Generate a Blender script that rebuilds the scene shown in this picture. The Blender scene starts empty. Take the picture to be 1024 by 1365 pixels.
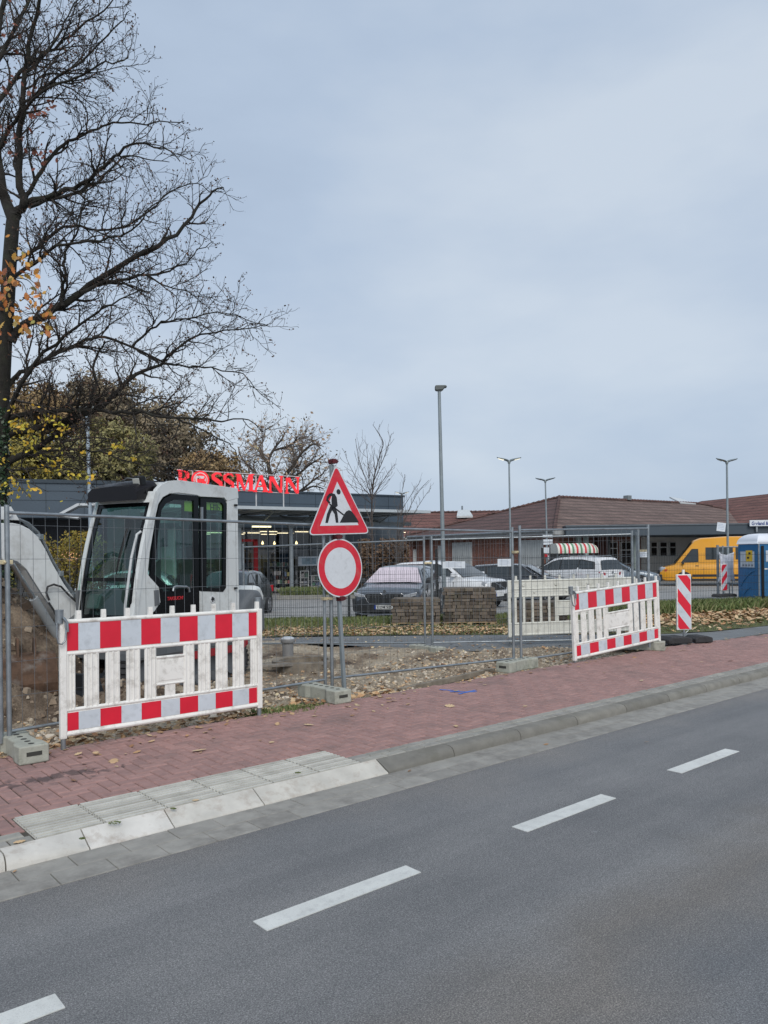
import bpy, math, random
from math import sin, cos, pi, radians, sqrt, atan2
from mathutils import Vector, Matrix, noise
R = random.Random(11)
scene = bpy.context.scene
C = scene.collection
V = Vector
# ------------------------------------------------------------------ camera
F = 1026.0; HOR = 740.0; ROLL = radians(0.7); EYE = 1.6
def ray(px, py):
    u = (px - 512) / F; v = -(py - HOR) / F; c, s = cos(ROLL), sin(ROLL)
    return V((u * c + v * s, 1.0, -u * s + v * c))
def P(px, py, z=0.0):
    d = ray(px, py); t = (z - EYE) / d.z
    return V((d.x * t, t, z))
def PD(px, py, Y):
    d = ray(px, py)
    return V((d.x * Y, Y, EYE + d.z * Y))
cd = bpy.data.cameras.new('camera'); cam = bpy.data.objects.new('camera', cd); C.objects.link(cam)
cam.location = (0, 0, EYE)
c_, s_ = cos(ROLL), sin(ROLL)
cam.matrix_world = Matrix(((c_, s_, 0, 0), (0, 0, -1, 0), (-s_, c_, 0, EYE), (0, 0, 0, 1)))
cd.sensor_fit = 'VERTICAL'; cd.sensor_height = 36.0; cd.lens = 36.0 * F / 1365.0
cd.shift_y = (HOR - 682.5) / 1365.0
cd.clip_end = 3000; cd.clip_start = 0.05
scene.camera = cam
scene.view_settings.view_transform = 'Standard'; scene.view_settings.look = 'None'
scene.view_settings.exposure = 0.52; scene.view_settings.gamma = 1.0
# ------------------------------------------------------------------ materials
MATS = {}
def nt(name):
    m = bpy.data.materials.new(name); m.use_nodes = True
    t = m.node_tree; b = t.nodes['Principled BSDF']
    return m, t, b
def lk(t, a, b): t.links.new(a, b)
def c4(c): return (c[0], c[1], c[2], 1.0)
def coordn(t, kind='Object'):
    n = t.nodes.new('ShaderNodeTexCoord'); return n.outputs[kind]
def noisen(t, co, scale, detail=4, rough=.55):
    n = t.nodes.new('ShaderNodeTexNoise'); n.inputs['Scale'].default_value = scale
    n.inputs['Detail'].default_value = detail; n.inputs['Roughness'].default_value = rough
    lk(t, co, n.inputs['Vector']); return n
def ramp(t, src, stops):
    r = t.nodes.new('ShaderNodeValToRGB'); e = r.color_ramp.elements
    while len(e) < len(stops): e.new(.5)
    for i, (p, c) in enumerate(stops):
        e[i].position = p; e[i].color = c4(c) if len(c) == 3 else c
    lk(t, src, r.inputs['Fac']); return r
def mixc(t, fac, a, b, mode='MIX'):
    m = t.nodes.new('ShaderNodeMix'); m.data_type = 'RGBA'; m.blend_type = mode
    for src, idx in ((fac, 0), (a, 6), (b, 7)):
        if hasattr(src, 'links'): lk(t, src, m.inputs[idx])
        elif idx == 0: m.inputs[0].default_value = src
        else: m.inputs[idx].default_value = c4(src)
    return m.outputs[2]
def mat(name, col, rough=.6, metal=0.0, var=.12, scale=4, bump=0.0, bscale=60, grime=None, rnd=None, coat=0.0, spec=.5, speck=None):
    if name in MATS: return MATS[name]
    m, t, b = nt(name); co = coordn(t)
    n = noisen(t, co, scale)
    base = None
    if rnd:
        a = t.nodes.new('ShaderNodeAttribute'); a.attribute_name = 'rnd'
        rr = ramp(t, a.outputs['Fac'], [(i / max(1, len(rnd) - 1), c) for i, c in enumerate(rnd)])
        base = rr.outputs[0]
        g = ramp(t, n.outputs[0], [(.3, (1 - var,) * 3), (.7, (1 + var,) * 3)])
        base = mixc(t, 1.0, base, g.outputs[0], 'MULTIPLY')
    else:
        lo = tuple(max(0, x * (1 - var)) for x in col); hi = tuple(min(1, x * (1 + var)) for x in col)
        base = ramp(t, n.outputs[0], [(.3, lo), (.7, hi)]).outputs[0]
    if speck:
        sc, scol, amt = speck
        sn = noisen(t, co, sc, 2, .7)
        f = ramp(t, sn.outputs[0], [(.60, (0, 0, 0)), (.70, (amt,) * 3)])
        base = mixc(t, f.outputs[0], base, scol)
        f2 = ramp(t, sn.outputs[0], [(.30, (amt,) * 3), (.40, (0, 0, 0))])
        base = mixc(t, f2.outputs[0], base, tuple(x * .4 for x in col))
    if grime:
        gc, amt, gs = grime
        gn = noisen(t, co, gs, 8, .7)
        f = ramp(t, gn.outputs[0], [(.5, (0, 0, 0)), (.68, (amt,) * 3)])
        base = mixc(t, f.outputs[0], base, gc)
    lk(t, base, b.inputs['Base Color'])
    b.inputs['Roughness'].default_value = rough; b.inputs['Metallic'].default_value = metal
    b.inputs['Specular IOR Level'].default_value = spec
    if coat:
        b.inputs['Coat Weight'].default_value = coat; b.inputs['Coat Roughness'].default_value = .08
    if bump:
        bn = noisen(t, co, bscale, 5, .65)
        bp = t.nodes.new('ShaderNodeBump'); bp.inputs['Strength'].default_value = min(1, bump)
        bp.inputs['Distance'].default_value = .02
        lk(t, bn.outputs[0], bp.inputs['Height']); lk(t, bp.outputs[0], b.inputs['Normal'])
    MATS[name] = m; return m
def emit(name, col, strength):
    if name in MATS: return MATS[name]
    m, t, b = nt(name)
    b.inputs['Base Color'].default_value = c4(col)
    b.inputs['Emission Color'].default_value = c4(col); b.inputs['Emission Strength'].default_value = strength
    MATS[name] = m; return m
def glass(name, tint, refl=.12, rough=.02):
    """thin pane: see-through with a tint, plus a mirror coat that grows at grazing angles"""
    if name in MATS: return MATS[name]
    m, t, b = nt(name); t.nodes.remove(b)
    out = t.nodes['Material Output']
    tr = t.nodes.new('ShaderNodeBsdfTransparent'); tr.inputs[0].default_value = c4(tint)
    gl = t.nodes.new('ShaderNodeBsdfGlossy'); gl.inputs['Roughness'].default_value = rough
    gl.inputs[0].default_value = (1, 1, 1, 1)
    lw = t.nodes.new('ShaderNodeLayerWeight'); lw.inputs[0].default_value = .12
    mr = t.nodes.new('ShaderNodeMapRange'); mr.inputs['To Min'].default_value = refl; mr.inputs['To Max'].default_value = .5
    lk(t, lw.outputs['Fresnel'], mr.inputs[0])
    mx = t.nodes.new('ShaderNodeMixShader'); lk(t, mr.outputs[0], mx.inputs[0]); lk(t, tr.outputs[0], mx.inputs[1]); lk(t, gl.outputs[0], mx.inputs[2])
    lk(t, mx.outputs[0], out.inputs[0]); MATS[name] = m; return m
# ------------------------------------------------------------------ geometry
class G:
    def __init__(s): s.v = []; s.f = []; s.m = []; s.r = []; s.cm = 0; s.cr = None
    def _f(s, idx): s.f.append(tuple(idx)); s.m.append(s.cm); s.r.append(R.random() if s.cr is None else s.cr)
    def face(s, pts):
        b = len(s.v); s.v += [tuple(p) for p in pts]; s._f(range(b, b + len(pts)))
    def box(s, c, d, rot=None, tap=1.0):
        c = V(c); b = len(s.v); r0 = s.cr
        if r0 is None: s.cr = R.random()
        for z in (-1, 1):
            k = tap if z > 0 else 1
            for x, y in ((-1, -1), (1, -1), (1, 1), (-1, 1)):
                p = V((x * d[0] / 2 * k, y * d[1] / 2 * k, z * d[2] / 2))
                if rot is not None: p = rot @ p
                s.v.append(tuple(c + p))
        for q in ((3, 2, 1, 0), (4, 5, 6, 7), (0, 1, 5, 4), (1, 2, 6, 5), (2, 3, 7, 6), (3, 0, 4, 7)): s._f([b + i for i in q])
        s.cr = r0
    def bx(s, x0, x1, y0, y1, z0, z1): s.box(((x0 + x1) / 2, (y0 + y1) / 2, (z0 + z1) / 2), (abs(x1 - x0), abs(y1 - y0), abs(z1 - z0)))
    def tube(s, pts, rad, n=6, cap=True):
        pts = [V(p) for p in pts]; L = len(pts)
        if not hasattr(rad, '__len__'): rad = [rad] * L
        b = len(s.v); up = None
        for i, p in enumerate(pts):
            t = (pts[min(i + 1, L - 1)] - pts[max(i - 1, 0)])
            if t.length < 1e-9: t = V((0, 0, 1))
            t.normalize()
            if up is None:
                a = V((0, 0, 1)) if abs(t.z) < .9 else V((1, 0, 0)); up = t.cross(a).normalized()
            else:
                up = (up - t * up.dot(t))
                if up.length < 1e-6: up = t.orthogonal()
                up.normalize()
            w = t.cross(up)
            for k in range(n):
                a = 2 * pi * k / n
                s.v.append(tuple(p + (up * cos(a) + w * sin(a)) * rad[i]))
        r0 = s.cr
        if r0 is None: s.cr = R.random()
        for i in range(L - 1):
            for k in range(n):
                k2 = (k + 1) % n
                s._f((b + i * n + k, b + i * n + k2, b + (i + 1) * n + k2, b + (i + 1) * n + k))
        if cap and n > 2:
            s._f([b + k for k in range(n)][::-1]); s._f([b + (L - 1) * n + k for k in range(n)])
        s.cr = r0
    def cyl(s, p0, p1, r, n=12): s.tube([p0, p1], r, n)
    def prism(s, poly, off):
        """poly: 3-D points of one face, off: extrusion vector"""
        off = V(off); n = len(poly); b = len(s.v); r0 = s.cr
        if r0 is None: s.cr = R.random()
        s.v += [tuple(V(p)) for p in poly] + [tuple(V(p) + off) for p in poly]
        s._f(list(range(b, b + n))[::-1]); s._f(range(b + n, b + 2 * n))
        for i in range(n):
            j = (i + 1) % n; s._f((b + i, b + j, b + n + j, b + n + i))
        s.cr = r0
    def lathe(s, prof, c, n=16, axis='z', sc=(1, 1)):
        c = V(c); b = len(s.v)
        for (r, h) in prof:
            for k in range(n):
                a = 2 * pi * k / n; x, y = cos(a) * r * sc[0], sin(a) * r * sc[1]
                p = V((x, y, h)) if axis == 'z' else (V((x, h, y)) if axis == 'y' else V((h, x, y)))
                s.v.append(tuple(c + p))
        for i in range(len(prof) - 1):
            for k in range(n):
                k2 = (k + 1) % n
                s._f((b + i * n + k, b + i * n + k2, b + (i + 1) * n + k2, b + (i + 1) * n + k))
        s._f([b + k for k in range(n)][::-1]); s._f([b + (len(prof) - 1) * n + k for k in range(n)])
    def build(s, name, m, parent=None, bevel=0, smooth=None, rnd=False, seg=2, fixn=True):
        me = bpy.data.meshes.new(name); me.from_pydata(s.v, [], s.f)
        ms = m if isinstance(m, (list, tuple)) else [m]
        for x in ms: me.materials.append(x)
        if len(ms) > 1: me.polygons.foreach_set('material_index', s.m)
        if rnd:
            a = me.attributes.new('rnd', 'FLOAT', 'FACE'); a.data.foreach_set('value', s.r)
        if fixn and len(s.f) < 60000 and not rnd:
            import bmesh
            bm = bmesh.new(); bm.from_mesh(me); bmesh.ops.recalc_face_normals(bm, faces=bm.faces); bm.to_mesh(me); bm.free()
        if smooth:
            me.polygons.foreach_set('use_smooth', [True] * len(me.polygons))
            me.set_sharp_from_angle(angle=radians(smooth))
        o = bpy.data.objects.new(name, me); C.objects.link(o)
        if parent: o.parent = parent
        if bevel:
            b = o.modifiers.new('bevel', 'BEVEL'); b.width = bevel; b.segments = seg; b.limit_method = 'ANGLE'; b.angle_limit = radians(40)
        return o
LABELS = set()
def tag(o, label=None, cat=None, group=None, kind=None):
    if label: o['label'] = label
    if cat: o['category'] = cat
    if group: o['group'] = group
    if kind: o['kind'] = kind
    return o
def thing(name, label, cat, loc=(0, 0, 0), rz=0.0, group=None, tilt=None):
    o = bpy.data.objects.new(name, None); C.objects.link(o); o.location = loc
    o.rotation_euler = (tilt[0], tilt[1], rz) if tilt else (0, 0, rz)
    o.empty_display_size = .2
    return tag(o, label, cat, group)
def struct(o): o['kind'] = 'structure'; return o
def dup(o, parent=None):
    c = o.copy(); C.objects.link(c)
    if parent: c.parent = parent
    for ch in list(o.children): dup(ch, c)
    return c
def RZ(a): return Matrix.Rotation(a, 3, 'Z')
# road frame: x = along the road, y = away from the camera
A0 = radians(40.5); ex, ey = cos(A0), sin(A0)
def LS(s, t, z=0.0): return V((s * ex - t * ey, s * ey + t * ex, z))
def toST(p): return (p[0] * ex + p[1] * ey, -p[0] * ey + p[1] * ex)
# ------------------------------------------------------------------ shared materials
galv = mat('galvanised_steel', (.30, .33, .35), .42, .7, .22, 9, .05, 30)
galv_pole = mat('painted_pole', (.25, .29, .31), .5, .3, .12, 4)
concrete = mat('concrete', (.37, .375, .32), .9, 0, .18, 6, .35, 90, grime=((.16, .17, .13), .8, 5))
white_plastic = mat('white_plastic', (.80, .79, .75), .5, 0, .05, 3, .05, 20, grime=((.30, .28, .24), .55, 9))
white_back = mat('white_plastic_back', (.66, .66, .60), .55, 0, .08, 3, .05, 20, grime=((.30, .29, .24), .5, 6))
reflw = mat('reflective_white', (.56, .61, .66), .35, 0, .08, 2.5, .05, 8, grime=((.33, .36, .38), .45, 11))
reflr = mat('reflective_red', (.66, .016, .04), .35, 0, .08, 4)
red_dk = mat('reflective_red_worn', (.46, .025, .045), .45, 0, .2, 6)
black = mat('black_plastic', (.010, .011, .012), .45, 0, .1, 6, spec=.25)
rubber = mat('black_rubber', (.035, .035, .037), .85, 0, .25, 12, .3, 60)
blackpaint = mat('black_gloss', (.004, .005, .006), .2, 0, .1, 4, spec=.22)
chrome = mat('chrome', (.42, .43, .45), .28, 1.0, .05, 4)
anthr = mat('anthracite_cladding', (.052, .075, .10), .5, .1, .08, .6)
paper = mat('paper', (.62, .67, .72), .6, 0, .06, 5)
bark = mat('bark', (.022, .020, .017), .95, 0, .4, 14, .8, 60, grime=((.035, .042, .022), .6, 4))
# ------------------------------------------------------------------ world
w = bpy.data.worlds.new('World'); scene.world = w; w.use_nodes = True
t = w.node_tree; bg = t.nodes['Background']
SUN_EL, SUN_AZ = radians(40), radians(168)      # azimuth clockwise from +Y
sky = t.nodes.new('ShaderNodeTexSky'); sky.sky_type = 'NISHITA'; sky.sun_disc = False
sky.sun_elevation = SUN_EL; sky.sun_rotation = SUN_AZ; sky.air_density = 1.2; sky.dust_density = 2.0
tc = t.nodes.new('ShaderNodeTexCoord')
mp = t.nodes.new('ShaderNodeMapping'); mp.inputs['Scale'].default_value = (1.0, 1.0, 2.6); lk(t, tc.outputs['Generated'], mp.inputs['Vector'])
mp.inputs['Location'].default_value = (.3, .1, .0)
n1 = t.nodes.new('ShaderNodeTexNoise'); n1.inputs['Scale'].default_value = 1.35; n1.inputs['Detail'].default_value = 6; n1.inputs['Roughness'].default_value = .5
lk(t, mp.outputs[0], n1.inputs['Vector'])
cl = ramp(t, n1.outputs[0], [(.34, (2.68, 3.32, 4.30)), (.50, (3.30, 4.00, 5.02)), (.66, (4.25, 4.82, 5.55))])
mixs = mixc(t, .93, sky.outputs[0], cl.outputs[0])
lk(t, mixs, bg.inputs['Color']); bg.inputs['Strength'].default_value = .1
sd = bpy.data.lights.new('sun', 'SUN'); sun = bpy.data.objects.new('sun', sd); C.objects.link(sun)
sd.energy = 1.5; sd.angle = radians(35); sd.color = (1.0, .955, .89)
dirv = V((sin(SUN_AZ) * cos(SUN_EL), cos(SUN_AZ) * cos(SUN_EL), sin(SUN_EL)))
sun.rotation_euler = (-dirv).to_track_quat('-Z', 'Y').to_euler()
# ------------------------------------------------------------------ ground, road, pavements
ZR = -.085
def sheet(name, pts, z, m, rz=0, thick=0):
    g = G(); g.face([(p[0], p[1], z) for p in pts]); o = g.build(name, m, fixn=False); o.rotation_euler = (0, 0, rz); return struct(o)
m_far = mat('far_ground', (.10, .105, .06), .95, 0, .3, .3)
sheet('ground', [(-900, -300), (900, -300), (900, 1500), (-900, 1500)], -.45, m_far)
# asphalt with fine grain and a worn, browner wheel track
m, t, b = nt('asphalt'); co = coordn(t)
na = noisen(t, co, 155, 3, .9); nb = noisen(t, co, .9, 5, .6); nc = noisen(t, co, 260, 2, .6)
base = ramp(t, na.outputs[0], [(.35, (.075, .079, .083)), (.46, (.165, .171, .177)), (.55, (.215, .222, .228)), (.67, (.44, .44, .44))])
sep = t.nodes.new('ShaderNodeSeparateXYZ'); lk(t, co, sep.inputs[0])
wob = t.nodes.new('ShaderNodeMath'); wob.operation = 'MULTIPLY_ADD'; lk(t, nb.outputs[0], wob.inputs[0]); wob.inputs[1].default_value = 1.2; lk(t, sep.outputs[1], wob.inputs[2])
trk = ramp(t, wob.outputs[0], [(0, (0, 0, 0)), (1, (0, 0, 0))])
mr = t.nodes.new('ShaderNodeMapRange'); lk(t, wob.outputs[0], mr.inputs[0]); mr.inputs['From Min'].default_value = 1.0; mr.inputs['From Max'].default_value = 5.2
trk = ramp(t, mr.outputs[0], [(0.0, (0, 0, 0)), (.22, (0, 0, 0)), (.36, (.75,) * 3), (.46, (.15,) * 3), (.78, (.1,) * 3), (.92, (.55,) * 3)])
lk(t, mr.outputs[0], trk.inputs['Fac'])
col = mixc(t, trk.outputs[0], base.outputs[0], (1.02, .90, .77), 'MULTIPLY')
vs = t.nodes.new('ShaderNodeTexVoronoi'); vs.inputs['Scale'].default_value = 1.1; lk(t, co, vs.inputs['Vector']); vr = ramp(t, vs.outputs['Distance'], [(.0, (1, 1, 1)), (.022, (1, 1, 1)), (.030, (0, 0, 0))])
vc = ramp(t, vs.outputs['Color'], [(.45, (.035, .036, .038)), (.55, (.30, .31, .31))]); col = mixc(t, vr.outputs[0], col, vc.outputs[0])
st = t.nodes.new('ShaderNodeMapping'); st.inputs['Scale'].default_value = (.12, 1.6, 1); lk(t, co, st.inputs[0]); sn_ = noisen(t, st.outputs[0], 1.6, 6, .6); sr_ = ramp(t, sn_.outputs[0], [(.35, (.86, .86, .87)), (.65, (1.12, 1.11, 1.10))]); col = mixc(t, 1, col, sr_.outputs[0], 'MULTIPLY')
mot = ramp(t, nb.outputs[0], [(.3, (.86, .87, .88)), (.7, (1.12, 1.11, 1.10))])
col = mixc(t, 1.0, col, mot.outputs[0], 'MULTIPLY')
lk(t, col, b.inputs['Base Color']); b.inputs['Roughness'].default_value = .78
bp = t.nodes.new('ShaderNodeBump'); bp.inputs['Strength'].default_value = .8; bp.inputs['Distance'].default_value = .01
lk(t, na.outputs[0], bp.inputs['Height']); lk(t, bp.outputs[0], b.inputs['Normal']); MATS['asphalt'] = m
sheet('road', [(-60, -14), (140, -14), (140, 4.12), (-60, 4.12)], ZR, m, A0)
# lane dashes, thin raised thermoplastic strips
m_dash = mat('road_paint', (.62, .63, .60), .6, 0, .10, 5, .3, 120, speck=(150, (.75, .75, .72), .6), grime=((.34, .34, .34), .38, 22))
for k in range(-2, 24):
    g = G(); s0 = 1.83 + 1.83 * k
    g.bx(s0, s0 + .95, 2.985, 3.105, ZR + .001, ZR + .005)
    o = g.build('lane_marking', m_dash); o.rotation_euler = (0, 0, A0); struct(o)
# blocks helper in road frame
def blocks(g, s0, s1, t0, t1, z, gap=.0075, dep=.05, ch=.008, jit=.0015):
    zz = z + R.uniform(-jit, jit); a, b_, c, d = s0 + gap / 2, s1 - gap / 2, t0 + gap / 2, t1 - gap / 2
    i = len(g.v); tz = R.uniform(-jit, jit)
    g.v += [(a, c, zz - dep), (b_, c, zz - dep), (b_, d, zz - dep), (a, d, zz - dep), (a, c, zz - ch), (b_, c, zz - ch), (b_, d, zz - ch + tz), (a, d, zz - ch + tz),
            (a + ch, c + ch, zz), (b_ - ch, c + ch, zz), (b_ - ch, d - ch, zz + tz), (a + ch, d - ch, zz + tz)]
    g.cr = R.random()
    for q in ((0, 1, 5, 4), (1, 2, 6, 5), (2, 3, 7, 6), (3, 0, 4, 7), (4, 5, 9, 8), (5, 6, 10, 9), (6, 7, 11, 10), (7, 4, 8, 11), (8, 9, 10, 11)): g._f([i + j for j in q])
    g.cr = None
m_joint = mat('joint_sand', (.085, .075, .06), .95, 0, .35, 12)
m_red = mat('red_paver', (.27, .11, .11), .85, 0, .13, 14, .3, 160, rnd=[(.275, .168, .152), (.330, .197, .177), (.305, .183, .165), (.36, .213, .190), (.285, .173, .157)], grime=((.17, .125, .115), .6, 1.6))
t = m_red.node_tree; b = t.nodes['Principled BSDF']; co = coordn(t); src = b.inputs['Base Color'].links[0].from_socket
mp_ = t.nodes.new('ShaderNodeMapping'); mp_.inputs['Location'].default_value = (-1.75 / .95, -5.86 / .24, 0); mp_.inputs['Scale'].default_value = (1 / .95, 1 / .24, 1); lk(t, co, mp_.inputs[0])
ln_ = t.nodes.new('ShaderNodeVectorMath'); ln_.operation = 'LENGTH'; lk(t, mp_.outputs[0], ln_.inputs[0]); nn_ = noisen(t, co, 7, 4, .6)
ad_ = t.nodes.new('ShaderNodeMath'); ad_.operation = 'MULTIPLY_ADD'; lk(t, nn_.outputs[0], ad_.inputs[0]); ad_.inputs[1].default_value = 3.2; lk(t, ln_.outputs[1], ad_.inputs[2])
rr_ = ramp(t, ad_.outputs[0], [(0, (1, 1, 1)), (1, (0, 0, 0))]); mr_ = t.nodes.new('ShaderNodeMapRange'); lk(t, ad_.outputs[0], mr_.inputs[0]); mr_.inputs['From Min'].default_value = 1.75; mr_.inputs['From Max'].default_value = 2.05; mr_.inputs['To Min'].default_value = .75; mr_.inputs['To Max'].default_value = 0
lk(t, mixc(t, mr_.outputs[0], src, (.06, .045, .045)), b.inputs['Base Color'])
m_grey = mat('grey_paver', (.3, .29, .27), .9, 0, .12, 12, .3, 150, rnd=[(.24, .235, .21), (.31, .30, .27), (.28, .27, .25), (.34, .33, .29)], grime=((.14, .13, .11), .55, 4))
m_gut = mat('gutter_slab', (.25, .24, .22), .85, 0, .15, 9, .25, 150, rnd=[(.255, .245, .222), (.30, .288, .26), (.275, .265, .24)], grime=((.12, .11, .10), .6, 3))
SL, SR = 1.33, 3.72
SK = 3.86                                  # lowered kerb section
def redlim(s): return 6.75 - max(0, (s - 12.2)) * .10
g = G()
W, L_ = .10, .20
for i in range(-10, 290):
    for j in range(-8, 40):
        # 90-degree herringbone: pairs of one lying and one standing paver
        m4 = (i - j) % 4
        if m4 == 0: s0, t0, s1, t1 = i * W, j * W, i * W + 2 * W, j * W + W
        elif m4 == 3: s0, t0, s1, t1 = i * W, j * W, i * W + W, j * W + 2 * W
        else: continue
        s0 += -6; s1 += -6; t0 += 4.85; t1 += 4.85
        cs, ct = (s0 + s1) / 2, (t0 + t1) / 2
        s0, s1 = max(s0, -7), min(s1, 24)
        lim = redlim(cs); tl = 4.85
        if t0 < 5.15 and s1 > SL and s0 < SR:
            if cs < SL: s1 = SL
            elif cs > SR: s0 = SR
            else: tl = 5.15
        if ct > lim or s1 - s0 < .02: continue
        if t1 <= 4.86: continue
        t0 = max(t0, 4.85)
        if tl > 5 and s0 < SL < s1: blocks(g, s0, SL, t0, min(t1, 5.15), 0); s0 = s0 if t1 > 5.15 else SL
        if tl > 5 and s0 < SR < s1: blocks(g, SR, s1, t0, min(t1, 5.15), 0)
        t0 = max(t0, tl); t1 = min(t1, lim + .03)
        if t1 - t0 < .03: continue
        blocks(g, s0, s1, t0, t1, 0)
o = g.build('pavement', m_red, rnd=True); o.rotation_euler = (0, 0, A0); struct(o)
sheet('pavement', [(-40, 4.63), (-5.9, 4.63), (-5.9, 6.75), (-40, 6.75)], -.001, m_red, A0)
sheet('pavement', [(24, 4.63), (90, 4.63), (90, 6.1), (24, 6.1)], -.001, m_red, A0)
sheet('pavement_bed', [(-6.5, 4.63), (1.17, 4.63), (1.17, 4.66), (4.4, 4.66), (4.4, 4.63), (24.5, 4.63), (24.5, 6.1), (12.6, 6.72), (-6.5, 6.72)], -.012, m_joint, A0)
g = G()                                              # two rows of grey setts behind the kerb
s = -7.0
while s < 30:
    for r_ in range(2):
        o_ = r_ * .1
        a, b2 = s + o_, s + .2 + o_
        if b2 > SL and a < SR:
            if a < SL - .05: b2 = SL
            elif b2 > SR + .05: a = SR
            else: continue
        blocks(g, a, b2, 4.655 + r_ * .100, 4.752 + r_ * .100, 0)
    s += .2
o = g.build('kerbside_setts', m_grey, rnd=True); o.rotation_euler = (0, 0, A0); struct(o)
m_tac = mat('tactile_slab', (.42, .41, .37), .85, 0, .1, 8, .2, 150, rnd=[(.42, .41, .37), (.50, .49, .44), (.56, .55, .50)], grime=((.24, .23, .19), .4, 5))
g = G(); s = SL; k = 0                                # ribbed slabs
while s < SR - .05:
    wd = (SR - SL) / 6
    for (ta, tb) in ((4.655, 4.90), (4.90, 5.145)):
        sh = .0 + (.12 if ta > 4.8 else 0)
        a, b2 = max(SL + (ta - 4.7) * 0, s), min(SR, s + wd)
        blocks(g, a, b2, ta, tb, -.006, gap=.010)
        n = 5; st = (tb - ta - .01) / n
        for q in range(n):
            tt = ta + .008 + q * st
            g.cr = R.random(); g.bx(a + .010, b2 - .010, tt, tt + st * .56, -.007, .0035); g.cr = None
    s += wd
o = g.build('tactile_slabs', m_tac, rnd=True); o.rotation_euler = (0, 0, A0); struct(o)
g = G()                                              # gutter: two rows of long slabs
for r_, (ta, tb) in enumerate(((4.12, 4.31), (4.31, 4.50))):
    s = -8 + r_ * .15
    while s < 40: blocks(g, s, s + .30, ta, tb, ZR + .004, gap=.004, ch=.003, jit=.001); s += .30
o = g.build('gutter', m_gut, rnd=True); o.rotation_euler = (0, 0, A0); struct(o)
sheet('gutter_bed', [(-40, 4.11), (90, 4.11), (90, 4.52), (-40, 4.52)], ZR - .008, m_joint, A0)
m_kerb = mat('kerb_stone', (.27, .26, .22), .9, 0, .15, 7, .3, 120, rnd=[(.175, .168, .148), (.215, .205, .18), (.195, .188, .165)], grime=((.12, .115, .09), .6, 4))
m_kerbw = mat('kerb_stone_white', (.55, .54, .49), .85, 0, .12, 6, .25, 110, rnd=[(.50, .48, .43), (.58, .56, .52)], grime=((.33, .27, .22), .7, 7))
def kerb(sa, sb, low0, low1, mm):
    """one rounded kerb stone; low=1 means lowered (ramp) profile"""
    g = G(); rows = []
    for (s_, lo) in ((sa + .004, low0), (sb - .004, low1)):
        hi = [(4.495, -.15), (4.495, -.055), (4.505, -.028), (4.525, -.008), (4.55, .0), (4.64, .0), (4.64, -.15)]
        lw = [(4.495, -.15), (4.495, -.078), (4.50, -.072), (4.53, -.060), (4.56, -.044), (4.648, .0), (4.648, -.15)]
        pr = [(a[0] * (1 - lo) + b_[0] * lo, a[1] * (1 - lo) + b_[1] * lo) for a, b_ in zip(hi, lw)]
        rows.append([(s_, y, z) for y, z in pr])
    n = len(rows[0]); g.v = rows[0] + rows[1]; g.cr = R.random()
    for i in range(n - 1): g._f((i, i + 1, n + i + 1, n + i))
    g._f(range(n)); g._f(range(2 * n - 1, n - 1, -1)); return g
def addkerb(sa, sb, l0, l1, mm):
    g = kerb(sa, sb, l0, l1, mm)
    import bmesh
    o = g.build('kerb', mm, rnd=True, smooth=50); o.rotation_euler = (0, 0, A0); struct(o)
addkerb(-7.6, -6.6, 0, 0, m_kerb)
for k in range(7): addkerb(-6.6 + k, -5.6 + k, 0, 0, m_kerb if k < 5 else m_kerbw)
addkerb(.4, SL - .2, 0, 0, m_kerbw); addkerb(SL - .2, SL + .25, 0, 1, m_kerbw)
addkerb(SL + .25, 2.1, 1, 1, m_kerbw); addkerb(2.1, 2.75, 1, 1, m_kerbw); addkerb(2.75, SK, 1, 1, m_kerbw)
addkerb(SK, SR + .86, .9, 0, m_kerb)
for k in range(26): addkerb(SR + .86 + k * .86, SR + 1.72 + k * .86, 0, 0, m_kerb)
# blue survey spray on the pavers, a thin paint film
m_blue = mat('blue_spray', (.05, .16, .55), .7, 0, .3, 30)
g = G()
for (a, b_) in (((586, 919), (612, 921)), ((600, 922), (636, 922)), ((612, 925), (634, 920))):
    p, q = P(*a, .0035), P(*b_, .0035); d = (q - p).normalized(); nn = V((-d.y, d.x, 0)) * .022
    pts = []; 
    for k in range(9): pts.append(p.lerp(q, k / 8) + nn * R.uniform(.5, 1.2))
    for k in range(8, -1, -1): pts.append(p.lerp(q, k / 8) - nn * R.uniform(.5, 1.2))
    g.face([(x.x, x.y, .0035 + .0005 * len(g.f)) for x in pts])
struct(g.build('spray_mark', m_blue, fixn=False))
# dark damp patches on the pavers near the fence foot
m_damp = mat('damp_stain', (.075, .045, .045), .6, 0, .3, 20)
# ---- grey asphalt path behind the red pavement
m_path = mat('path_asphalt', (.17, .18, .185), .9, 0, .12, 1.2, .5, 150, speck=(140, (.3, .3, .3), .5), grime=((.13, .12, .10), .5, 1.5))
e2 = [LS(s_, redlim(s_) - .05) for s_ in (12.4, 14, 16, 18, 24)] + [LS(60, 6.1)]
path = [(-14, 14.6), (-1.9, 14.6), (-.9, 14.15), (.3, 13.3), (.8, 12.95), (2, 13.0), (3.4, 13.0)] + [(p.x, p.y) for p in e2] + [(60, 66), (26, 33.5), (13.5, 21.4), (8.3, 16.72), (6.6, 15.6), (5.2, 15.2), (2.8, 15.5), (.4, 15.6), (-2.5, 15.6), (-14, 15.7)]
sheet('path', path, -.035, m_path)
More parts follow.
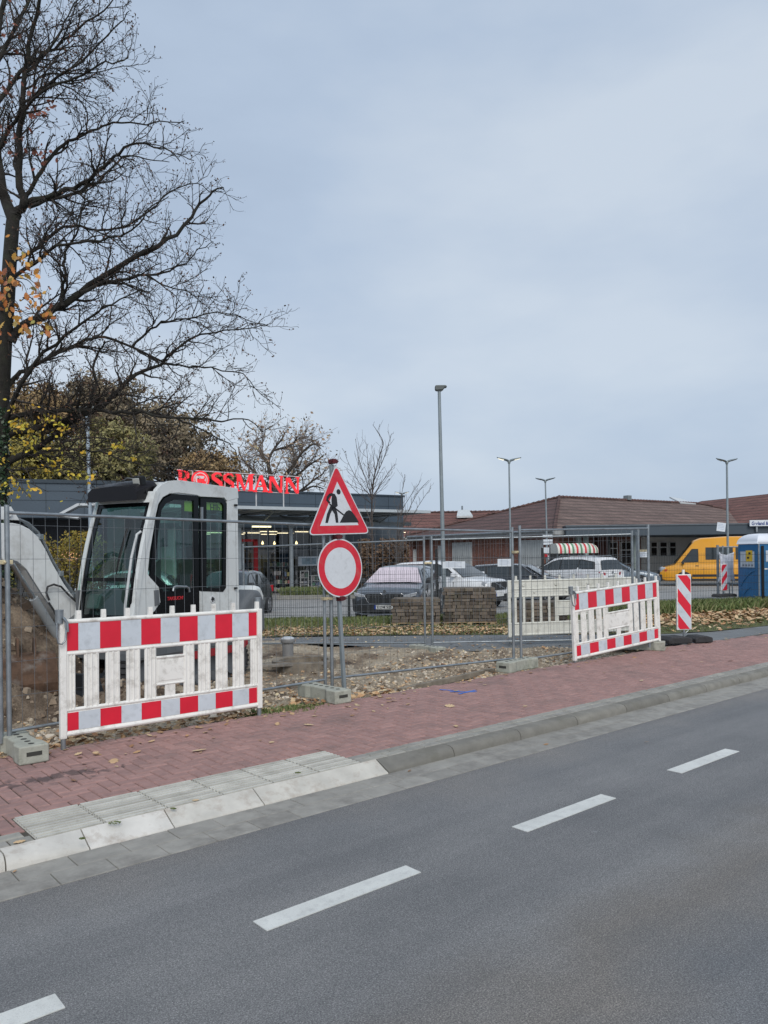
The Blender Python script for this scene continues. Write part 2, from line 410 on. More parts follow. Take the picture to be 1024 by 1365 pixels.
# ---- bare earth of the dig
m_dirt, t, b = nt('bare_earth'); co = coordn(t)
n1 = noisen(t, co, 1.4, 8, .65); n2 = noisen(t, co, 38, 6, .75)
r1 = ramp(t, n1.outputs[0], [(.30, (.08, .058, .043)), (.42, (.23, .175, .125)), (.52, (.40, .335, .25)), (.68, (.56, .50, .40))])
r2 = ramp(t, n2.outputs[0], [(.3, (.5, .5, .5)), (.7, (1.25, 1.22, 1.18))])
lk(t, mixc(t, 1, r1.outputs[0], r2.outputs[0], 'MULTIPLY'), b.inputs['Base Color']); b.inputs['Roughness'].default_value = .95
bp = t.nodes.new('ShaderNodeBump'); bp.inputs['Strength'].default_value = 1; bp.inputs['Distance'].default_value = .03
lk(t, n2.outputs[0], bp.inputs['Height']); lk(t, bp.outputs[0], b.inputs['Normal'])
def dirt_h(x, y):
    s_, t_ = toST((x, y))
    h = noise.fractal(V((x * .9, y * .9, 3.1)), 1.0, 2.1, 6) * .08 + noise.fractal(V((x * 4.5, y * 4.5, 7)), .8, 2.1, 5) * .045
    e = min(1, max(0, (t_ - 6.72) / .5)); k = min(1, max(0, (13.3 - y) / 1.0))
    z = -.13 + h * 1.1 - .05 * sin(min(pi, max(0, (t_ - 7.0) * 1.2)))
    z = z * e + (-.03 + h * .3) * (1 - e)
    ye = 14.9 - 1.75 * min(1, max(0, (x + 1.6) / 2.4)); q = min(1, max(0, (y - ye + 1.5) / 1.3))
    zb_ = -.022 + h * .42 - max(0, y - ye) * .16
    return z * (1 - q) + zb_ * q
g = G(); N0, N1 = 250, 130
xs = [-12 + i * 17.2 / N0 for i in range(N0 + 1)]
for j in range(N1 + 1):
    for i in range(N0 + 1):
        # rows run parallel to the road near the pavers, and flatten to the path at the back
        s_ = -9 + 23.0 * i / N0; t0_ = 6.74
        x0, y0 = s_ * ex - t0_ * ey, s_ * ey + t0_ * ex
        y1 = 13.75 + 1.75 * min(1, max(0, (-x0 + .3) / 2.4))
        f = (j / N1) ** 1.25
        if y0 > y1 - .1: y1 = y0 + .05
        y = y0 + (y1 - y0) * f; x = x0 - (1 - .4 * min(1, max(0, (s_ + 9) / 14))) * f * 1.6
        g.v.append((x, y, dirt_h(x, y)))
for j in range(N1):
    for i in range(N0):
        a = j * (N0 + 1) + i; g._f((a, a + 1, a + N0 + 2, a + N0 + 1))
struct(g.build('bare_earth', m_dirt, smooth=70, fixn=False))
sheet('earth_base', [(-40, 13.4), (-40, -2), LS(-9, 6.7)[:2], LS(14, 6.7)[:2], (4.3, 13.4)], -.30, m_dirt)
# ---- verge between path and mesh fence
FL = [(-16, 18.7), (-8, 19.1), (1.33, 19.6), (4.15, 20.2), (7.2, 21.0), (10.85, 22.1), (17, 24.2), (30, 28.5)]
def fy(x):
    for a, b_ in zip(FL, FL[1:]):
        if x <= b_[0]: return a[1] + (b_[1] - a[1]) * (x - a[0]) / (b_[0] - a[0])
    return FL[-1][1]
PF = [(-16, 15.6), (-2.5, 15.55), (.4, 15.6), (2.8, 15.5), (5.2, 15.2), (6.6, 15.6), (8.3, 16.72), (13.5, 21.4), (26, 33.5), (60, 66)]
def py_(x):
    for a, b_ in zip(PF, PF[1:]):
        if x <= b_[0]: return a[1] + (b_[1] - a[1]) * (x - a[0]) / (b_[0] - a[0])
    return PF[-1][1]
def PF_near(x): return 14.6 - 1.6 * min(1, max(0, (x + 1.9) / 2.7))
def verge_h(x, y):
    a, b_ = py_(x), fy(x) + .5; k = min(1, max(0, (y - a) / (b_ - a)))
    return -.02 - .05 * k + noise.noise(V((x * 1.2, y * 1.2, 0))) * .025 + (noise.noise(V((x * 6, y * 6, 0))) * .012)
m_verge, t, b = nt('verge_soil'); co = coordn(t)
n1 = noisen(t, co, 1.3, 6, .6); n2 = noisen(t, co, 30, 5, .75)
r1 = ramp(t, n1.outputs[0], [(.35, (.10, .085, .05)), (.5, (.10, .105, .045)), (.65, (.085, .105, .035))])
r2 = ramp(t, n2.outputs[0], [(.3, (.5, .5, .5)), (.7, (1.4, 1.35, 1.2))])
lk(t, mixc(t, 1, r1.outputs[0], r2.outputs[0], 'MULTIPLY'), b.inputs['Base Color']); b.inputs['Roughness'].default_value = .95
g = G(); NX, NY = 160, 28
for j in range(NY + 1):
    for i in range(NX + 1):
        x = -16 + 30.0 * i / NX; a, b_ = py_(x) - .03, fy(x) + .5
        if b_ < a + .1: b_ = a + .1
        y = a + (b_ - a) * j / NY; g.v.append((x, y, verge_h(x, y) if j < NY else -.3))
for j in range(NY):
    for i in range(NX):
        a = j * (NX + 1) + i; g._f((a, a + 1, a + NX + 2, a + NX + 1))
struct(g.build('verge', m_verge, smooth=60, fixn=False))
# ---- car park
m_lot, t, b = nt('car_park_paving'); co = coordn(t)
br = t.nodes.new('ShaderNodeTexBrick'); lk(t, co, br.inputs['Vector']); br.inputs['Scale'].default_value = 5
br.inputs['Color1'].default_value = (.33, .33, .32, 1); br.inputs['Color2'].default_value = (.27, .27, .265, 1); br.inputs['Mortar'].default_value = (.17, .17, .16, 1); br.inputs['Mortar Size'].default_value = .012
n1 = noisen(t, co, .5, 6, .6); r1 = ramp(t, n1.outputs[0], [(.3, (.82,) * 3), (.7, (1.12,) * 3)])
lk(t, mixc(t, 1, br.outputs[0], r1.outputs[0], 'MULTIPLY'), b.inputs['Base Color']); b.inputs['Roughness'].default_value = .85
sheet('car_park', [(-60, 18.9), (-8, 19.3), (1.33, 19.9), (7.2, 21.3), (17, 24.5), (30, 28.8), (70, 42), (90, 110), (-90, 110), (-90, 18.9)], -.25, m_lot)
# planted island in front of the store
g = G(); a, b_ = P(392, 797, -.25), P(470, 797, -.25)
g.bx(-4.6, -.4, 33.0, 35.2, -.25, -.08); o = g.build('island_kerb', m_grey, rnd=True); struct(o)
# ------------------------------------------------------------------ leaves and grass
def leaf_poly(kind):
    if kind == 'oak': return [(0, -.5), (.10, -.36), (.22, -.30), (.17, -.18), (.34, -.08), (.22, .05), (.33, .20), (.17, .28), (.14, .42), (0, .5), (-.14, .42), (-.17, .28), (-.33, .20), (-.22, .05), (-.34, -.08), (-.17, -.18), (-.22, -.30), (-.10, -.36)]
    return [(0, -.5), (.25, -.15), (.28, .15), (0, .5), (-.28, .15), (-.25, -.15)]
OAK, SIMPLE = leaf_poly('oak'), leaf_poly('s')
def add_leaf(g, p, size, nrm=None, poly=SIMPLE, curl=.25, rot=None):
    if nrm is None: nrm = V((R.gauss(0, .3), R.gauss(0, .3), 1))
    nrm = V(nrm).normalized(); a = nrm.orthogonal().normalized(); b_ = nrm.cross(a)
    th = R.uniform(0, 2 * pi) if rot is None else rot; u = a * cos(th) + b_ * sin(th); v_ = nrm.cross(u)
    cu = R.uniform(-curl, curl); wd = R.uniform(.75, 1.1)
    g.face([p + (u * x * wd + v_ * y + nrm * (cu * (x * x * 2 + y * y) )) * size for x, y in poly])
m_leafb = mat('fallen_leaf', (.3, .2, .1), .8, 0, .1, 30, rnd=[(.20, .10, .055), (.36, .20, .10), (.50, .33, .18), (.60, .45, .27), (.44, .24, .11), (.70, .58, .36)])
g = G()
for k in range(9000):                                # pale leaves on the verge
    x = R.uniform(-9, 5); a, b_ = py_(x), fy(x)
    y = a + .05 + abs(R.gauss(0, 1)) * (b_ - a) * .34
    if y > b_ - .3: continue
    add_leaf(g, V((x, y, verge_h(x, y) + R.uniform(.004, .03))), R.uniform(.05, .12))
for k in range(3600):
    x = R.uniform(5, 14.5); a, b_ = py_(x), fy(x)
    u = R.random(); y = a + (b_ - a) * min(.98, max(.0, R.gauss(.52, .16)))
    if u < .12: y = a + (b_ - a) * R.random() * .4
    add_leaf(g, V((x, y, verge_h(x, y) + R.uniform(.01, .10))), R.uniform(.09, .18), curl=.5)
o = g.build('fallen_leaves', m_leafb, rnd=True); tag(o, 'carpet of dry leaves on the grass verge behind the path', 'leaves', kind='stuff')
g = G()
for k in range(9500):                                # litter on the earth, denser by the hoarding
    s_ = R.uniform(-7, 12); t_ = 6.85 + abs(R.gauss(0, 2.2)); p = LS(s_, t_)
    if p.y > 13.0 + 1.7 * min(1, max(0, -p.x / 2)): continue
    if noise.noise(V((p.x * 1.1, p.y * 1.1, 9))) < R.uniform(-.35, .3): continue
    add_leaf(g, V((p.x, p.y, dirt_h(p.x, p.y) + R.uniform(.005, .03))), R.uniform(.04, .09), curl=.4)
for k in range(900):
    s_ = R.uniform(-3, 6); t_ = 6.78 + abs(R.gauss(0, .16)); p = LS(s_, t_)
    add_leaf(g, V((p.x, p.y, max(-.02, dirt_h(p.x, p.y)) + R.uniform(.01, .04))), R.uniform(.05, .11), poly=OAK, curl=.5)
for k in range(1500):
    x = R.uniform(-9, 5); a = PF_near(x); y = R.uniform(a, py_(x))
    if R.random() < .35 + .5 * noise.noise(V((x * .8, y * 2, 4))): add_leaf(g, V((x, y, -.025)), R.uniform(.04, .09), V((R.gauss(0, .15), R.gauss(0, .15), 1)), curl=.3)
for k in range(420):                                 # strewn on pavers and road edge, thinning outwards
    s_ = R.uniform(-4, 18); t_ = 6.72 - abs(R.gauss(0, .30)) if R.random() < .82 else R.uniform(4.2, 6.7)
    if s_ > 6 and R.random() < .6: continue
    p = LS(s_, t_); z = .008 if t_ > 4.65 else ZR + .012
    add_leaf(g, V((p.x, p.y, z)), R.uniform(.03, .085), V((R.gauss(0, .1), R.gauss(0, .1), 1)), poly=OAK, curl=.25)
for (px, py, sz) in ((70 + 60, 1005, .09), (152, 1013, .13), (412, 966, .11), (600, 941, .12), (265, 1000, .13), (98, 1040, .07), (546, 1027, .05), (728, 992, .05), (862, 989, .05), (855, 884, .06), (470, 953, .06)):
    z = .01 if py < 1010 and not (px > 540 and py > 975) else .01
    p = P(px, py, .01 if not (px > 500 and py > 980) else ZR + .01)
    add_leaf(g, p, sz, V((R.gauss(0, .12), R.gauss(0, .12), 1)), poly=OAK)
o = g.build('fallen_leaves', m_leafb, rnd=True); tag(o, 'scattered brown leaves on the earth and red pavers along the fence', 'leaves', kind='stuff')
m_grass = mat('grass_blades', (.1, .14, .04), .7, 0, .1, 9, rnd=[(.075, .11, .030), (.11, .155, .04), (.16, .19, .07), (.22, .21, .10)])
def blades(name, n, fn, label):
    g = G()
    for k in range(n):
        p, h = fn()
        if p is None: continue
        a = R.uniform(0, pi * 2); w_ = V((cos(a), sin(a), 0)) * R.uniform(.004, .009); ln = V((R.gauss(0, .35), R.gauss(0, .35), 1)) * h
        g.face([p - w_, p + w_, p + ln * .6 + w_ * .7, p + ln + V((R.gauss(0, .1), R.gauss(0, .1), -.15)) * h])
    o = g.build(name, m_grass, rnd=True); tag(o, label, 'grass', kind='stuff')
def f1():
    x = R.uniform(-8, 5.5); b_ = fy(x); y = b_ + .3 - abs(R.gauss(0, .75))
    return V((x, y, verge_h(x, y))), R.uniform(.06, .17)
blades('grass', 26000, f1, 'short green grass along the foot of the mesh fence behind the pallets')
def f2():
    x = R.uniform(5.5, 15); b_ = fy(x); y = b_ + .4 - abs(R.gauss(0, .55))
    return V((x, y, verge_h(x, y))), R.uniform(.12, .42)
blades('grass', 22000, f2, 'taller rough grass below the mesh fence near the yellow van')
def f3():
    x = R.uniform(-8, 14); a, b_ = py_(x), fy(x); y = a + (b_ - a) * R.random()
    return V((x, y, verge_h(x, y))), R.uniform(.03, .08)
blades('grass', 22000, f3, 'thin mown grass showing between the leaves of the verge')
def f4():
    c = R.choice([(-1.02, 8.12), (-1.25, 8.0), (-.9, 8.35)]); x, y = c[0] + R.gauss(0, .12), c[1] + R.gauss(0, .10)
    return V((x, y, dirt_h(x, y))), R.uniform(.04, .10)
blades('grass', 1500, f4, 'small green tufts beside the concrete foot under the road signs')
def f5():
    c, r_ = ((-4.6 + 2.1 + R.uniform(-2, 2), 34.1 + R.uniform(-1, 1)), 1)
    return V((c[0], c[1], -.08)), R.uniform(.15, .4)
blades('ground_cover', 5000, f5, 'low green planting on the kerbed island before the store')
g = G()                                              # moss cushions in the tactile slab joints
for (px, py, r_) in ((153, 1098, .028), (231, 1079, .013), (397, 1031, .015), (110, 1119, .012)):
    p = P(px, py, 0)
    for k in range(60):
        a, q = R.uniform(0, 2 * pi), sqrt(R.random()) * r_
        add_leaf(g, p + V((cos(a) * q * 1.4, sin(a) * q * .8, .006 + (r_ - q) * .35)), .012, V((R.gauss(0, 1), R.gauss(0, 1), 1)))
tag(g.build('moss', m_grass, rnd=True), 'small moss cushions growing in the joints of the ribbed slabs', 'moss', kind='stuff')
g = G()                                              # stones and clods
for k in range(8000):
    s_ = R.uniform(-6, 11); t_ = 6.85 + abs(R.gauss(0, 1.3)); p = LS(s_, t_)
    if p.y > 13.2: continue
    r_ = R.uniform(.006, .024) if R.random() < .992 else R.uniform(.03, .06)
    b0 = len(g.v); q = [V((R.gauss(0, 1), R.gauss(0, 1), R.gauss(0, .6))).normalized() for _ in range(1)]
    c = V((p.x, p.y, dirt_h(p.x, p.y) + r_ * .3)); rot = Matrix.Rotation(R.uniform(0, 3), 3, 'Z') @ Matrix.Rotation(R.uniform(0, .6), 3, 'X')
    g.box(c, (r_ * 2 * R.uniform(.7, 1.4), r_ * 2, r_ * 1.3), rot, R.uniform(.4, .8))
m_stone = mat('stones', (.3, .27, .22), .9, 0, .2, 20, rnd=[(.24, .19, .14), (.45, .38, .29), (.62, .55, .45)])
tag(g.build('rubble', m_stone, rnd=True), 'loose stones and clods lying on the dug earth', 'rubble', kind='stuff')
# ------------------------------------------------------------------ barrier (2 m x 1 m plastic hoarding)
def barrier(label, p0, p1, z0=0.0, z1=0.0, striped=True, foot_l=.09, foot_r=.09, clamp=True, group='construction barriers'):
    """stands from p0 (left end) to p1 (right end); local x along it, y = away from the viewer"""
    p0, p1 = V(p0), V(p1); d = p1 - p0; rz = atan2(d.y, d.x); Ln = V((d.x, d.y, 0)).length; H = 1.0
    tl = -atan2(z1 - z0, Ln)
    o = bpy.data.objects.new('construction_barrier', None); C.objects.link(o)
    o.location = (p0.x, p0.y, z0); o.rotation_euler = (0, tl, rz); tag(o, label, 'barrier', group)
    fm = white_plastic if striped else white_back
    g = G(); r = .018
    g.bx(0, .055, -.022, .022, .0, H); g.bx(Ln - .055, Ln, -.022, .022, .0, H)
    for z, rr in ((H - .018, .02), (.035, .022), (.71, .017), (.235, .017)):
        g.tube([(.03, 0, z), (Ln - .03, 0, z)], [rr, rr], 10)
    g.bx(.05, Ln - .05, -.008, .008, .70, H - .01); g.bx(.05, Ln - .05, -.008, .008, .03, .225)
    if not striped:
        g.bx(.05, Ln - .05, -.02, .0, .83, .85)
        for k in range(4):
            x = Ln * (.12 + .25 * k)
            g.lathe([(.028, -.024), (.028, -.009)], (x, 0, .91), 12, 'y'); g.lathe([(.017, -.026), (.017, -.012)], (x + Ln * .08, 0, .78), 10, 'y')
    g.build('frame', fm, o, bevel=.006)
    # slats: ribbed vertical boards, with the hand-hold window in the middle
    def slat(xa, xb, za=.24, zb=.70):
        g = G()
        if striped:
            g.bx(xa, xb, -.008, .008, za, zb)
            for q in range(3):
                xx = xa + (xb - xa) * (.14 + .36 * q); g.tube([(xx, -.008, za), (xx, -.008, zb)], .009, 6)
        else: g.bx(xa, xb, -.012, .012, za, zb)
        g.build('slat', fm, o, bevel=.003)
    wd = .105 if striped else .05
    if striped:
        slat(.055, .055 + .075); slat(Ln - .13, Ln - .055)
        xs = [.055 + .075 + .075 + k * .187 for k in range(3)]
        for x in xs: slat(x, x + .127)
        for x in xs: slat(Ln - x - .127, Ln - x)
        ca, cb = xs[-1] + .115 + .055, Ln - xs[-1] - .115 - .055
        slat(ca, ca + .11); slat(cb - .11, cb)
        w0, w1 = ca + .11, cb - .11
    else:
        k = 0
        for x in [.12 + .16 * i for i in range(12)]:
            if Ln * .36 < x < Ln * .62: continue
            slat(x, x + .045)
        w0, w1 = Ln * .38, Ln * .62
        slat(w0 - .05, w0 + .02); slat(w1 - .02, w1 + .05)
    g = G()
    g.bx(w0, w1, -.010, .010, .36, .60); g.tube([(w0, -.004, .605), (w1, -.004, .605)], .015, 8); g.tube([(w0, -.004, .36), (w1, -.004, .36)], .013, 8)
    m_ = (w0 + w1) / 2; g.bx(m_ - .05, m_ + .05, -.009, .009, .24, .36); g.bx(w0 + .02, w1 - .02, -.014, -.009, .39, .575)
    g.build('centre_panel', fm, o, bevel=.003)
    if striped:
        def band(name, z0_, z1_):
            u = (Ln - .12) / 10.0; x = .06; k = 0; red = True
            seq = [.5] + [1] * 9 + [.5]
            for q in seq:
                g = G(); g.bx(x + .0005, x + u * q - .0005, -.0115, -.0085, z0_, z1_); x += u * q
                g.build('red_field' if red else 'white_field', reflr if red else reflw, o); red = not red
        band('a', .735, .965); band('b', .062, .212)
    # pegs on top
    for k in range(9):
        g = G(); x = .16 + k * (Ln - .27) / 8.0 if k < 8 else Ln - .05
        g.box((x, 0, H + .03), (.042, .026, .085), None, .92); g.lathe([(.008, -.0145), (.008, -.0125)], (x, 0, H + .045), 8, 'y')
        g.build('peg', fm, o, bevel=.004)
    for (x, f_) in ((.0275, foot_l), (Ln - .0275, foot_r)):
        g = G(); g.cyl((x, 0, -f_), (x, 0, .03), .021, 12); g.build('foot_tube', galv, o, smooth=40)
    if clamp:
        g = G(); g.cyl((.0, 0, H - .03), (.0, 0, H + .075), .034, 14); g.cyl((.0, 0, H + .075), (.0, 0, H + .085), .036, 14); g.build('post_cap', galv, o, smooth=40)
        g = G(); g.tube([(.035, -.03, H - .01), (.04, -.045, H - .08), (.03, -.055, H - .17), (.0, -.058, H - .20), (-.03, -.055, H - .19), (-.035, -.045, H - .13), (-.03, -.035, H - .02)], .008, 6)
        g.tube([(.02, -.034, H + .02), (.045, -.05, H - .02), (.05, -.05, H - .10)], .013, 6); g.build('hook', galv, o, smooth=60)
    return o, Ln
L = P(80, 1000, 0); Rr = P(349, 953, 0)
b1, Ln1 = barrier('dirty red and white striped barrier standing in front of the excavator cab', (L.x, L.y, 0), (Rr.x, Rr.y, 0), .09, .075)
g = G(); g.cyl((Ln1 - .02, .03, .93), (Ln1 - .02, .03, 1.10), .03, 14); g.cyl((Ln1 - .02, .03, 1.10), (Ln1 - .02, .03, 1.112), .033, 14); g.build('post_cap', galv, b1, smooth=40)
L = P(765, 884, 0); Rr = P(880, 866, 0)
b2, _ = barrier('clean red and white striped barrier leaning up to the right by the striped beacon', (L.x, L.y, 0), (Rr.x, Rr.y, 0), .03, .14, foot_l=.02, foot_r=.05)
L = P(678, 867, -.1); Rr = P(848, 860, -.1)
b3, _ = barrier('all white plastic barrier turned away behind the wire fence', (L.x, L.y, 0), (Rr.x, Rr.y, 0), .13, .15, striped=False, foot_l=.2, foot_r=.2, clamp=False)
Rr2 = P(884, 857, -.05)
g = G()
# ------------------------------------------------------------------ concrete fence feet
def foot_block(label, loc, rz, L_=.68, name='concrete_foot', mm=concrete):
    o = thing(name, label, 'concrete foot', loc, rz, 'concrete feet of the site fences')
    g = G(); w_, h = .225, .145
    # local x = long axis; waisted block with slots and holes
    top = [(-L_ / 2, -w_ / 2), (-L_ / 2 + .16, -w_ / 2), (-L_ / 2 + .22, -w_ / 2 + .025), (L_ / 2 - .22, -w_ / 2 + .025), (L_ / 2 - .16, -w_ / 2), (L_ / 2, -w_ / 2)]
    poly = [(x, y, 0) for x, y in top] + [(x, -y, 0) for x, y in top[::-1]]
    g.prism(poly, (0, 0, h)); g.build('block', mm, o, bevel=.014, seg=3)
    g = G()
    for sx in (-1, 1): g.box((sx * (L_ / 2), 0, h * .55), (.006, .115, .032))
    g.build('hand_slot', mat('slot_shadow', (.045, .045, .04), .95), o)
    g = G()
    for x in (-.26, -.16, -.06, .05, .15, .25): g.lathe([(.024, h - .004), (.024, h + .0015)], (x, 0, 0), 14)
    g.build('post_hole', mat('slot_shadow', (.045, .045, .04), .95), o)
    return o
nA = A0 + pi / 2
p = P(20, 1015, 0); fbA = foot_block('pale concrete foot at the left edge of the red pavement', (p.x - .03, p.y + .18, 0), nA)
p = P(462, 936, 0); q = LS(0, .28); fbB = foot_block('greenish concrete foot carrying the two road signs', (p.x + q.x - .08, p.y + q.y - .02, 0), nA, .72)
p = P(690, 891, 0); fbC = foot_block('concrete foot lying along the pavement edge under the middle fence joint', (p.x, p.y, -.02), A0 + radians(6), .72)
p = P(570, 873, -.1); fbD = foot_block('small pale concrete foot on the far side of the dug earth', (p.x, p.y + .1, -.1), nA)
p = P(866, 866, 0); fbE = foot_block('grey concrete foot below the right end of the leaning barrier', (p.x - .12, p.y + .02, 0), radians(158), .72)
# ------------------------------------------------------------------ mobile fence panels
def fpanel(label, a, b_, H=2.0, hsp=.285, off=0.0):
    a, b_ = V(a), V(b_); d = b_ - a; Ln = V((d.x, d.y, 0)).length; rz = atan2(d.y, d.x)
    o = thing('site_fence', label, 'fence panel', a, rz, 'mobile wire fence panels around the site')
    sl = d.z / Ln
    def pt(x, z, y=0): return V((x, y, z + sl * x))
    for x in (0, Ln):
        g = G(); g.cyl(pt(x, .04), pt(x, H), .0205, 12); g.lathe([(.0215, 0), (.0215, .004)], pt(x, H), 12); g.build('post', galv, o, smooth=40)
    for z in (.13, H - .06):
        g = G(); g.cyl(pt(0, z), pt(Ln, z), .0145, 10); g.build('rail', galv, o, smooth=40)
    g = G(); n = int(Ln / .105)
    for k in range(1, n):
        x = Ln * k / n; g.tube([pt(x, .12, -.004), pt(x, H - .05, -.004)], .0018, 4, False)
    z = .13 + hsp
    while z < H - .1: g.tube([pt(0, z, .004), pt(Ln, z, .004)], .0018, 4, False); z += hsp
    g.build('wire_mesh', mat('mesh_wire', (.17, .185, .20), .5, .5, .15, 5), o, fixn=False)
    return o
pA = P(13, 1004, 0); pB = P(434, 923, 0); pB2 = P(443, 921, 0); pC = P(685, 889, 0); pC2 = P(695, 889, 0); pE = P(866, 868, 0)
def z_(p, z): return (p.x, p.y, z)
fpanel('nearest wire fence panel, running past the excavator cab behind the left barrier', z_(pA, .05), z_(pB, .02))
fpanel('wire fence panel between the road signs and the middle fence joint', z_(pB2, .02), z_(pC, -.01), 1.98)
fpanel('wire fence panel ending behind the leaning red and white barrier', z_(pC2, -.03), z_(pE, .02), 2.02)
q = P(-330, 1100, 0)
fpanel('wire fence panel cut off by the left edge of the picture', z_(V((pA.x - 2.75, pA.y - 2.1, 0)), .05), z_(V((pA.x - .055, pA.y - .03, 0)), .05))
pD = P(577, 868, -.1); pD0 = P(567, 868, -.1)
fpanel('rear wire fence panel behind the dug earth, left of the small concrete foot', (pD0.x - 3.35, pD0.y + .9, -.16), (pD0.x, pD0.y, -.08), 2.0)
fpanel('rear wire fence panel in front of the tall pallet of pavers', (pD.x, pD.y, -.08), (pD.x + 3.45, pD.y - .25, -.03), 2.0)
# joint clamps
def clamp(p, z, rz, label):
    o = thing('fence_clamp', label, 'clamp', (p.x, p.y, z), rz, 'clamps joining the fence panels')
    g = G(); g.bx(-.065, .065, -.03, .03, -.018, .018); g.cyl((0, -.045, 0), (0, .045, 0), .011, 8); g.build('clamp_plate', mat('zinc_clamp', (.60, .52, .34), .45, .5, .2, 20), o, bevel=.004)
clamp((pC + pC2) / 2, 1.62, A0, 'brass coloured clamp high on the middle fence joint')
clamp((pD + pD0) / 2, 1.45, 0, 'brass coloured clamp on the rear fence joint')
clamp(V((pA.x - .03, pA.y, 0)), 1.58, A0, 'pale yellow clamp on the leftmost fence post')
clamp(V((pB.x + .03, pB.y, 0)), 1.1, A0, 'clamp half hidden behind the round road sign')
clamp(V((pE.x - .05, pE.y + .1, 0)), 1.62, A0, 'brass coloured clamp above the leaning barrier')
# paper notices on the rear fence
def notice(label, px, py, Y, w_, h, rz, tz=0, lines=4):
    c = PD(px, py, Y); o = thing('paper_notice', label, 'notice', c, rz, 'paper notices tied to the fences')
    g = G(); g.bx(-w_ / 2, w_ / 2, -.004, .0, -h / 2, h / 2); a = g.build('sheet', paper, o); a.rotation_euler = (0, tz, 0)
    g = G()
    for k in range(lines): g.bx(-w_ * .36, w_ * R.uniform(.15, .36), -.0055, -.0042, h * (.28 - .18 * k), h * (.28 - .18 * k) + h * .05)
    a = g.build('printed_lines', mat('pale_ink', (.38, .44, .55), .7), o); a.rotation_euler = (0, tz, 0)
notice('white notice in a plastic sleeve beside the large lamp post', 605, 753, pD.y - .05, .40, .12, 0)
notice('white notice left of the middle fence joint', 673, 750, pD.y - .2, .25, .13, 0)
notice('white notice high on the fence at the leaning barrier', 857.5, 738, pE.y + .25, .17, .12, 0)
# extra panel in the right corner (returns towards the rear fence)
fpanel('wire fence panel returning behind the leaning barrier to the rear fence', (pE.x - .08, pE.y + .25, .02), (pD.x + 3.55, pD.y - .2, -.02), 1.96)
# ------------------------------------------------------------------ traffic signs on a leaning post
base = LS(0, 0); pS = P(459, 921, 0)
post = thing('traffic_sign_post', 'leaning grey post carrying a triangular roadworks sign above a round no entry for vehicles sign', 'sign post', (pS.x, pS.y, .02), 0)
ln = V((-sin(radians(2.6)), .0, cos(radians(2.6))))
g = G(); rp = Matrix.Rotation(radians(45), 3, 'Z')
rot = ln.to_track_quat('Z', 'X').to_matrix() @ rp
g.box(ln * 1.33, (.042, .042, 2.66), rot); g.build('square_tube', galv_pole, post, bevel=.004)
Nn = V((.69, -.72, 0)).normalized(); Uu = V((0, 0, 1)).cross(Nn).normalized()   # sign normal and sign-right vector
Uu = V((-Nn.y, Nn.x, 0)); 
Lq = ln; Uq = (Uu - Lq * Uu.dot(Lq)).normalized(); Nq = Uq.cross(Lq)
if Nq.dot(Nn) < 0: Nq = -Nq
def on(c, x, y, d=0): return c + Uq * x + Lq * y + Nq * d
def arcpoly(pts, r, n=5):
    out = []; m_ = len(pts)
    for i in range(m_):
        p, a, b_ = V(pts[i]), V(pts[i - 1]), V(pts[(i + 1) % m_])
        d1, d2 = (a - p).normalized(), (b_ - p).normalized(); ang = d1.angle(d2); k = r / math.tan(ang / 2)
        s1, s2 = p + d1 * k, p + d2 * k
        for q in range(n + 1):
            t_ = q / n; out.append(((1 - t_) ** 2) * s1 + 2 * t_ * (1 - t_) * p + t_ * t_ * s2)
    return out
tri = lambda s_: [(-s_ / 2, -s_ * .2887), (s_ / 2, -s_ * .2887), (0, s_ * .5774)]
# sign centres: solve along the post from picture heights
def up_for(py): 
    # height along the post whose picture row is py
    for k in range(0, 400):
        q = V((pS.x, pS.y, .02)) + ln * (k * .01); d = q - V((0, 0, EYE))
        v_ = HOR - F * (d.z * cos(ROLL) + d.x * sin(ROLL)) / d.y
        if v_ <= py: return k * .01
    return 3
zb = up_for(713); za = up_for(618)
TS = (za - zb) / .866 * .985
cT = ln * (zb + TS * .2887) + Nq * .045 + Uq * .035
def flat(name, poly, c, d, th, m_, parent, bevel=0):
    g = G(); g.prism([on(c, x, y, d) for x, y in poly], Nq * th); return g.build(name, m_, parent, bevel=bevel, fixn=True)
sgn_back = mat('sign_back', (.30, .32, .33), .5, .5)
signw = mat('sign_white', (.60, .63, .66), .4, 0, .05, 3, .03, 10, grime=((.40, .41, .42), .4, 14))
signr = mat('sign_red', (.60, .015, .035), .38, 0, .06, 4, grime=((.48, .12, .10), .5, 10))
blk = mat('sign_black', (.012, .012, .014), .5)
sg = bpy.data.objects.new('triangle_sign', None); C.objects.link(sg); sg.parent = post; sg['label'] = 'triangular roadworks warning sign'
flat('sign_plate', [tuple(p) for p in arcpoly(tri(TS), .05)], cT, -.004, .004, sgn_back, sg)
flat('white_edge', [tuple(p) for p in arcpoly(tri(TS), .05)], cT, .0, .002, signw, sg)
flat('red_border', [tuple(p) for p in arcpoly(tri(TS * .955), .04)], cT, .002, .0012, signr, sg)
flat('white_field', tri(TS * .62), cT, .0032, .0012, signw, sg)
k = TS / .9; g = G()
Z = lambda X, Y: ((X - 197) * .0034 * k, (400 - Y) * .00232 * k - TS * .62 * .2887 + .012)
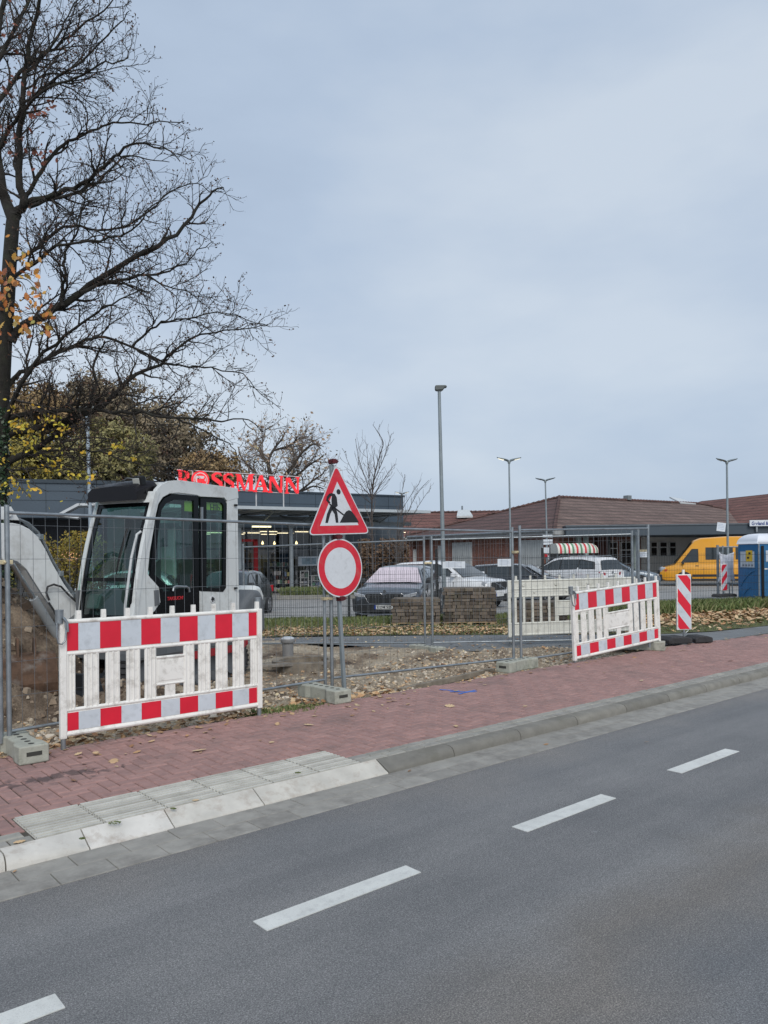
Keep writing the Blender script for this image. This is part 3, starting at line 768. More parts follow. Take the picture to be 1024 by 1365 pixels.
fig = [[(158, 256), (170, 251), (184, 256), (191, 272), (193, 312), (184, 320), (168, 308), (168, 282), (171, 266), (163, 264)],
       [(160, 255), (168, 262), (155, 282), (164, 296), (158, 303), (146, 286), (150, 268)],
       [(163, 310), (176, 318), (160, 350), (148, 392), (137, 392), (146, 350)],
       [(166, 312), (182, 318), (190, 345), (192, 392), (181, 392), (178, 352), (168, 332)],
       [(157, 306), (161, 300), (218, 352), (214, 358)],
       [(197, 392), (218, 352), (228, 338), (240, 332), (251, 337), (264, 356), (282, 392)]]
for pl in fig: g.prism([on(cT, *Z(*q), .0044) for q in pl], Nq * .001)
hd = Z(200, 245); g.prism([on(cT, hd[0] + .030 * k * cos(a * pi / 8), hd[1] + .030 * k * sin(a * pi / 8), .0044) for a in range(16)], Nq * .001)
g.build('roadworker_pictogram', blk, sg)
zr0 = up_for(797); zr1 = up_for(719); RR = (zr1 - zr0) / 2
cR = ln * ((zr0 + zr1) / 2) + Nq * .045 + Uq * .01
circ = lambda r: [(r * cos(a * pi / 32), r * sin(a * pi / 32)) for a in range(64)]
sg = bpy.data.objects.new('round_sign', None); C.objects.link(sg); sg.parent = post; sg['label'] = 'round white sign with red ring'
flat('sign_plate', circ(RR), cR, -.004, .004, sgn_back, sg); flat('white_edge', circ(RR), cR, 0, .002, signw, sg)
flat('red_border', circ(RR * .955), cR, .002, .0012, signr, sg); flat('white_field', circ(RR * .70), cR, .0032, .0012, signw, sg)
m_cl = mat('sign_clamp', (.085, .010, .014), .5, .2, .3, 20)
for h_ in (za + .015, (zb + zr1) / 2, zr0 - .015):
    g = G(); rq = Matrix((Uq, Nq, Lq)).transposed()
    g.box(ln * h_ + Nq * .02, (.05, .09, .055), rq); g.box(ln * h_ + Nq * .04 + Uq * .035, (.04, .04, .045), rq); g.cyl(ln * h_ + Nq * .05 - Uq * .04, ln * h_ + Nq * .05 + Uq * .07, .009, 8)
    g.build('clamp', m_cl, post, bevel=.006)
# ------------------------------------------------------------------ striped guide beacons
def beacon(label, p, rz, right=True, H=1.0, base=True, z=0):
    o = thing('guide_beacon', label, 'beacon', (p.x, p.y, z), rz, 'striped guide beacons')
    w_ = .25; zb_ = .22
    g = G(); g.bx(-w_ / 2 - .015, w_ / 2 + .015, -.02, .02, zb_, zb_ + H); g.build('panel', white_plastic, o, bevel=.008)
    g = G(); g.bx(-w_ / 2, w_ / 2, -.023, -.0205, zb_ + .015, zb_ + H - .015); g.build('white_reflective_field', reflw, o)
    g = G(); a, b_, lo, hi = -w_ / 2, w_ / 2, zb_ + .015, zb_ + H - .015
    pitch = (hi - lo) / 2.05; sl = .30
    def clipband(z0, hgt):
        pts = [(a, z0), (b_, z0 - sl), (b_, z0 - sl + hgt), (a, z0 + hgt)]
        if not right: pts = [(-x, y) for x, y in pts]
        for (lim, sgnn) in ((lo, 1), (hi, -1)):
            out = []
            for i in range(len(pts)):
                p1, p2 = pts[i - 1], pts[i]; i1, i2 = (p1[1] - lim) * sgnn >= 0, (p2[1] - lim) * sgnn >= 0
                if i1 != i2: tt = (lim - p1[1]) / (p2[1] - p1[1]); out.append((p1[0] + (p2[0] - p1[0]) * tt, lim))
                if i2: out.append(p2)
            pts = out
            if not pts: return
        if len(pts) > 2: g.prism([(x, -.0232, z_2) for x, z_2 in pts], (0, -.0012, 0))
    for k in range(-1, 4): clipband(lo + .04 + k * pitch * .97 , pitch * .5)
    g.build('red_reflective_field', reflr, o)
    g = G(); g.box((0, 0, zb_ + H + .035), (.04, .03, .09)); g.build('peg', white_plastic, o, bevel=.004)
    g = G(); g.cyl((0, 0, .08), (0, 0, zb_), .022, 8); g.tube([(-.1, 0, zb_), (-.03, 0, zb_ - .06), (.03, 0, zb_ - .06), (.1, 0, zb_)], .006, 6); g.build('stem', galv, o)
    if base:
        for (x0_, nm) in ((-.19, 'a'), (.28, 'b')):
            g = G(); L2, W2 = (.46, .40) if nm == 'a' else (.34, .36)
            pr = [(-L2 / 2, 0), (-L2 / 2, .07), (-L2 / 2 + .07, .115), (L2 / 2 - .10, .115), (L2 / 2, .085), (L2 / 2, 0)]
            g.prism([(x0_ + x, -W2 / 2, z_2) for x, z_2 in pr], (0, W2, 0)); g.build('rubber_base', rubber, o, bevel=.02, seg=3)
    return o
p = P(912, 857, 0); beacon('large red and white guide beacon on black rubber feet beside the leaning barrier', p, radians(12), H=.97, z=.01)
p = P(953, 794, -.1); beacon('smaller guide beacon standing in grass before the yellow van', V((p.x, p.y - .8, 0)), radians(20), False, H=.99, z=-.1)
# ------------------------------------------------------------------ pallets of pavers
m_pav = mat('weathered_paver', (.2, .17, .14), .9, 0, .15, 14, .4, 90, rnd=[(.05, .041, .034), (.105, .085, .068), (.14, .113, .09), (.19, .155, .122), (.08, .064, .052)], grime=((.10, .10, .06), .5, 5))
m_wood = mat('pallet_wood', (.34, .25, .15), .85, 0, .25, 8, .2, 40)
def pallet(label, px0, px1, py_top, py_bot, rz, depth=.85, gz=-.09):
    a, b_ = P(px0, py_bot, gz), P(px1, py_bot, gz); w_ = (b_ - a).length; top = PD((px0 + px1) / 2, py_top, a.y).z
    o = thing('paver_pallet', label, 'pallet', ((a.x + b_.x) / 2, a.y + depth / 2, gz), rz, 'pallets stacked with old pavers')
    g = G()
    for y in (-1, 0, 1):
        for x in (-1, 0, 1): g.box((x * (w_ / 2 - .07), y * (depth / 2 - .05), .055), (.12, .1, .075))
    for k in range(6): g.box((0, -depth / 2 + .05 + k * (depth - .1) / 5, .105), (w_ + .04, .1, .022))
    for y in (-1, 0, 1): g.box((0, y * (depth / 2 - .05), .01), (w_ + .04, .1, .02))
    g.build('wooden_pallet', m_wood, o)
    g = G(); z = .118; lay = 0; H_ = top - gz
    while z < H_ - .04:
        h = .078; x = -w_ / 2 + R.uniform(-.03, .03); 
        while x < w_ / 2 - .05:
            l_ = .2 if R.random() < .62 else .1; l_ = min(l_, w_ / 2 - x + .02)
            if not (z + 2 * h > H_ and R.random() < .10):
                g.box((x + l_ / 2, -depth / 2 + .1 + R.uniform(-.022, .022), z + h / 2 + R.uniform(-.003, .003)), (l_ - R.uniform(.007, .018), .2, h - R.uniform(.005, .013)), RZ(R.gauss(0, .03)))
            x += l_
        for (x_, s_) in ((-w_ / 2 + .05, 1), (w_ / 2 - .05, 1)):
            y = -depth / 2 + .21
            while y < depth / 2 - .05: g.box((x_ + R.uniform(-.01, .01), y + .1, z + h / 2), (.1, .19, h - .005)); y += .2
        z += h
    g.bx(-w_ / 2 + .1, w_ / 2 - .1, -depth / 2 + .2, depth / 2, .118, z - .003)
    g.build('paver_stack', m_pav, o, rnd=True)
    return o
pallet('low pallet of brown pavers in front of the dark car with the pink sunshade', 525, 588, 799, 837, radians(-4))
pallet('tall pallet of brown pavers stacked in front of the white car', 594, 664, 784, 836, radians(-5))
pallet('pallet of pavers seen through the slats of the white barrier', 690, 762, 802, 838, radians(-6))
# ------------------------------------------------------------------ grey pipe stub with cap, manhole frame
p = P(384, 876, -.12); o = thing('vent_pipe', 'short grey pipe with a pale domed cap sticking out of the earth', 'pipe', (p.x, p.y, -.15))
m_pipe = mat('grey_pipe', (.20, .20, .20), .6, 0, .12, 8); 
g = G(); g.lathe([(.095, 0), (.095, .30), (.092, .31)], (0, 0, 0), 24); g.build('pipe', m_pipe, o, smooth=40)
g = G(); g.lathe([(.118, .28), (.122, .29), (.122, .335), (.116, .345)], (0, 0, 0), 24); g.build('collar', m_pipe, o, smooth=40)
g = G(); g.lathe([(.112, .345), (.105, .362), (.07, .378), (.02, .384)], (0, 0, 0), 24); g.build('cap', mat('pale_cap', (.50, .53, .56), .5), o, smooth=50)
p = P(425, 906, -.12)
o = thing('manhole_ring', 'half buried concrete shaft ring behind the road sign posts', 'shaft ring', (p.x - .35, p.y + 1.4, -.20))
g = G(); n = 40; prof = [(.50, 0), (.50, .17), (.49, .18), (.40, .18), (.39, .17), (.39, 0)]
b0 = 0
for k in range(n + 1):
    a = 2 * pi * k / n
    for r_, z in prof: g.v.append((cos(a) * r_, sin(a) * r_, z))
for k in range(n):
    for q in range(len(prof) - 1): i = k * len(prof) + q; g._f((i, i + 1, i + 1 + len(prof), i + len(prof)))
g.build('concrete_ring', mat('dirty_concrete', (.23, .20, .16), .95, 0, .3, 6, .4, 50, grime=((.12, .09, .06), .8, 4)), o, smooth=40)
o = thing('timber_plank', 'weathered grey plank lying on the earth behind the left barrier', 'plank', (P(345, 893, -.1).x, P(345, 893, -.1).y, -.06), radians(12))
g = G(); g.box((.2, 0, .02), (1.6, .10, .04)); g.build('board', mat('grey_timber', (.22, .20, .175), .9, 0, .3, 12, .3, 30), o, bevel=.004)
g = G(); p, q = P(495, 928, -.04), P(655, 893, -.04)  # edging kerb half buried beside the pavement
d = (q - p); o = thing('edging_stone', 'half buried earth covered edging stone between signs and middle fence joint', 'edging stone', (p.x + .05, p.y + .12, -.1), atan2(d.y, d.x))
g.bx(.05, d.length, -.03, .03, 0, .075); g.build('stone', mat('dirty_concrete', (.23, .20, .16)), o, bevel=.008)
# ------------------------------------------------------------------ lamp posts
def lamppost(label, px_b, px_t, py_t, Y, r0, r1, kind, gz=-.25, yaw=0.0, group='lamp posts'):
    tp = PD(px_t, py_t, Y); bt = V((PD(px_b, 745, Y).x, Y, gz))
    o = thing('lamp_post', label, 'lamp post', bt, 0, group)
    T = tp - bt; g = G(); K = 8
    g.tube([T * (i / K) for i in range(K + 1)], [r0 + (r1 - r0) * i / K for i in range(K + 1)], 14); g.build('pole', galv_pole if kind != 'pale' else mat('pale_pole', (.34, .40, .45), .45, .4, .1, 3), o, smooth=40)
    if kind == 'single':
        g = G(); pr = [(-.115, .0), (-.115, .085), (-.08, .10), (.16, .10), (.20, .085), (.21, .05), (.15, .04), (.09, -.03), (-.09, -.04)]
        g.prism([(T.x + x, T.y - .09, T.z + z) for x, z in pr], (0, .18, 0)); g.build('lamp_head', mat('lamp_housing', (.09, .105, .105), .5, .1), o, bevel=.018, seg=3)
        g = G(); g.bx(T.x - .06, T.x + .07, T.y - .05, T.y + .05, T.z - .05, T.z - .042); g.build('lens', mat('lamp_lens', (.35, .38, .38), .2), o)
    elif kind == 'wing':
        for s_ in (-1, 1):
            g = G(); n = 7; lf, wd = .54, .11; rows = []
            for i in range(n + 1):
                u = i / n; x = .04 + u * lf; z = .02 + .15 * u ** .75 + (.012 if i == n else 0); wv = wd * sin(pi * min(1, .15 + u * .85)) ** .7 + .01; th = .055 * (1 - u * .75) + .008
                rows.append([(x, -wv, z), (x, 0, z + th), (x, wv, z), (x, 0, z - th)])
            for rw in rows:
                for (x, y, z) in rw: v_ = RZ(yaw) @ V((s_ * x, y, z)); g.v.append((T.x + v_.x, T.y + v_.y, T.z + v_.z))
            for i in range(n):
                for q in range(4): a = i * 4 + q; b_ = i * 4 + (q + 1) % 4; g._f((a, b_, b_ + 4, a + 4))
            g._f((0, 1, 2, 3)); g._f([n * 4 + q for q in range(4)])
            hd = g.build('lamp_head', mat('wing_lamp', (.20, .235, .24), .4, .3), o, smooth=50)
            g = G(); pts = []
            for (x, y) in ((.26, -.07), (.52, -.03), (.52, .03), (.26, .07)):
                u = (x - .04) / lf; z = .02 + .15 * u ** .75 - .05 * (1 - u * .5); v_ = RZ(yaw) @ V((s_ * x, y, z)); pts.append((T.x + v_.x, T.y + v_.y, T.z + v_.z))
            g.prism(pts, (0, 0, -.012)); g.build('lens', emit('lit_lens', (1.0, .93, .74), .75) if ' lit ' in label or 'lit heads' in label else mat('lamp_lens', (.35, .38, .38), .2), hd)
        g = G(); g.lathe([(.06, -.1), (.075, 0), (.05, .06)], T, 12); g.build('hub', mat('wing_lamp', (.2, .235, .24)), o, smooth=50)
    elif kind == 'pale':
        g = G(); g.box(T + V((.05, -.1, .05)), (.5, .28, .12)); g.build('lamp_head', mat('lamp_housing', (.11, .13, .13)), o, bevel=.03)
        g = G(); g.box(V((.12, -.05, T.z * .70)), (.10, .10, .14)); g.build('bracket', galv, o)
    return o
lamppost('tall single headed lamp post in front of the parked white car', 592, 585.5, 519, 20.9, .064, .042, 'single')
lamppost('double winged lamp post with lit heads above the dark roof', 681, 678.7, 615, 35.5, .050, .036, 'wing', yaw=radians(8))
lamppost('double winged lamp post above the striped awning, unlit', 730.5, 727, 641, 45.5, .055, .040, 'wing', yaw=radians(-6))
lp = lamppost('double winged lamp post in front of the yellow van, unlit', 970.5, 969, 616, 37.5, .062, .045, 'wing', yaw=radians(10))
lamppost('pale lamp post behind the excavator, its head hidden by branches', 123.5, 116, 548, 23.5, .062, .05, 'pale')
lamppost('small double winged lamp showing lit above the store roof corner', 536.5, 536, 658.5, 62, .08, .05, 'wing', yaw=radians(5))
notice('tilted white notice tied to the lamp post before the yellow van', 961.5, 702.5, 37.3, .42, .42, 0, radians(8))
# direction sign stack on lamp post near the awning
o = thing('direction_signs', 'stack of small white direction signs beside the striped awning', 'signs', PD(729, 745, 41), 0)
o.location.z = -.25
g = G(); g.cyl((0, 0, 0), (0, 0, 3.05), .05, 8); g.build('post', galv_pole, o)
for (z, h, x0, x1, m_) in ((2.75, .14, -.22, .30, paper), (2.52, .12, -.2, .30, paper), (2.36, .12, -.2, .30, paper), (2.0, .30, -.18, .20, paper), (1.62, .20, .02, .30, paper), (1.72, .14, -.12, .03, mat('sign_red', (.6, .015, .035)))):
    g = G(); g.bx(x0, x1, -.09, -.06, z - h / 2, z + h / 2); g.build('plate', m_, o)
# ------------------------------------------------------------------ steel mesh fence along the car park
mf = thing('mesh_fence', 'dark steel mesh fence running along the edge of the car park', 'fence', (0, 0, 0))
m_mesh = mat('fence_wire_dark', (.025, .032, .035), .5, .3, .2, 4)
m_meshl = mat('fence_wire_pale', (.13, .15, .15), .5, .4, .2, 4)
def seg(x0, x1, H, gz, mm, sp=.05, hs=.2):
    g = G(); n = max(1, int((x1 - x0) / sp))
    for k in range(n + 1):
        x = x0 + (x1 - x0) * k / n; y = fy(x); g.tube([(x, y, gz), (x, y, gz + H)], .0033, 3, False)
    z = gz + .05
    while z < gz + H:
        for dy in (-.006, .006): g.tube([(x0, fy(x0) + dy, z), (x1, fy(x1) + dy, z)], .0045, 3, False)
        z += hs
    g.build('mesh_panel', mm, mf, fixn=False)
xs = [-15.8, -13.2, -10.6, -8.0, -5.6, -3.2, -.9]
for a, b_ in zip(xs, xs[1:]): seg(a, b_, 1.25, -.14, m_mesh)
seg(-.9, 1.33, 1.35, -.14, m_mesh)
xs2 = [1.33, 4.15, 7.2, 10.85, 13.6, 16.4]
for a, b_ in zip(xs2, xs2[1:]): seg(a, b_, 1.72, -.16, m_mesh)
for x, h in [(x, 1.3) for x in xs[1:]] + [(x, 1.88) for x in xs2]:
    g = G(); g.box((x, fy(x) - .04, -.2 + h / 2 + .03), (.06, .05, h + .06)); g.build('post', black if x > 1 else m_mesh, mf)
# ------------------------------------------------------------------ portable toilet
tb = P(1011, 800, -.15); tl_o = thing('portable_toilet', 'blue portable toilet with a white domed roof at the right edge', 'toilet', (tb.x, tb.y, -.15), 0)
m_blu = mat('toilet_blue', (.012, .13, .30), .45, 0, .15, 2.5, .05, 8); ruv = radians(4)
# corner of the box is at the local origin: side wall runs left/back, door front runs right
sd_ = V((-.19, .98, 0)).normalized(); fr = V((.98, .19, 0)).normalized(); hb = 1.98
cs = [V((0, 0, 0)), sd_ * 1.10, sd_ * 1.10 + fr * 1.10, fr * 1.10]
g = G(); g.prism([c for c in cs], (0, 0, hb)); g.build('cabin', m_blu, tl_o, bevel=.03)
g = G(); ctr = sum(cs, V((0, 0, 0))) / 4; n = 6; lay = []
for i in range(n):
    u = i / (n - 1); k = 1.06 * (cos(u * pi / 2 * .82)) + .0; lay.append((k, hb + .02 + .36 * sin(u * pi / 2)))
for k, z in [(1.06, hb)] + lay:
    for c in cs: q = ctr + (c - ctr) * k; g.v.append((q.x, q.y, z))
for i in range(n):
    for q in range(4): g._f((i * 4 + q, i * 4 + (q + 1) % 4, (i + 1) * 4 + (q + 1) % 4, (i + 1) * 4 + q))
g._f([n * 4 + q for q in range(4)]); g._f((3, 2, 1, 0))
rf = g.build('roof', mat('toilet_roof', (.72, .75, .80), .4, 0, .03), tl_o, bevel=.09, seg=4, smooth=60)
fn = V((fr.y, -fr.x, 0)); sn = V((-sd_.y, sd_.x, 0))
if sn.y > 0: sn = -sn
for q in (.04,):
    g = G(); g.cyl(fr * .02 + fn * .03, fr * .02 + fn * .03 + V((0, 0, hb)), .03, 8); g.build('corner_profile', galv, tl_o)
def onwall(d, nn, u0, u1, z0, z1, off, m_, name, th=.008):
    g = G(); g.prism([d * u0 + nn * off + V((0, 0, z0)), d * u1 + nn * off + V((0, 0, z0)), d * u1 + nn * off + V((0, 0, z1)), d * u0 + nn * off + V((0, 0, z1))], nn * th); return g.build(name, m_, tl_o)
onwall(fr, fn, .12, 1.0, .06, hb - .08, .003, mat('toilet_door', (.014, .12, .27), .5, 0, .15, 3), 'door', .02)
onwall(sd_, sn, .18, .95, 1.15, 1.72, .003, mat('label_grey', (.50, .56, .62), .5, 0, .1, 6), 'notice_board')
onwall(sd_, sn, .28, .62, 1.36, 1.76, .012, mat('label_yellow', (.78, .50, .02), .5, 0, .1, 5), 'yellow_sticker')
for (a, z) in ((.36, 1.62), (.44, 1.46)): onwall(sd_, sn, a, a + .1, z, z + .07, .021, blk, 'sticker_symbol')
for k in range(4): onwall(sd_, sn, .24 + .16 * k, .34 + .16 * k, 1.19, 1.26, .012, mat('label_ink', (.2, .22, .25)), 'printed_box')
onwall(fr, fn, .30, .95, 1.35, 1.75, .024, mat('label_grey', (.5, .56, .62)), 'emblem_plate')
onwall(fr, fn, .24, .36, 1.08, 1.13, .024, white_plastic, 'handle')
for k in range(5):
    z = .15 + k * .0
g = G()
for (u0, z0, u1, z1) in ((.15, 1.05, .55, .85), (.55, .85, .95, .45), (.4, .45, .8, .15)):
    g.tube([sd_ * u0 + sn * .005 + V((0, 0, z0)), sd_ * (u0 + u1) * .5 + sn * .02 + V((0, 0, (z0 + z1) / 2 + .03)), sd_ * u1 + sn * .005 + V((0, 0, z1))], .018, 6)
g.build('wall_ribs', m_blu, tl_o, smooth=60)
# ------------------------------------------------------------------ barrier rack with white sack, behind the mesh fence
p = P(972, 795, -.15); fr_o = thing('site_gate_frame', 'galvanised frame with upright bars beside the blue toilet', 'frame', (p.x - .4, p.y - .3, -.15), radians(8))
g = G(); g.cyl((-.16, 0, 0), (-.16, 0, 1.98), .05, 10); g.cyl((.05, 0, 0), (.05, 0, 1.95), .03, 10); g.cyl((-.16, 0, 1.9), (1.3, 0, 1.9), .024, 8); g.cyl((-.16, 0, .5), (1.3, 0, .5), .02, 8)
for x in (.30, .42, .70): g.cyl((x, 0, 0), (x, 0, 1.9 if x > .5 else .9), .022, 8)
for k in range(7): g.cyl((-.16, -.01, .5 + k * .2), (.05, -.01, .5 + k * .2), .012, 6)
g.build('tube_frame', galv, fr_o, smooth=50)
q = V((p.x - .4, p.y - .42, 0)); o = thing('white_sack', 'torn white sack hanging on the galvanised frame', 'sack', (q.x, q.y, .38), radians(8))
g = G(); nx, nz = 16, 18
for j in range(nz + 1):
    for i in range(nx + 1):
        u, v_ = i / nx, j / nz
        wv = .30 - .05 * sin(v_ * pi) + (.05 * (1 - v_)); x = .08 + (u - .5) * 2 * wv
        edge = .14 * max(0, sin(u * pi * 3.0)) if v_ < .35 else 0
        z = v_ * 1.18 + (edge * (1 - v_ / .35) if v_ < .35 else 0) - (.10 * sin(u * pi) * (v_ > .85))
        g.v.append((x, -.07 - .05 * sin(u * pi * 4 + v_ * 2) - .03 * noise.noise(V((u * 4, v_ * 4, 2))), z))
for j in range(nz):
    for i in range(nx): a = j * (nx + 1) + i; g._f((a, a + 1, a + nx + 2, a + nx + 1))
a = g.build('cloth', mat('white_sack', (.66, .68, .74), .8, 0, .08, 6), o, smooth=70, fixn=False); md = a.modifiers.new('s', 'SOLIDIFY'); md.thickness = .01
# ------------------------------------------------------------------ excavator
OX, OY, OZ = -3.49, 10.85, -.20
fdir = V((-.456, -.89, 0)).normalized(); ldir = V((-fdir.y, fdir.x, 0)); EA = atan2(fdir.y, fdir.x)
exo = thing('excavator', 'light grey crawler excavator with a tall glass cab, parked behind the wire fence', 'excavator', (OX, OY, OZ), EA)
ORG = V((OX, OY, OZ))
def side(px, py, c=1.05):
    """picture point -> local (x, z) on the machine's plane y = c"""
    d = ray(px, py); o = V((0, 0, EYE)) - ORG
    tt = (c - o.dot(ldir)) / d.dot(ldir); q = o + d * tt
    return (q.dot(fdir), q.z)
m_cab = mat('machine_grey', (.63, .66, .66), .38, 0, .05, 2, .02, 12, grime=((.30, .29, .26), .5, 4), coat=.3)
m_cabd = mat('machine_dark_grey', (.11, .12, .13), .5, 0, .1, 4)
m_boom = mat('boom_paint', (.70, .72, .72), .4, 0, .05, 2.2, .03, 12, grime=((.36, .35, .32), .5, 3), coat=.2)
gl_cab = glass('cab_glass', (.52, .74, .68), .07)
m_seat = mat('seat_fabric', (.03, .045, .05), .8)
CY = 1.05; CR = .08                              # left wall plane and right wall plane
def sp(pts, c=CY): return [V((x, c, z)) for x, z in [side(a, b_, c) for a, b_ in pts]]
body = thing  # alias not used
cabp = bpy.data.objects.new('cab', None); C.objects.link(cabp); cabp.parent = exo
# left wall pieces (prisms 5 cm thick going inwards)
def wall(name, pts, m_, th=.05, off=0.0, bev=.006, par=cabp, c=CY):
    g = G(); g.prism([p + V((0, off, 0)) for p in sp(pts, c)], (0, -th, 0)); return g.build(name, m_, par, bevel=bev)
wall('rear_pillar', [(299, 663), (317, 650.5), (319, 822), (296, 822), (297, 790), (301, 785), (303, 668)], m_cab)
wall('roof_rail', [(205, 664), (209, 652), (215, 645.5), (226, 641), (240, 640), (317, 651), (318, 664), (303, 668), (299, 663.5), (267, 662), (262, 660), (238, 657), (226, 658), (217, 663), (211, 672), (207, 690), (202, 690)], m_cab, .06, .004)
wall('front_pillar', [(202, 690), (207, 690), (205, 706), (200, 735), (197, 765), (199, 768), (212, 782), (214, 803), (206, 815), (196, 822), (176, 822), (186, 760), (195, 705)], m_cab, .06, .002)
wall('lower_panel', [(266, 788), (301, 787), (319, 790), (319, 822), (266, 822)], m_cab, .05, .001)
wall('door_panel', [(200, 770), (214, 780), (218, 788), (266, 788), (266, 822), (200, 822), (214, 806), (213, 785)], blackpaint, .04, .003)
# black glass borders
def ringwall(name, outer, inner, m_, th=.03, off=0.0):
    o_, i_ = sp(outer), sp(inner); n = len(o_); g = G()
    for k in range(n):
        j = (k + 1) % n; a, b_, c, d = o_[k], o_[j], i_[j], i_[k]
        g.prism([q + V((0, off, 0)) for q in (a, b_, c, d)], (0, -th, 0))
    return g.build(name, m_, cabp)
ringwall('door_frame', [(200, 770), (203, 735), (207, 700), (212, 674), (219, 664), (230, 659), (264, 661), (265, 788), (232, 789), (216, 783)],
         [(206, 766), (208, 735), (212, 700), (215, 680), (221, 671), (232, 666), (258, 667), (259, 784), (232, 785), (218, 777)], blackpaint, .03, .006)
ringwall('window_frame', [(267, 664), (298, 665), (302, 671), (301, 783), (297, 789), (267, 788)],
         [(275, 669), (295, 670), (298, 674), (297, 779), (294, 784), (275, 783)], blackpaint, .03, .006)
def pane(name, pts, off=-.012, m_=gl_cab, c=CY, par=cabp):
    g = G(); g.face([p + V((0, off, 0)) for p in sp(pts, c)]); return g.build(name, m_, par, fixn=False)
pane('door_glass', [(206, 766), (208, 735), (212, 700), (215, 680), (221, 671), (232, 666), (258, 667), (259, 784), (232, 785), (218, 777)])
pane('rear_side_window', [(275, 669), (295, 670), (298, 674), (297, 779), (294, 784), (275, 783)])
g = G(); g.tube([p + V((0, .03, 0)) for p in sp([(205, 790), (207, 783.5), (211, 782.5), (214, 784)])], .012, 6)
a = sp([(228, 788), (229, 783), (232, 781.5), (246, 782), (249, 784), (250, 789)])
g = G(); g.tube([p + V((0, .035, 0)) for p in a], .014, 8); g.build('door_handle', galv, cabp, smooth=60)
wall('vent_recess', [(205, 787), (211, 786), (212.5, 806), (206, 808)], m_cabd, .02, .012, .004)
wall('door_hinge', [(266.5, 676), (269, 676), (269, 696), (266.5, 696)], galv, .03, .03, .003)
g = G(); q = sp([(283, 799)])[0]; g.lathe([(.05, .0), (.05, .006)], q + V((0, .002, 0)), 20, 'y'); g.build('round_badge', mat('badge_white', (.7, .72, .74), .4), cabp)
g = G(); g.box(q + V((0, .010, 0)), (.022, .003, .075)); g.box(q + V((0, .0105, .0)), (.07, .003, .02)); g.box(q + V((-.03, .0105, 0)), (.014, .003, .04)); g.box(q + V((0, .011, .02)), (.04, .003, .012)); g.build('badge_symbol', blk, cabp)
for (px, py) in ((313, 673.5), (313, 784)):
    g = G(); q = sp([(px, py)])[0]; g.box(q + V((0, .02, 0)), (.05, .03, .03)); g.build('rubber_stop', black, cabp, bevel=.006)
def text3(txt, size, m_, par, loc, rotm, name='lettering', ext=.002, sx=1.0, bold=0.0, align='CENTER', shear=0):
    cu = bpy.data.curves.new(name, 'FONT'); cu.body = txt; cu.size = size; cu.extrude = ext; cu.align_x = align; cu.offset = bold; cu.shear = shear
    to = bpy.data.objects.new('tmp', cu); C.objects.link(to); dg = bpy.context.evaluated_depsgraph_get()
    me = bpy.data.meshes.new_from_object(to.evaluated_get(dg)); bpy.data.objects.remove(to); me.name = name
    o = bpy.data.objects.new(name, me); C.objects.link(o); me.materials.clear(); me.materials.append(m_)
    if par: o.parent = par
    o.matrix_local = Matrix.Translation(loc) @ rotm.to_4x4() @ Matrix.Diagonal((sx, 1, 1, 1)); return o
# on the left wall the reader's right is local -x
rside = Matrix(((-1, 0, 0), (0, 0, 1), (0, 1, 0)))
q = sp([(233, 799.5)])[0]; text3('TAKEUCHI', .062, mat('red_letters', (.55, .02, .03), .4), cabp, q + V((0, .006, 0)), rside, 'red_lettering', shear=.2, bold=.001)
# front: raked plane from lower nose to roof
fxt, fzt = side(205, 664)[0] - .0, side(205, 664)[1]; fxb, fzb = side(178, 824)
def fr_(u, v_, off=0.0):
    """u 0 = left pillar .. 1 = right; v 0 bottom .. 1 top"""
    x = fxb + (fxt - fxb) * v_ + .05 * sin(pi * v_) ; z = fzb + (fzt - fzb) * v_
    bow = .05 * sin(pi * u)
    return V((x + off + bow, CY - u * (CY - CR), z))
def fstrip(name, u0, u1, v0, v1, m_, off0=0.0, th=.05, nu=6, nv=8):
    g = G()
    for i in range(nu):
        for j in range(nv):
            a = [(u0 + (u1 - u0) * (i + di) / nu, v0 + (v1 - v0) * (j + dj) / nv) for di, dj in ((0, 0), (1, 0), (1, 1), (0, 1))]
            g.face([fr_(u, v_, off0) for u, v_ in a])
            g.face([fr_(u, v_, off0 - th) for u, v_ in a[::-1]])
    for (ua, va, ub, vb, n) in ((u0, v0, u1, v0, nu), (u0, v1, u1, v1, nu), (u0, v0, u0, v1, nv), (u1, v0, u1, v1, nv)):
        for k in range(n):
            p, q = [(ua + (ub - ua) * (k + d) / n, va + (vb - va) * (k + d) / n) for d in (0, 1)]
            g.face([fr_(*p, off0), fr_(*q, off0), fr_(*q, off0 - th), fr_(*p, off0 - th)])
    return g.build(name, m_, cabp, smooth=35)
fstrip('corner_pillar', -.02, .028, -.12, 1.06, m_cab, .02, .07)
fstrip('corner_pillar', .955, 1.03, -.12, 1.06, m_cab, .02, .07)
fstrip('header', .028, .955, .965, 1.06, m_cab, .015, .06)
fstrip('glass_border', .028, .085, -.12, .965, blackpaint, .006, .02); fstrip('glass_border', .875, .955, 0, .965, blackpaint, .006, .02)
fstrip('glass_border', .085, .875, .93, .965, blackpaint, .006, .02); fstrip('glass_border', .085, .875, .30, .33, blackpaint, .006, .02); fstrip('glass_border', .085, .875, -.12, .02, blackpaint, .006, .02)
nu, nv = 6, 8
for (va, vb, nm) in ((.01, .30, 'lower_windscreen'), (.33, .935, 'windscreen')):
    g = G()
    for i in range(nu):
        for j in range(nv):
            a = [(.08 + .80 * (i + di) / nu, va + (vb - va) * (j + dj) / nv) for di, dj in ((0, 0), (1, 0), (1, 1), (0, 1))]
            g.face([fr_(u, v_, -.004) for u, v_ in a])
    g.build(nm, gl_cab, cabp, smooth=40, fixn=False)
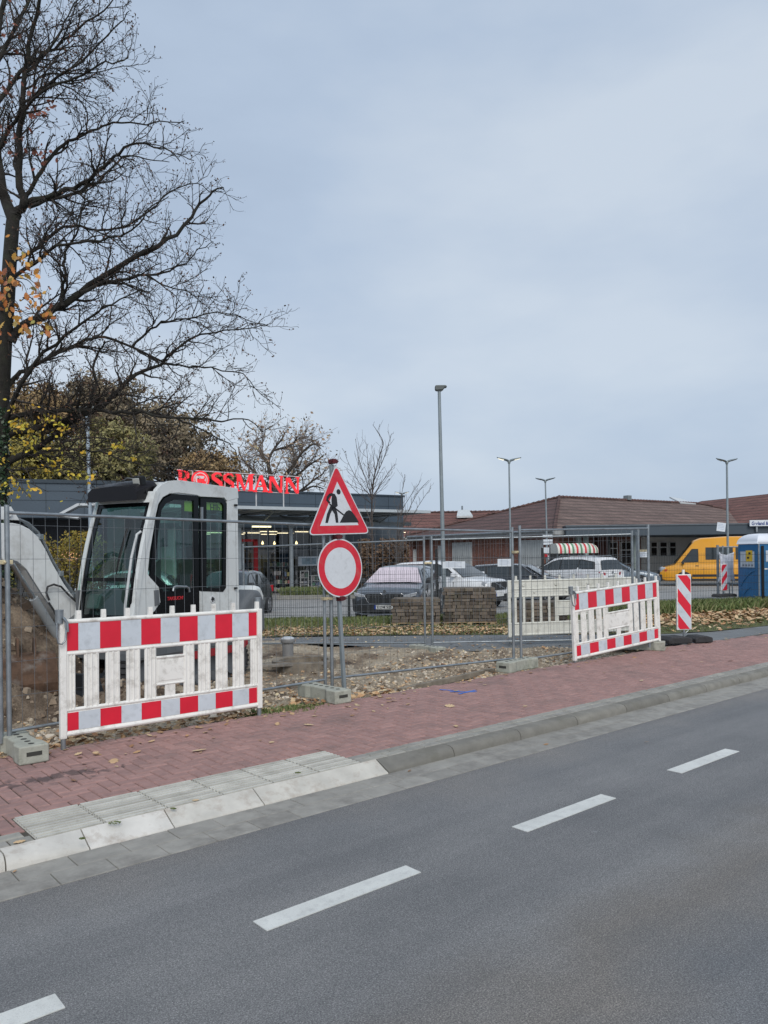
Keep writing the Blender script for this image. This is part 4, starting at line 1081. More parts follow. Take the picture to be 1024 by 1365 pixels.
g = G(); g.tube([fr_(.30, .36, .03), fr_(.30, .5, .035), fr_(.275, .72, .035)], .009, 6); g.tube([fr_(.31, .38, .03), fr_(.265, .74, .03)], .013, 4); g.build('wiper', black, cabp)
g = G(); g.tube([fr_(.06, -.05, .06), fr_(.07, .1, .075), fr_(.07, .5, .075), fr_(.06, .69, .07), fr_(.04, .715, .035)], .017, 8); g.build('handrail', mat('rail_grey', (.46, .48, .49), .4), cabp, smooth=60)
# roof: light grey shell with black front visor
rl = side(317, 651); rf_ = side(226, 641); zr = rf_[1]
g = G(); xs_ = [rl[0] + .0, rl[0] + .3, rf_[0] - .1, rf_[0] + .12]
secs = []
for x in xs_:
    zt = rl[1] + (zr - rl[1]) * min(1, (x - rl[0]) / (rf_[0] - rl[0])); zt -= .02 if x > rf_[0] else 0
    secs.append([(x, CY - .01, zt - .16), (x, CY - .02, zt - .06), (x, CY - .09, zt - .005), (x, CY - .35, zt + .02), (x, (CY + CR) / 2 - .2, zt + .015), (x, CR + .08, zt - .01), (x, CR + .01, zt - .08), (x, CR, zt - .16)])
n = len(secs[0]); g.v = [p for s_ in secs for p in s_]
for i in range(len(secs) - 1):
    for q in range(n - 1): g._f((i * n + q, i * n + q + 1, (i + 1) * n + q + 1, (i + 1) * n + q))
g._f(range(n)); g._f([(len(secs) - 1) * n + q for q in range(n)][::-1])
g.build('roof', m_cab, cabp, smooth=50)
g = G(); xv0, xv1 = rf_[0] - .15, fxt + .20; secs = []
for k in range(7):
    u = k / 6; x = xv0 + (xv1 - xv0) * u; zt = zr + .01 - .11 * u ** 3; lo = zr - .20 - .07 * u
    secs.append([(x, CY - .10, lo), (x, CY - .09, zt - .07), (x, CY - .16, zt), (x, (CY + CR) / 2, zt + .02), (x, CR + .1, zt), (x, CR + .03, zt - .05), (x, CR + .03, lo)])
n = len(secs[0]); g.v = [p for s_ in secs for p in s_]
for i in range(len(secs) - 1):
    for q in range(n - 1): g._f((i * n + q, i * n + q + 1, (i + 1) * n + q + 1, (i + 1) * n + q))
    g._f((i * n, (i + 1) * n, (i + 1) * n + n - 1, i * n + n - 1))
g._f(range(n)); g._f([(len(secs) - 1) * n + q for q in range(n)][::-1])
g.build('roof_visor', mat('visor_black', (.008, .007, .009), .35, 0, .1, 4, spec=.3), cabp, smooth=45)
g = G(); q = V((fxt + .04, CY - .20, zr - .02)); rot = Matrix.Rotation(radians(12), 3, 'Y'); g.box(q, (.10, .15, .13), rot); g.build('work_light', black, cabp, bevel=.02)
g = G(); g.box(q + V((.055, 0, -.012)), (.012, .11, .09), rot); g.build('lens', mat('lamp_glass', (.45, .47, .45), .1, .3), cabp, bevel=.01)
g = G(); g.tube([q + V((-.05, .04, -.06)), q + V((-.02, .10, -.10)), q + V((.0, .12, -.16))], .012, 6); g.build('bracket', black, cabp)
g = G(); q = V((rf_[0] - .1, CR + .25, zr + .01)); g.tube([q, q + V((-.02, -.04, .07)), q + V((-.02, -.14, .085)), q + V((0, -.25, .03))], .009, 6); g.build('roof_hook', galv, cabp)
# right wall, rear wall and cab floor (dark, seen through the glass)
def yplane(x0, x1, z0, z1, y, th, name, m_): g = G(); g.bx(x0, x1, y, y + th, z0, z1); g.build(name, m_, cabp)
xr = rl[0]; zf = .62
yplane(xr, fxb + .02, zf, 1.40, CR, .04, 'right_wall', m_cabd); yplane(xr, xr + .12, 1.40, zr - .05, CR, .04, 'right_pillar', m_cabd)
yplane(xr + .60, xr + .68, 1.40, zr - .05, CR, .04, 'right_pillar', m_cabd); yplane(xr, fxt, zr - .2, zr - .08, CR, .04, 'right_rail', m_cabd)
g = G(); g.face([(xr, CR + .02, 1.4), (fxb, CR + .02, 1.4), (fxt, CR + .02, zr - .1), (xr, CR + .02, zr - .1)]); g.build('right_window', gl_cab, cabp, fixn=False)
g = G(); g.bx(xr, xr + .05, CR, CY - .05, zf, 1.35); g.bx(xr, xr + .05, CR, CY - .05, zr - .22, zr - .05); g.build('rear_wall', m_cabd, cabp)
g = G(); g.face([(xr + .02, CR + .05, 1.35), (xr + .02, CY - .1, 1.35), (xr + .02, CY - .1, zr - .2), (xr + .02, CR + .05, zr - .2)]); g.build('rear_window', gl_cab, cabp, fixn=False)
g = G(); g.bx(xr, fxb, CR, CY, zf - .08, zf); g.build('cab_floor', m_cabd, cabp)
sx_ = xr + .62; sy_ = (CY + CR) / 2
seat = G(); seat.box((sx_ + .1, sy_, zf + .42), (.50, .50, .16)); seat.build('seat', m_seat, cabp, bevel=.05, seg=3)
g = G(); g.box((sx_ - .18, sy_, zf + .82), (.14, .46, .70), Matrix.Rotation(radians(-8), 3, 'Y'), .8); g.build('seat_back', m_seat, cabp, bevel=.05, seg=3)
g = G(); g.box((sx_ - .22, sy_, zf + 1.26), (.09, .26, .18)); g.build('head_rest', m_seat, cabp, bevel=.03)
for sgn in (-1, 1):
    g = G(); g.box((sx_ + .22, sy_ + sgn * .33, zf + .55), (.52, .14, .22)); g.build('console', m_cabd, cabp, bevel=.03)
    g = G(); g.tube([(sx_ + .42, sy_ + sgn * .33, zf + .64), (sx_ + .46, sy_ + sgn * .31, zf + .86)], .014, 6); g.lathe([(.02, -.02), (.028, .03), (.02, .09)], (sx_ + .46, sy_ + sgn * .31, zf + .86), 10); g.build('joystick', black, cabp)
g = G(); g.box((fxb - .12, CR + .22, zf + .62), (.12, .22, .20), Matrix.Rotation(radians(-20), 3, 'Y')); g.tube([(fxb - .15, CR + .2, zf), (fxb - .12, CR + .22, zf + .55)], .03, 6); g.build('monitor', m_cabd, cabp, bevel=.02)
g = G(); g.box((fxb - .25, sy_ + .05, zf + .22), (.18, .34, .40)); g.build('pedal_box', mat('pedal_grey', (.14, .20, .21), .6), cabp, bevel=.03)
g = G(); q = sp([(268, 0)])[0]; g.tube([V((sx_ + .1, CR + .06, 1.75)), V((sx_ + .1, CR + .12, 1.78)), V((sx_ + .1, CR + .12, 2.2)), V((sx_ + .1, CR + .06, 2.24))], .014, 6); g.build('grab_handle', mat('rail_grey', (.46, .48, .49)), cabp)
# lime service stickers inside the right rear window, lettering seen mirrored
m_lime = mat('lime_sticker', (.38, .50, .03), .5)
def stick(p0, p1, nm):
    a, b_ = side(*p0, CY - .03), side(*p1, CY - .03); g = G(); g.bx(a[0], b_[0], CY - .034, CY - .030, b_[1], a[1]); g.build(nm, m_lime, cabp); return V(((a[0] + b_[0]) / 2, CY - .028, (a[1] + b_[1]) / 2))
stick((246, 667.5), (258, 682), 'lime_sticker'); q = stick((275.5, 669), (297, 681), 'lime_sticker')
text3('dlîH', .13, blk, cabp, q + V((.0, .002, -.06)), rside, 'sticker_lettering', sx=-1)
# ---- upper structure behind and beside the cab
g = G(); pr = [(xr + .02, .55), (fxb + .0, .55), (fxb - .05, .78), (xr + .02, .78)]
g.prism([(x, -1.0, z) for x, z in pr], (0, 2.06, 0)); g.build('slew_platform', m_cabd, exo, bevel=.02)
cw = [(-1.62, .70), (-1.55, .55), (xr - .0, .55), (xr - .0, 1.12), (-1.15, 1.22), (-1.45, 1.24), (-1.60, 1.12)]
def eng(name, xs0, prof, y0, y1, m_, bev=.05): g = G(); g.prism([(x, y0, z) for x, z in prof], (0, y1 - y0, 0)); return g.build(name, m_, exo, bevel=bev, seg=4)
eng('engine_cover', 0, [(xr - .72, .62), (xr - .02, .62), (xr - .02, 1.04), (xr - .12, 1.10), (xr - .42, 1.30), (xr - .60, 1.30), (xr - .70, 1.12)], .62, 1.02, m_cabd, .09)
eng('rear_cap', 0, [(xr - .74, .92), (xr - .44, .92), (xr - .44, 1.30), (xr - .56, 1.36), (xr - .68, 1.34), (xr - .76, 1.2)], .45, .96, m_cab, .06)
eng('engine_hood', 0, [(xr - .70, .62), (xr + .9, .62), (xr + .9, 1.30), (xr - .55, 1.36), (xr - .68, 1.2)], -1.02, .03, m_cab, .06)
eng('counterweight', 0, [(xr - .22, .50), (xr - .05, .42), (fxb - .55, .42), (fxb - .55, .66), (xr - .22, .66)], .98, 1.045, mat('counterweight_red', (.30, .012, .02), .45, 0, .1, 4), .02)
# ---- undercarriage: two tracks and a dozer blade
for (nm, y0) in (('a', .62), ('b', -1.02)):
    tr = bpy.data.objects.new('track', None); C.objects.link(tr); tr.parent = exo; tr.location = (0, y0, 0)
    g = G(); out = []; Lh, rr = .92, .27
    for k in range(13): a = -pi / 2 + pi * k / 12; out.append((Lh + cos(a) * rr, rr + .03 + sin(a) * rr))
    for k in range(13): a = pi / 2 + pi * k / 12; out.append((-Lh + cos(a) * rr, rr + .03 + sin(a) * rr))
    inn = [(x * .93, (z - rr - .03) * .80 + rr + .03) for x, z in out]
    n = len(out)
    for k in range(n):
        j = (k + 1) % n; g.prism([(out[k][0], 0, out[k][1]), (out[j][0], 0, out[j][1]), (inn[j][0], 0, inn[j][1]), (inn[k][0], 0, inn[k][1])], (0, .40, 0))
    per = [(V((out[k][0], 0, out[k][1])), V((out[(k + 1) % n][0], 0, out[(k + 1) % n][1]))) for k in range(n)]
    for a_, b_ in per:
        Ls = (b_ - a_).length; m2 = max(1, int(Ls / .11))
        for q in range(m2):
            c = a_.lerp(b_, (q + .5) / m2); d = (b_ - a_).normalized(); rot = Matrix((d, V((0, 1, 0)), d.cross(V((0, 1, 0))))).transposed()
            g.box(c + V((0, .2, 0)), (.035, .40, .05), rot)
    g.build('rubber_belt', rubber, tr)
    g = G(); g.bx(-.85, .85, .10, .30, .16, .44); g.lathe([(.2, .08), (.2, .34)], (.92, 0, .30), 16, 'y'); g.lathe([(.2, .08), (.2, .34)], (-.92, 0, .30), 16, 'y')
    for x in (-.5, -.17, .17, .5): g.lathe([(.09, .06), (.09, .36)], (x, 0, .12), 12, 'y')
    g.build('track_frame', m_cabd, tr)
g = G(); g.bx(-.5, .5, -.62, .62, .28, .54); g.build('chassis', m_cabd, exo, bevel=.03)
g = G(); pr = [(1.62, .06), (1.58, .25), (1.66, .46), (1.72, .46), (1.66, .25), (1.70, .04)]; g.prism([(x, -1.05, z) for x, z in pr], (0, 2.1, 0))
for y in (-.4, .4): g.tube([(.5, y, .36), (1.6, y, .22)], .06, 6)
g.build('dozer_blade', mat('blade_blueblack', (.028, .034, .042), .5, .2, .2, 6), exo, bevel=.012)
# ---- boom, fitted in the plane y = BY
BY = -.07; TH = .24
def bp(pts): return [V((x, BY, z)) for x, z in [side(a, b_, BY) for a, b_ in pts]]
boomo = bpy.data.objects.new('boom', None); C.objects.link(boomo); boomo.parent = exo
main = bp([(112, 822), (102, 800), (86, 778), (70, 750), (62, 733), (52, 716), (40, 705), (28, 699), (18, 697), (0, 697)])
low = bp([(0, 742), (6, 748), (18, 750), (28, 753), (36, 760), (44, 773), (60, 798), (80, 826), (96, 840)])
f0 = main[-1]; l0 = low[0]
extT = [f0 + V((.5, 0, .02)), f0 + V((1.0, 0, -.12)), f0 + V((1.35, 0, -.32))]; extB = [l0 + V((1.15, 0, -.22)), l0 + V((.8, 0, -.05)), l0 + V((.4, 0, .04))]
g = G(); g.prism(main + extT + extB + low, (0, -TH, 0)); g.build('boom_box', m_boom, boomo, bevel=.018, seg=3)
g = G(); n_ = len(low) - 1
for i in range(2, n_):
    a, b_ = low[i], low[i + 1]; g.face([a + V((0, .004, 0)), b_ + V((0, .004, 0)), b_ + V((.05, .004, .045)), a + V((.05, .004, .045))])
g.build('boom_underside_strip', m_cabd, boomo, fixn=False)  # dark underside of the boom put in as a grey strip on its side face
# hydraulic pipes riding on top
for k, (dy, rr) in enumerate(((-.03, .016), (-.075, .014), (-.12, .014))):
    tp_ = [p + V((0, dy, .035 + .012 * k)) for p in bp([(104, 800), (88, 777), (72, 750), (64, 733), (53, 713), (40, 701), (28, 696), (10, 691)])]
    g = G(); g.tube(tp_, rr, 8); g.build('hydraulic_pipe', galv, boomo, smooth=60)
for (px, py) in ((82, 768), (55, 719), (100, 797)):
    g = G(); q = bp([(px, py)])[0]; g.box(q + V((0, -.07, .03)), (.07, .16, .07)); g.build('pipe_clamp', galv, boomo, bevel=.008)
g = G(); q = bp([(9, 684)])[0]; g.cyl(q + V((0, .05, 0)), q + V((0, -TH - .04, 0)), .045, 12); g.prism([q + V((-.16, .02, -.08)), q + V((.15, .02, -.08)), q + V((.10, .02, .07)), q + V((-.05, .02, .08))], (0, -.05, 0)); g.build('cylinder_lug', m_boom, boomo, bevel=.006)
g = G(); a, b_ = bp([(72, 848)])[0], bp([(20, 765)])[0]; dy = V((0, .06, 0)); mid = a.lerp(b_, .62)
g.cyl(a + dy, mid + dy, .055, 14); g.build('cylinder_barrel', mat('cyl_grey', (.30, .32, .33), .4, .2), boomo, smooth=40)
g = G(); g.cyl(mid + dy, b_ + dy + (b_ - a) * .15, .030, 12); g.build('cylinder_rod', chrome, boomo, smooth=40)
g = G(); g.tube([p + V((0, .05, 0)) for p in bp([(62, 800), (58, 790), (60, 782), (68, 779), (78, 782), (88, 793), (99, 803), (112, 810), (124, 816)])], .013, 8); g.build('hydraulic_hose', rubber, boomo, smooth=60)
g = G(); g.tube([p + V((0, .07, 0)) for p in bp([(60, 803), (66, 812), (70, 822), (80, 832)])], .011, 8); g.build('hydraulic_hose', rubber, boomo, smooth=60)
g = G(); q = bp([(104, 832)])[0]; g.prism([q + V((x, .09, z)) for x, z in ((-.16, -.2), (.22, -.2), (.2, .05), (.0, .16), (-.16, .1))], (0, -.40, 0)); g.build('swing_bracket', m_cabd, boomo, bevel=.02)
# stick hanging down beyond the frame and its end
q = extT[2]; g = G(); g.prism([q + V((x, -.05, z)) for x, z in ((-.1, .35), (.12, .38), (.30, -1.0), (.22, -1.15), (.12, -1.1))], (0, -.16, 0)); g.build('dipper_arm', m_boom, boomo, bevel=.015)
# ------------------------------------------------------------------ rusty bucket on the ground
p = P(22, 958, -.16)
bk = thing('digging_bucket', 'rusty brown digging bucket lying in front of the soil heap', 'bucket', (p.x - .10, p.y + .45, -.15), radians(-60))
m_rust = mat('rusty_steel', (.11, .065, .042), .85, .3, .4, 7, .4, 30, grime=((.22, .20, .18), .7, 5))
g = G(); pr = []
for k in range(10): a = radians(-115 + k * 23); pr.append((cos(a) * .33, .34 + sin(a) * .33))
pr2 = [(x * .91, .34 + (z - .34) * .91) for x, z in pr[::-1]]
g.prism([(x, -.30, z) for x, z in pr + pr2], (0, .60, 0)); g.build('shell', m_rust, bk, bevel=.008)
for y in (-.31, .285):
    g = G(); g.prism([(x, y, z) for x, z in pr], (0, .025, 0)); g.build('side_plate', m_rust, bk, bevel=.004)
for y in (-.09, .09):
    g = G(); g.prism([(-.12, y - .012, .62), (.16, y - .012, .62), (.12, y - .012, .84), (-.06, y - .012, .84)], (0, .024, 0)); g.build('ear', m_rust, bk, bevel=.005)
for k in range(4):
    g = G(); a = pr[0]; g.box((a[0] - .09, -.24 + k * .16, a[1] - .0), (.20, .06, .035), None, .6); g.build('tooth', mat('worn_steel', (.2, .19, .18), .5, .7), bk)
# ------------------------------------------------------------------ soil heap
def heap(name, label, c, rad, H, mm, n=70, seed=1, gz=-.2):
    o = thing(name, label, 'soil heap', (c[0], c[1], gz)); g = G()
    for j in range(n + 1):
        for i in range(n + 1):
            x, y = (i / n * 2 - 1) * rad * 1.05, (j / n * 2 - 1) * rad * 1.05; r_ = sqrt(x * x + y * y) / rad
            h = H * max(0, 1 - r_) ** .92 if r_ < 1 else 0
            q = V((x + seed, y, 0)); h += (noise.fractal(q * 1.6, 1, 2, 5) * .16 + noise.fractal(q * 7, 1, 2, 4) * .07) * min(1, max(0, (1.05 - r_) * 3))
            g.v.append((x, y, max(h, -.02) if r_ < 1.02 else -.1))
    for j in range(n):
        for i in range(n): a = j * (n + 1) + i; g._f((a, a + 1, a + n + 2, a + n + 1))
    g.build('heap', mm, o, smooth=80, fixn=False); g2 = G(); cand = [v_ for v_ in g.v if v_[2] > .05 and (v_[0] * v_[0] + v_[1] * v_[1]) < (rad * .97) ** 2]
    for k in range(int(700 * rad)):
        v_ = V(R.choice(cand)); s3 = R.uniform(.008, .03) if R.random() < .93 else R.uniform(.03, .07)
        g2.box(v_ + V((R.gauss(0, .01), R.gauss(0, .01), s3 * .3)), (s3 * R.uniform(1, 2), s3 * R.uniform(1, 2), s3 * 1.3), Matrix.Rotation(R.uniform(0, 3), 3, 'Z') @ Matrix.Rotation(R.uniform(-.6, .6), 3, 'X'), R.uniform(.4, .8))
    tag(g2.build('clods', mat('soil_clods', (.1, .1, .1), .95, 0, .2, 20, rnd=[(.06, .042, .03), (.14, .10, .07), (.26, .20, .145), (.36, .30, .23)]), o, rnd=True), kind='stuff')
m_soil, t, b = nt('dark_soil'); co = coordn(t); n1 = noisen(t, co, 3, 8, .7); n2 = noisen(t, co, 40, 6, .75)
r1 = ramp(t, n1.outputs[0], [(.35, (.07, .048, .033)), (.5, (.165, .122, .086)), (.66, (.30, .235, .17))]); r2 = ramp(t, n2.outputs[0], [(.3, (.5,) * 3), (.7, (1.35,) * 3)])
lk(t, mixc(t, 1, r1.outputs[0], r2.outputs[0], 'MULTIPLY'), b.inputs['Base Color']); b.inputs['Roughness'].default_value = .95
bp_ = t.nodes.new('ShaderNodeBump'); bp_.inputs['Strength'].default_value = 1; bp_.inputs['Distance'].default_value = .03; lk(t, n2.outputs[0], bp_.inputs['Height']); lk(t, bp_.outputs[0], b.inputs['Normal'])
heap('soil_heap', 'heap of brown soil behind the fence at the left edge', (-5.62, 9.75), 2.25, 2.1, m_soil, 110)
heap('soil_heap', 'low clod bank of dark earth under the excavator tracks', (-3.3, 9.3), 1.3, .28, m_soil, 50, 9, -.2)
# ------------------------------------------------------------------ bare trees
class Twigs:
    def __init__(s): s.g = G(); s.ends = []
def wiggle(p, d, L_, n, amp, up=0.0):
    pts = [p.copy()]; d = d.normalized()
    for k in range(n):
        d = (d + V((R.gauss(0, amp), R.gauss(0, amp), R.gauss(0, amp) + up))).normalized()
        p = p + d * (L_ / n); pts.append(p.copy())
    return pts
def side_dir(tn, spread, flat=None):
    a = tn.orthogonal().normalized(); b_ = tn.cross(a); th = R.uniform(0, 2 * pi)
    return (tn * cos(spread) + (a * cos(th) + b_ * sin(th)) * sin(spread)).normalized()
def grow(tw, pts, rads, lens, dens, level=0, up=.06, zsc=1.0, ends=True, sides=(5, 4, 3), amp=.16, shape=None):
    if level >= len(lens): return
    tot = sum((pts[i + 1] - pts[i]).length for i in range(len(pts) - 1)); acc = 0; nxt = dens[level] * R.uniform(.4, 1.0)
    if level == 0: nxt = tot * .12
    for i in range(len(pts) - 1):
        sg_ = (pts[i + 1] - pts[i]); l_ = sg_.length; tn = sg_.normalized()
        while acc + l_ > nxt:
            f = (nxt - acc) / l_; p = pts[i].lerp(pts[i + 1], f); rr = rads[i] + (rads[i + 1] - rads[i]) * f
            q = nxt / tot
            L_ = lens[level] * R.uniform(.55, 1.2) * (1.12 - .88 * q if level == 0 else 1)
            d = side_dir(tn, radians(R.uniform(28, 62))); d.z += .15; d.normalize()
            n = (7, 4, 3)[min(level, 2)]; pp = wiggle(p, d, L_, n, amp, up * .5)
            r0 = min(rr * .7, (.020, .0085, .0048)[min(level, 2)] * zsc); r1_ = (.0052, .0036, .0024)[min(level, 2)] * zsc
            rd = [r0 + (r1_ - r0) * k / n for k in range(n + 1)]
            tw.g.tube(pp, rd, sides[min(level + 1, 2)], False)
            if level == len(lens) - 1: tw.ends.append(pp[-1])
            grow(tw, pp, rd, lens, dens, level + 1, up, zsc, ends, sides, amp)
            nxt += dens[level] * R.uniform(.6, 1.4)
        acc += l_
def smooth_path(pts, k=4):
    out = []
    for i in range(len(pts) - 1):
        p0, p1, p2, p3 = pts[max(i - 1, 0)], pts[i], pts[i + 1], pts[min(i + 2, len(pts) - 1)]
        for j in range(k):
            t_ = j / k; out.append(.5 * ((2 * p1) + (p2 - p0) * t_ + (2 * p0 - 5 * p1 + 4 * p2 - p3) * t_ * t_ + (3 * p1 - p0 - 3 * p2 + p3) * t_ ** 3))
    out.append(pts[-1]); return out
TY = 10.6
limbs = [  # (picture path, depth slope per point, r0, r1)
 ([(18, 291), (8, 270), (2, 245), (-4, 190), (-8, 120), (-6, 60), (6, 0), (20, -60)], .06, .10, .03),
 ([(18, 291), (26, 281), (31, 268), (25, 239), (27, 200), (29, 150), (36, 95), (44, 40), (60, -20)], -.05, .085, .02),
 ([(31, 268), (35, 262), (51, 237), (68, 209), (86, 194), (104, 184), (130, 172), (152, 164), (185, 166), (213, 163), (246, 161)], .08, .045, .006),
 ([(31, 268), (55, 265), (78, 256), (109, 246), (141, 221), (158, 203), (182, 190), (220, 200), (240, 215)], -.10, .055, .006),
 ([(29, 275), (50, 272), (85, 262), (118, 250), (150, 225), (165, 208), (195, 212), (226, 216)], .14, .040, .005),
 ([(12, 350), (40, 338), (66, 316), (95, 300), (130, 306), (170, 300), (200, 280), (228, 254), (262, 245), (282, 258)], .10, .035, .005),
 ([(10, 372), (45, 352), (75, 330), (110, 322), (145, 318), (186, 298), (200, 275), (225, 262)], -.12, .035, .005),
 ([(14, 455), (28, 438), (72, 414), (107, 391), (152, 358), (209, 327), (244, 301), (267, 272), (285, 256), (298, 250)], .05, .085, .008),
 ([(84, 408), (82, 390), (88, 365), (84, 345), (95, 320), (105, 300), (112, 270), (118, 240)], -.06, .035, .006),
 ([(107, 391), (126, 381), (160, 372), (198, 366), (225, 360), (247, 350), (265, 335), (284, 322)], .16, .035, .005),
 ([(190, 367), (215, 378), (240, 386), (268, 395), (305, 404)], .05, .018, .004),
 ([(8, 520), (20, 505), (34, 494), (76, 472), (105, 458), (130, 449), (164, 457), (221, 484), (250, 488), (282, 491), (324, 499), (338, 518), (374, 545)], .06, .045, .004),
 ([(176, 464), (200, 440), (226, 428), (262, 421), (300, 416), (330, 425), (360, 436)], -.08, .022, .004),
 ([(2, 575), (14, 545), (28, 510), (60, 470), (100, 440), (130, 415), (160, 400), (190, 385)], -.12, .05, .006),
 ([(3, 590), (20, 575), (77, 563), (123, 549), (150, 530), (167, 510), (190, 495), (215, 486), (228, 471), (259, 449), (289, 442), (325, 438), (358, 433)], .04, .065, .005),
 ([(6, 560), (44, 549), (70, 548), (109, 546), (150, 547), (191, 550), (228, 557), (276, 559), (301, 562), (332, 559), (350, 576)], -.05, .050, .005),
 ([(176, 547), (210, 552), (245, 562), (271, 574), (300, 588), (313, 601), (322, 625)], .08, .026, .004),
 ([(3, 618), (35, 604), (62, 590), (80, 575), (100, 560), (120, 540), (128, 510), (126, 480), (140, 455)], .05, .065, .012),
 ([(53, 602), (80, 600), (112, 600), (141, 606), (176, 617), (230, 624), (262, 628)], -.06, .024, .004),
 ([(9, 626), (35, 625), (56, 622), (84, 631), (115, 633), (150, 628)], .08, .018, .004),
 ([(-6, 140), (20, 105), (50, 80), (85, 55), (115, 30), (145, 5), (160, -30)], .06, .04, .006),
 ([(-4, 200), (20, 160), (45, 130), (80, 110), (110, 100), (140, 85), (165, 80), (175, 62)], -.1, .035, .005),
 ([(36, 95), (60, 70), (78, 50), (90, 20), (120, -20)], .08, .03, .006), ([(29, 150), (55, 120), (90, 95), (130, 60), (160, 30), (172, 15)], -.06, .03, .005),
 ([(-10, 90), (10, 60), (30, 20), (45, -20)], .1, .04, .02),
 ([(31, 120), (65, 100), (110, 98), (150, 92), (185, 85)], .1, .02, .004),
]
tree = thing('bare_tree', 'large leafless tree with ivy on its trunk reaching in from the left edge', 'tree', (PD(2, 745, TY).x, TY, -.2))
tb_ = tree.location.copy()
def loc(p): return p - tb_
g = G(); tr_p = [V((tb_.x, TY, -.3))] + [PD(a, b_, TY) for a, b_ in ((-6, 800), (-4, 700), (-2, 620), (0, 560), (3, 500), (6, 450), (10, 400), (13, 350), (16, 310), (18, 288))]
tr_r = [.20, .14, .125, .118, .112, .108, .102, .095, .09, .088, .082]
tr_s = smooth_path([loc(p) for p in tr_p], 3); rs = []
for i in range(len(tr_s)): u = i / (len(tr_s) - 1) * (len(tr_r) - 1); a = int(min(u, len(tr_r) - 2)); rs.append(tr_r[a] + (tr_r[a + 1] - tr_r[a]) * (u - a))
g.tube(tr_s, rs, 18); g.build('trunk', bark, tree, smooth=80)
tw = Twigs(); lg = G()
for (path, dz, r0, r1_) in limbs:
    pts = []; Y = TY; acc = 0
    for i, (a, b_) in enumerate(path):
        if i: acc += sqrt((a - path[i - 1][0]) ** 2 + (b_ - path[i - 1][1]) ** 2) / 100
        Y = TY + acc * dz * 3.2 + .06 * sin(i * 2.1)
        pts.append(loc(PD(a, b_, Y)))
    sp_ = smooth_path(pts, 3)
    sp_ = [p + V((R.gauss(0, .012), R.gauss(0, .012), R.gauss(0, .012))) if 0 < i < len(sp_) - 1 else p for i, p in enumerate(sp_)]
    n = len(sp_); r0 *= .86; rd = [r0 + (r1_ - r0) * (i / (n - 1)) ** .7 for i in range(n)]
    lg.tube(sp_, rd, 8)
    grow(tw, sp_, rd, [.74, .38, .17], [.155, .12, .078])
for (cx, cy, n_) in ((30, 350, 3), (12, 380, 3), (45, 385, 3), (20, 420, 4), (60, 415, 3), (62, 440, 2), (28, 570, 3), (68, 560, 3), (76, 617, 4), (50, 600, 3), (158, 595, 2), (105, 633, 3), (122, 638, 2), (14, 648, 3), (38, 650, 2), (60, 640, 4)):
    for q in range(n_):
        a_ = loc(PD(max(6, cx * .55) + R.gauss(0, 4), cy - 14 + R.gauss(0, 5), TY - .1)); b_ = loc(PD(cx + R.gauss(0, 10), cy + R.gauss(0, 9), TY - (.6 if cy < 500 else .3)))
        m1 = a_.lerp(b_, .5) + V((R.gauss(0, .04), R.gauss(0, .05), .06)); tw.g.tube(smooth_path([a_, m1, b_], 4), [.009 - .0007 * i for i in range(9)], 4, False)
lg.build('limbs', bark, tree, smooth=80, fixn=False)
twm = mat('twig_bark', (.032, .027, .023), .9, 0, .3, 8)
tw.g.build('twigs', twm, tree, fixn=False)
g = G()                                              # buds and dry seed clusters at the twig ends
for p in tw.ends:
    for q in range(R.choice((1, 1, 2, 2, 3))):
        c = p + V((R.gauss(0, .018), R.gauss(0, .018), R.gauss(0, .018))); add_leaf(g, c, R.uniform(.018, .042), V((R.gauss(0, 1), R.gauss(0, 1), R.gauss(0, 1))), curl=.6)
g.build('buds', mat('dry_buds', (.06, .045, .035), .9, rnd=[(.04, .03, .025), (.09, .05, .035), (.13, .065, .04)]), tree, rnd=True)
m_aut = mat('autumn_leaf', (.5, .25, .05), .6, 0, .12, 20, rnd=[(.36, .11, .035), (.55, .20, .05), (.62, .30, .06), (.50, .33, .07), (.30, .10, .06), (.40, .38, .10)])
m_yel = mat('yellow_leaf', (.5, .4, .05), .6, 0, .12, 20, rnd=[(.42, .38, .04), (.58, .44, .04), (.62, .36, .03), (.35, .36, .06)])
m_rus = mat('rust_leaf', (.2, .06, .04), .7, 0, .12, 20, rnd=[(.16, .05, .035), (.26, .08, .045), (.10, .045, .03)])
def cluster(g, px, py, sx, sy, n, size, Y=TY - .6, poly=OAK):
    for k in range(n):
        q = PD(px + R.gauss(0, sx), py + R.gauss(0, sy), Y + R.gauss(0, .25)); add_leaf(g, loc(q), R.uniform(.6, 1.25) * size, V((R.gauss(0, 1), -1 + R.gauss(0, .6), R.gauss(0, .6))), poly=poly, curl=.5)
g = G()
for c in ((30, 350, 9, 13, 22), (12, 380, 8, 16, 26), (45, 385, 12, 12, 20), (20, 420, 14, 14, 28), (60, 415, 7, 10, 16), (35, 440, 8, 6, 8), (62, 440, 6, 7, 12), (0, 400, 6, 30, 22)): cluster(g, *c, .105)
g.build('oak_leaves', m_aut, tree, rnd=True)
g = G()
for c in ((28, 570, 9, 5, 34), (68, 560, 8, 4, 26), (80, 574, 8, 4, 20), (40, 585, 12, 8, 30), (76, 617, 8, 7, 30), (50, 600, 12, 8, 16), (158, 595, 6, 4, 18), (110, 602, 4, 2, 5), (105, 633, 7, 3, 16), (122, 638, 4, 3, 9), (178, 611, 3, 2, 5), (14, 648, 10, 7, 30), (38, 650, 6, 4, 10), (48, 653, 2, 3, 3), (25, 660, 3, 3, 6), (60, 640, 30, 20, 10), (30, 540, 20, 10, 10), (5, 615, 6, 10, 12)): cluster(g, *c, .058, TY - .3)
g.build('yellow_leaves', m_yel, tree, rnd=True)
g = G()
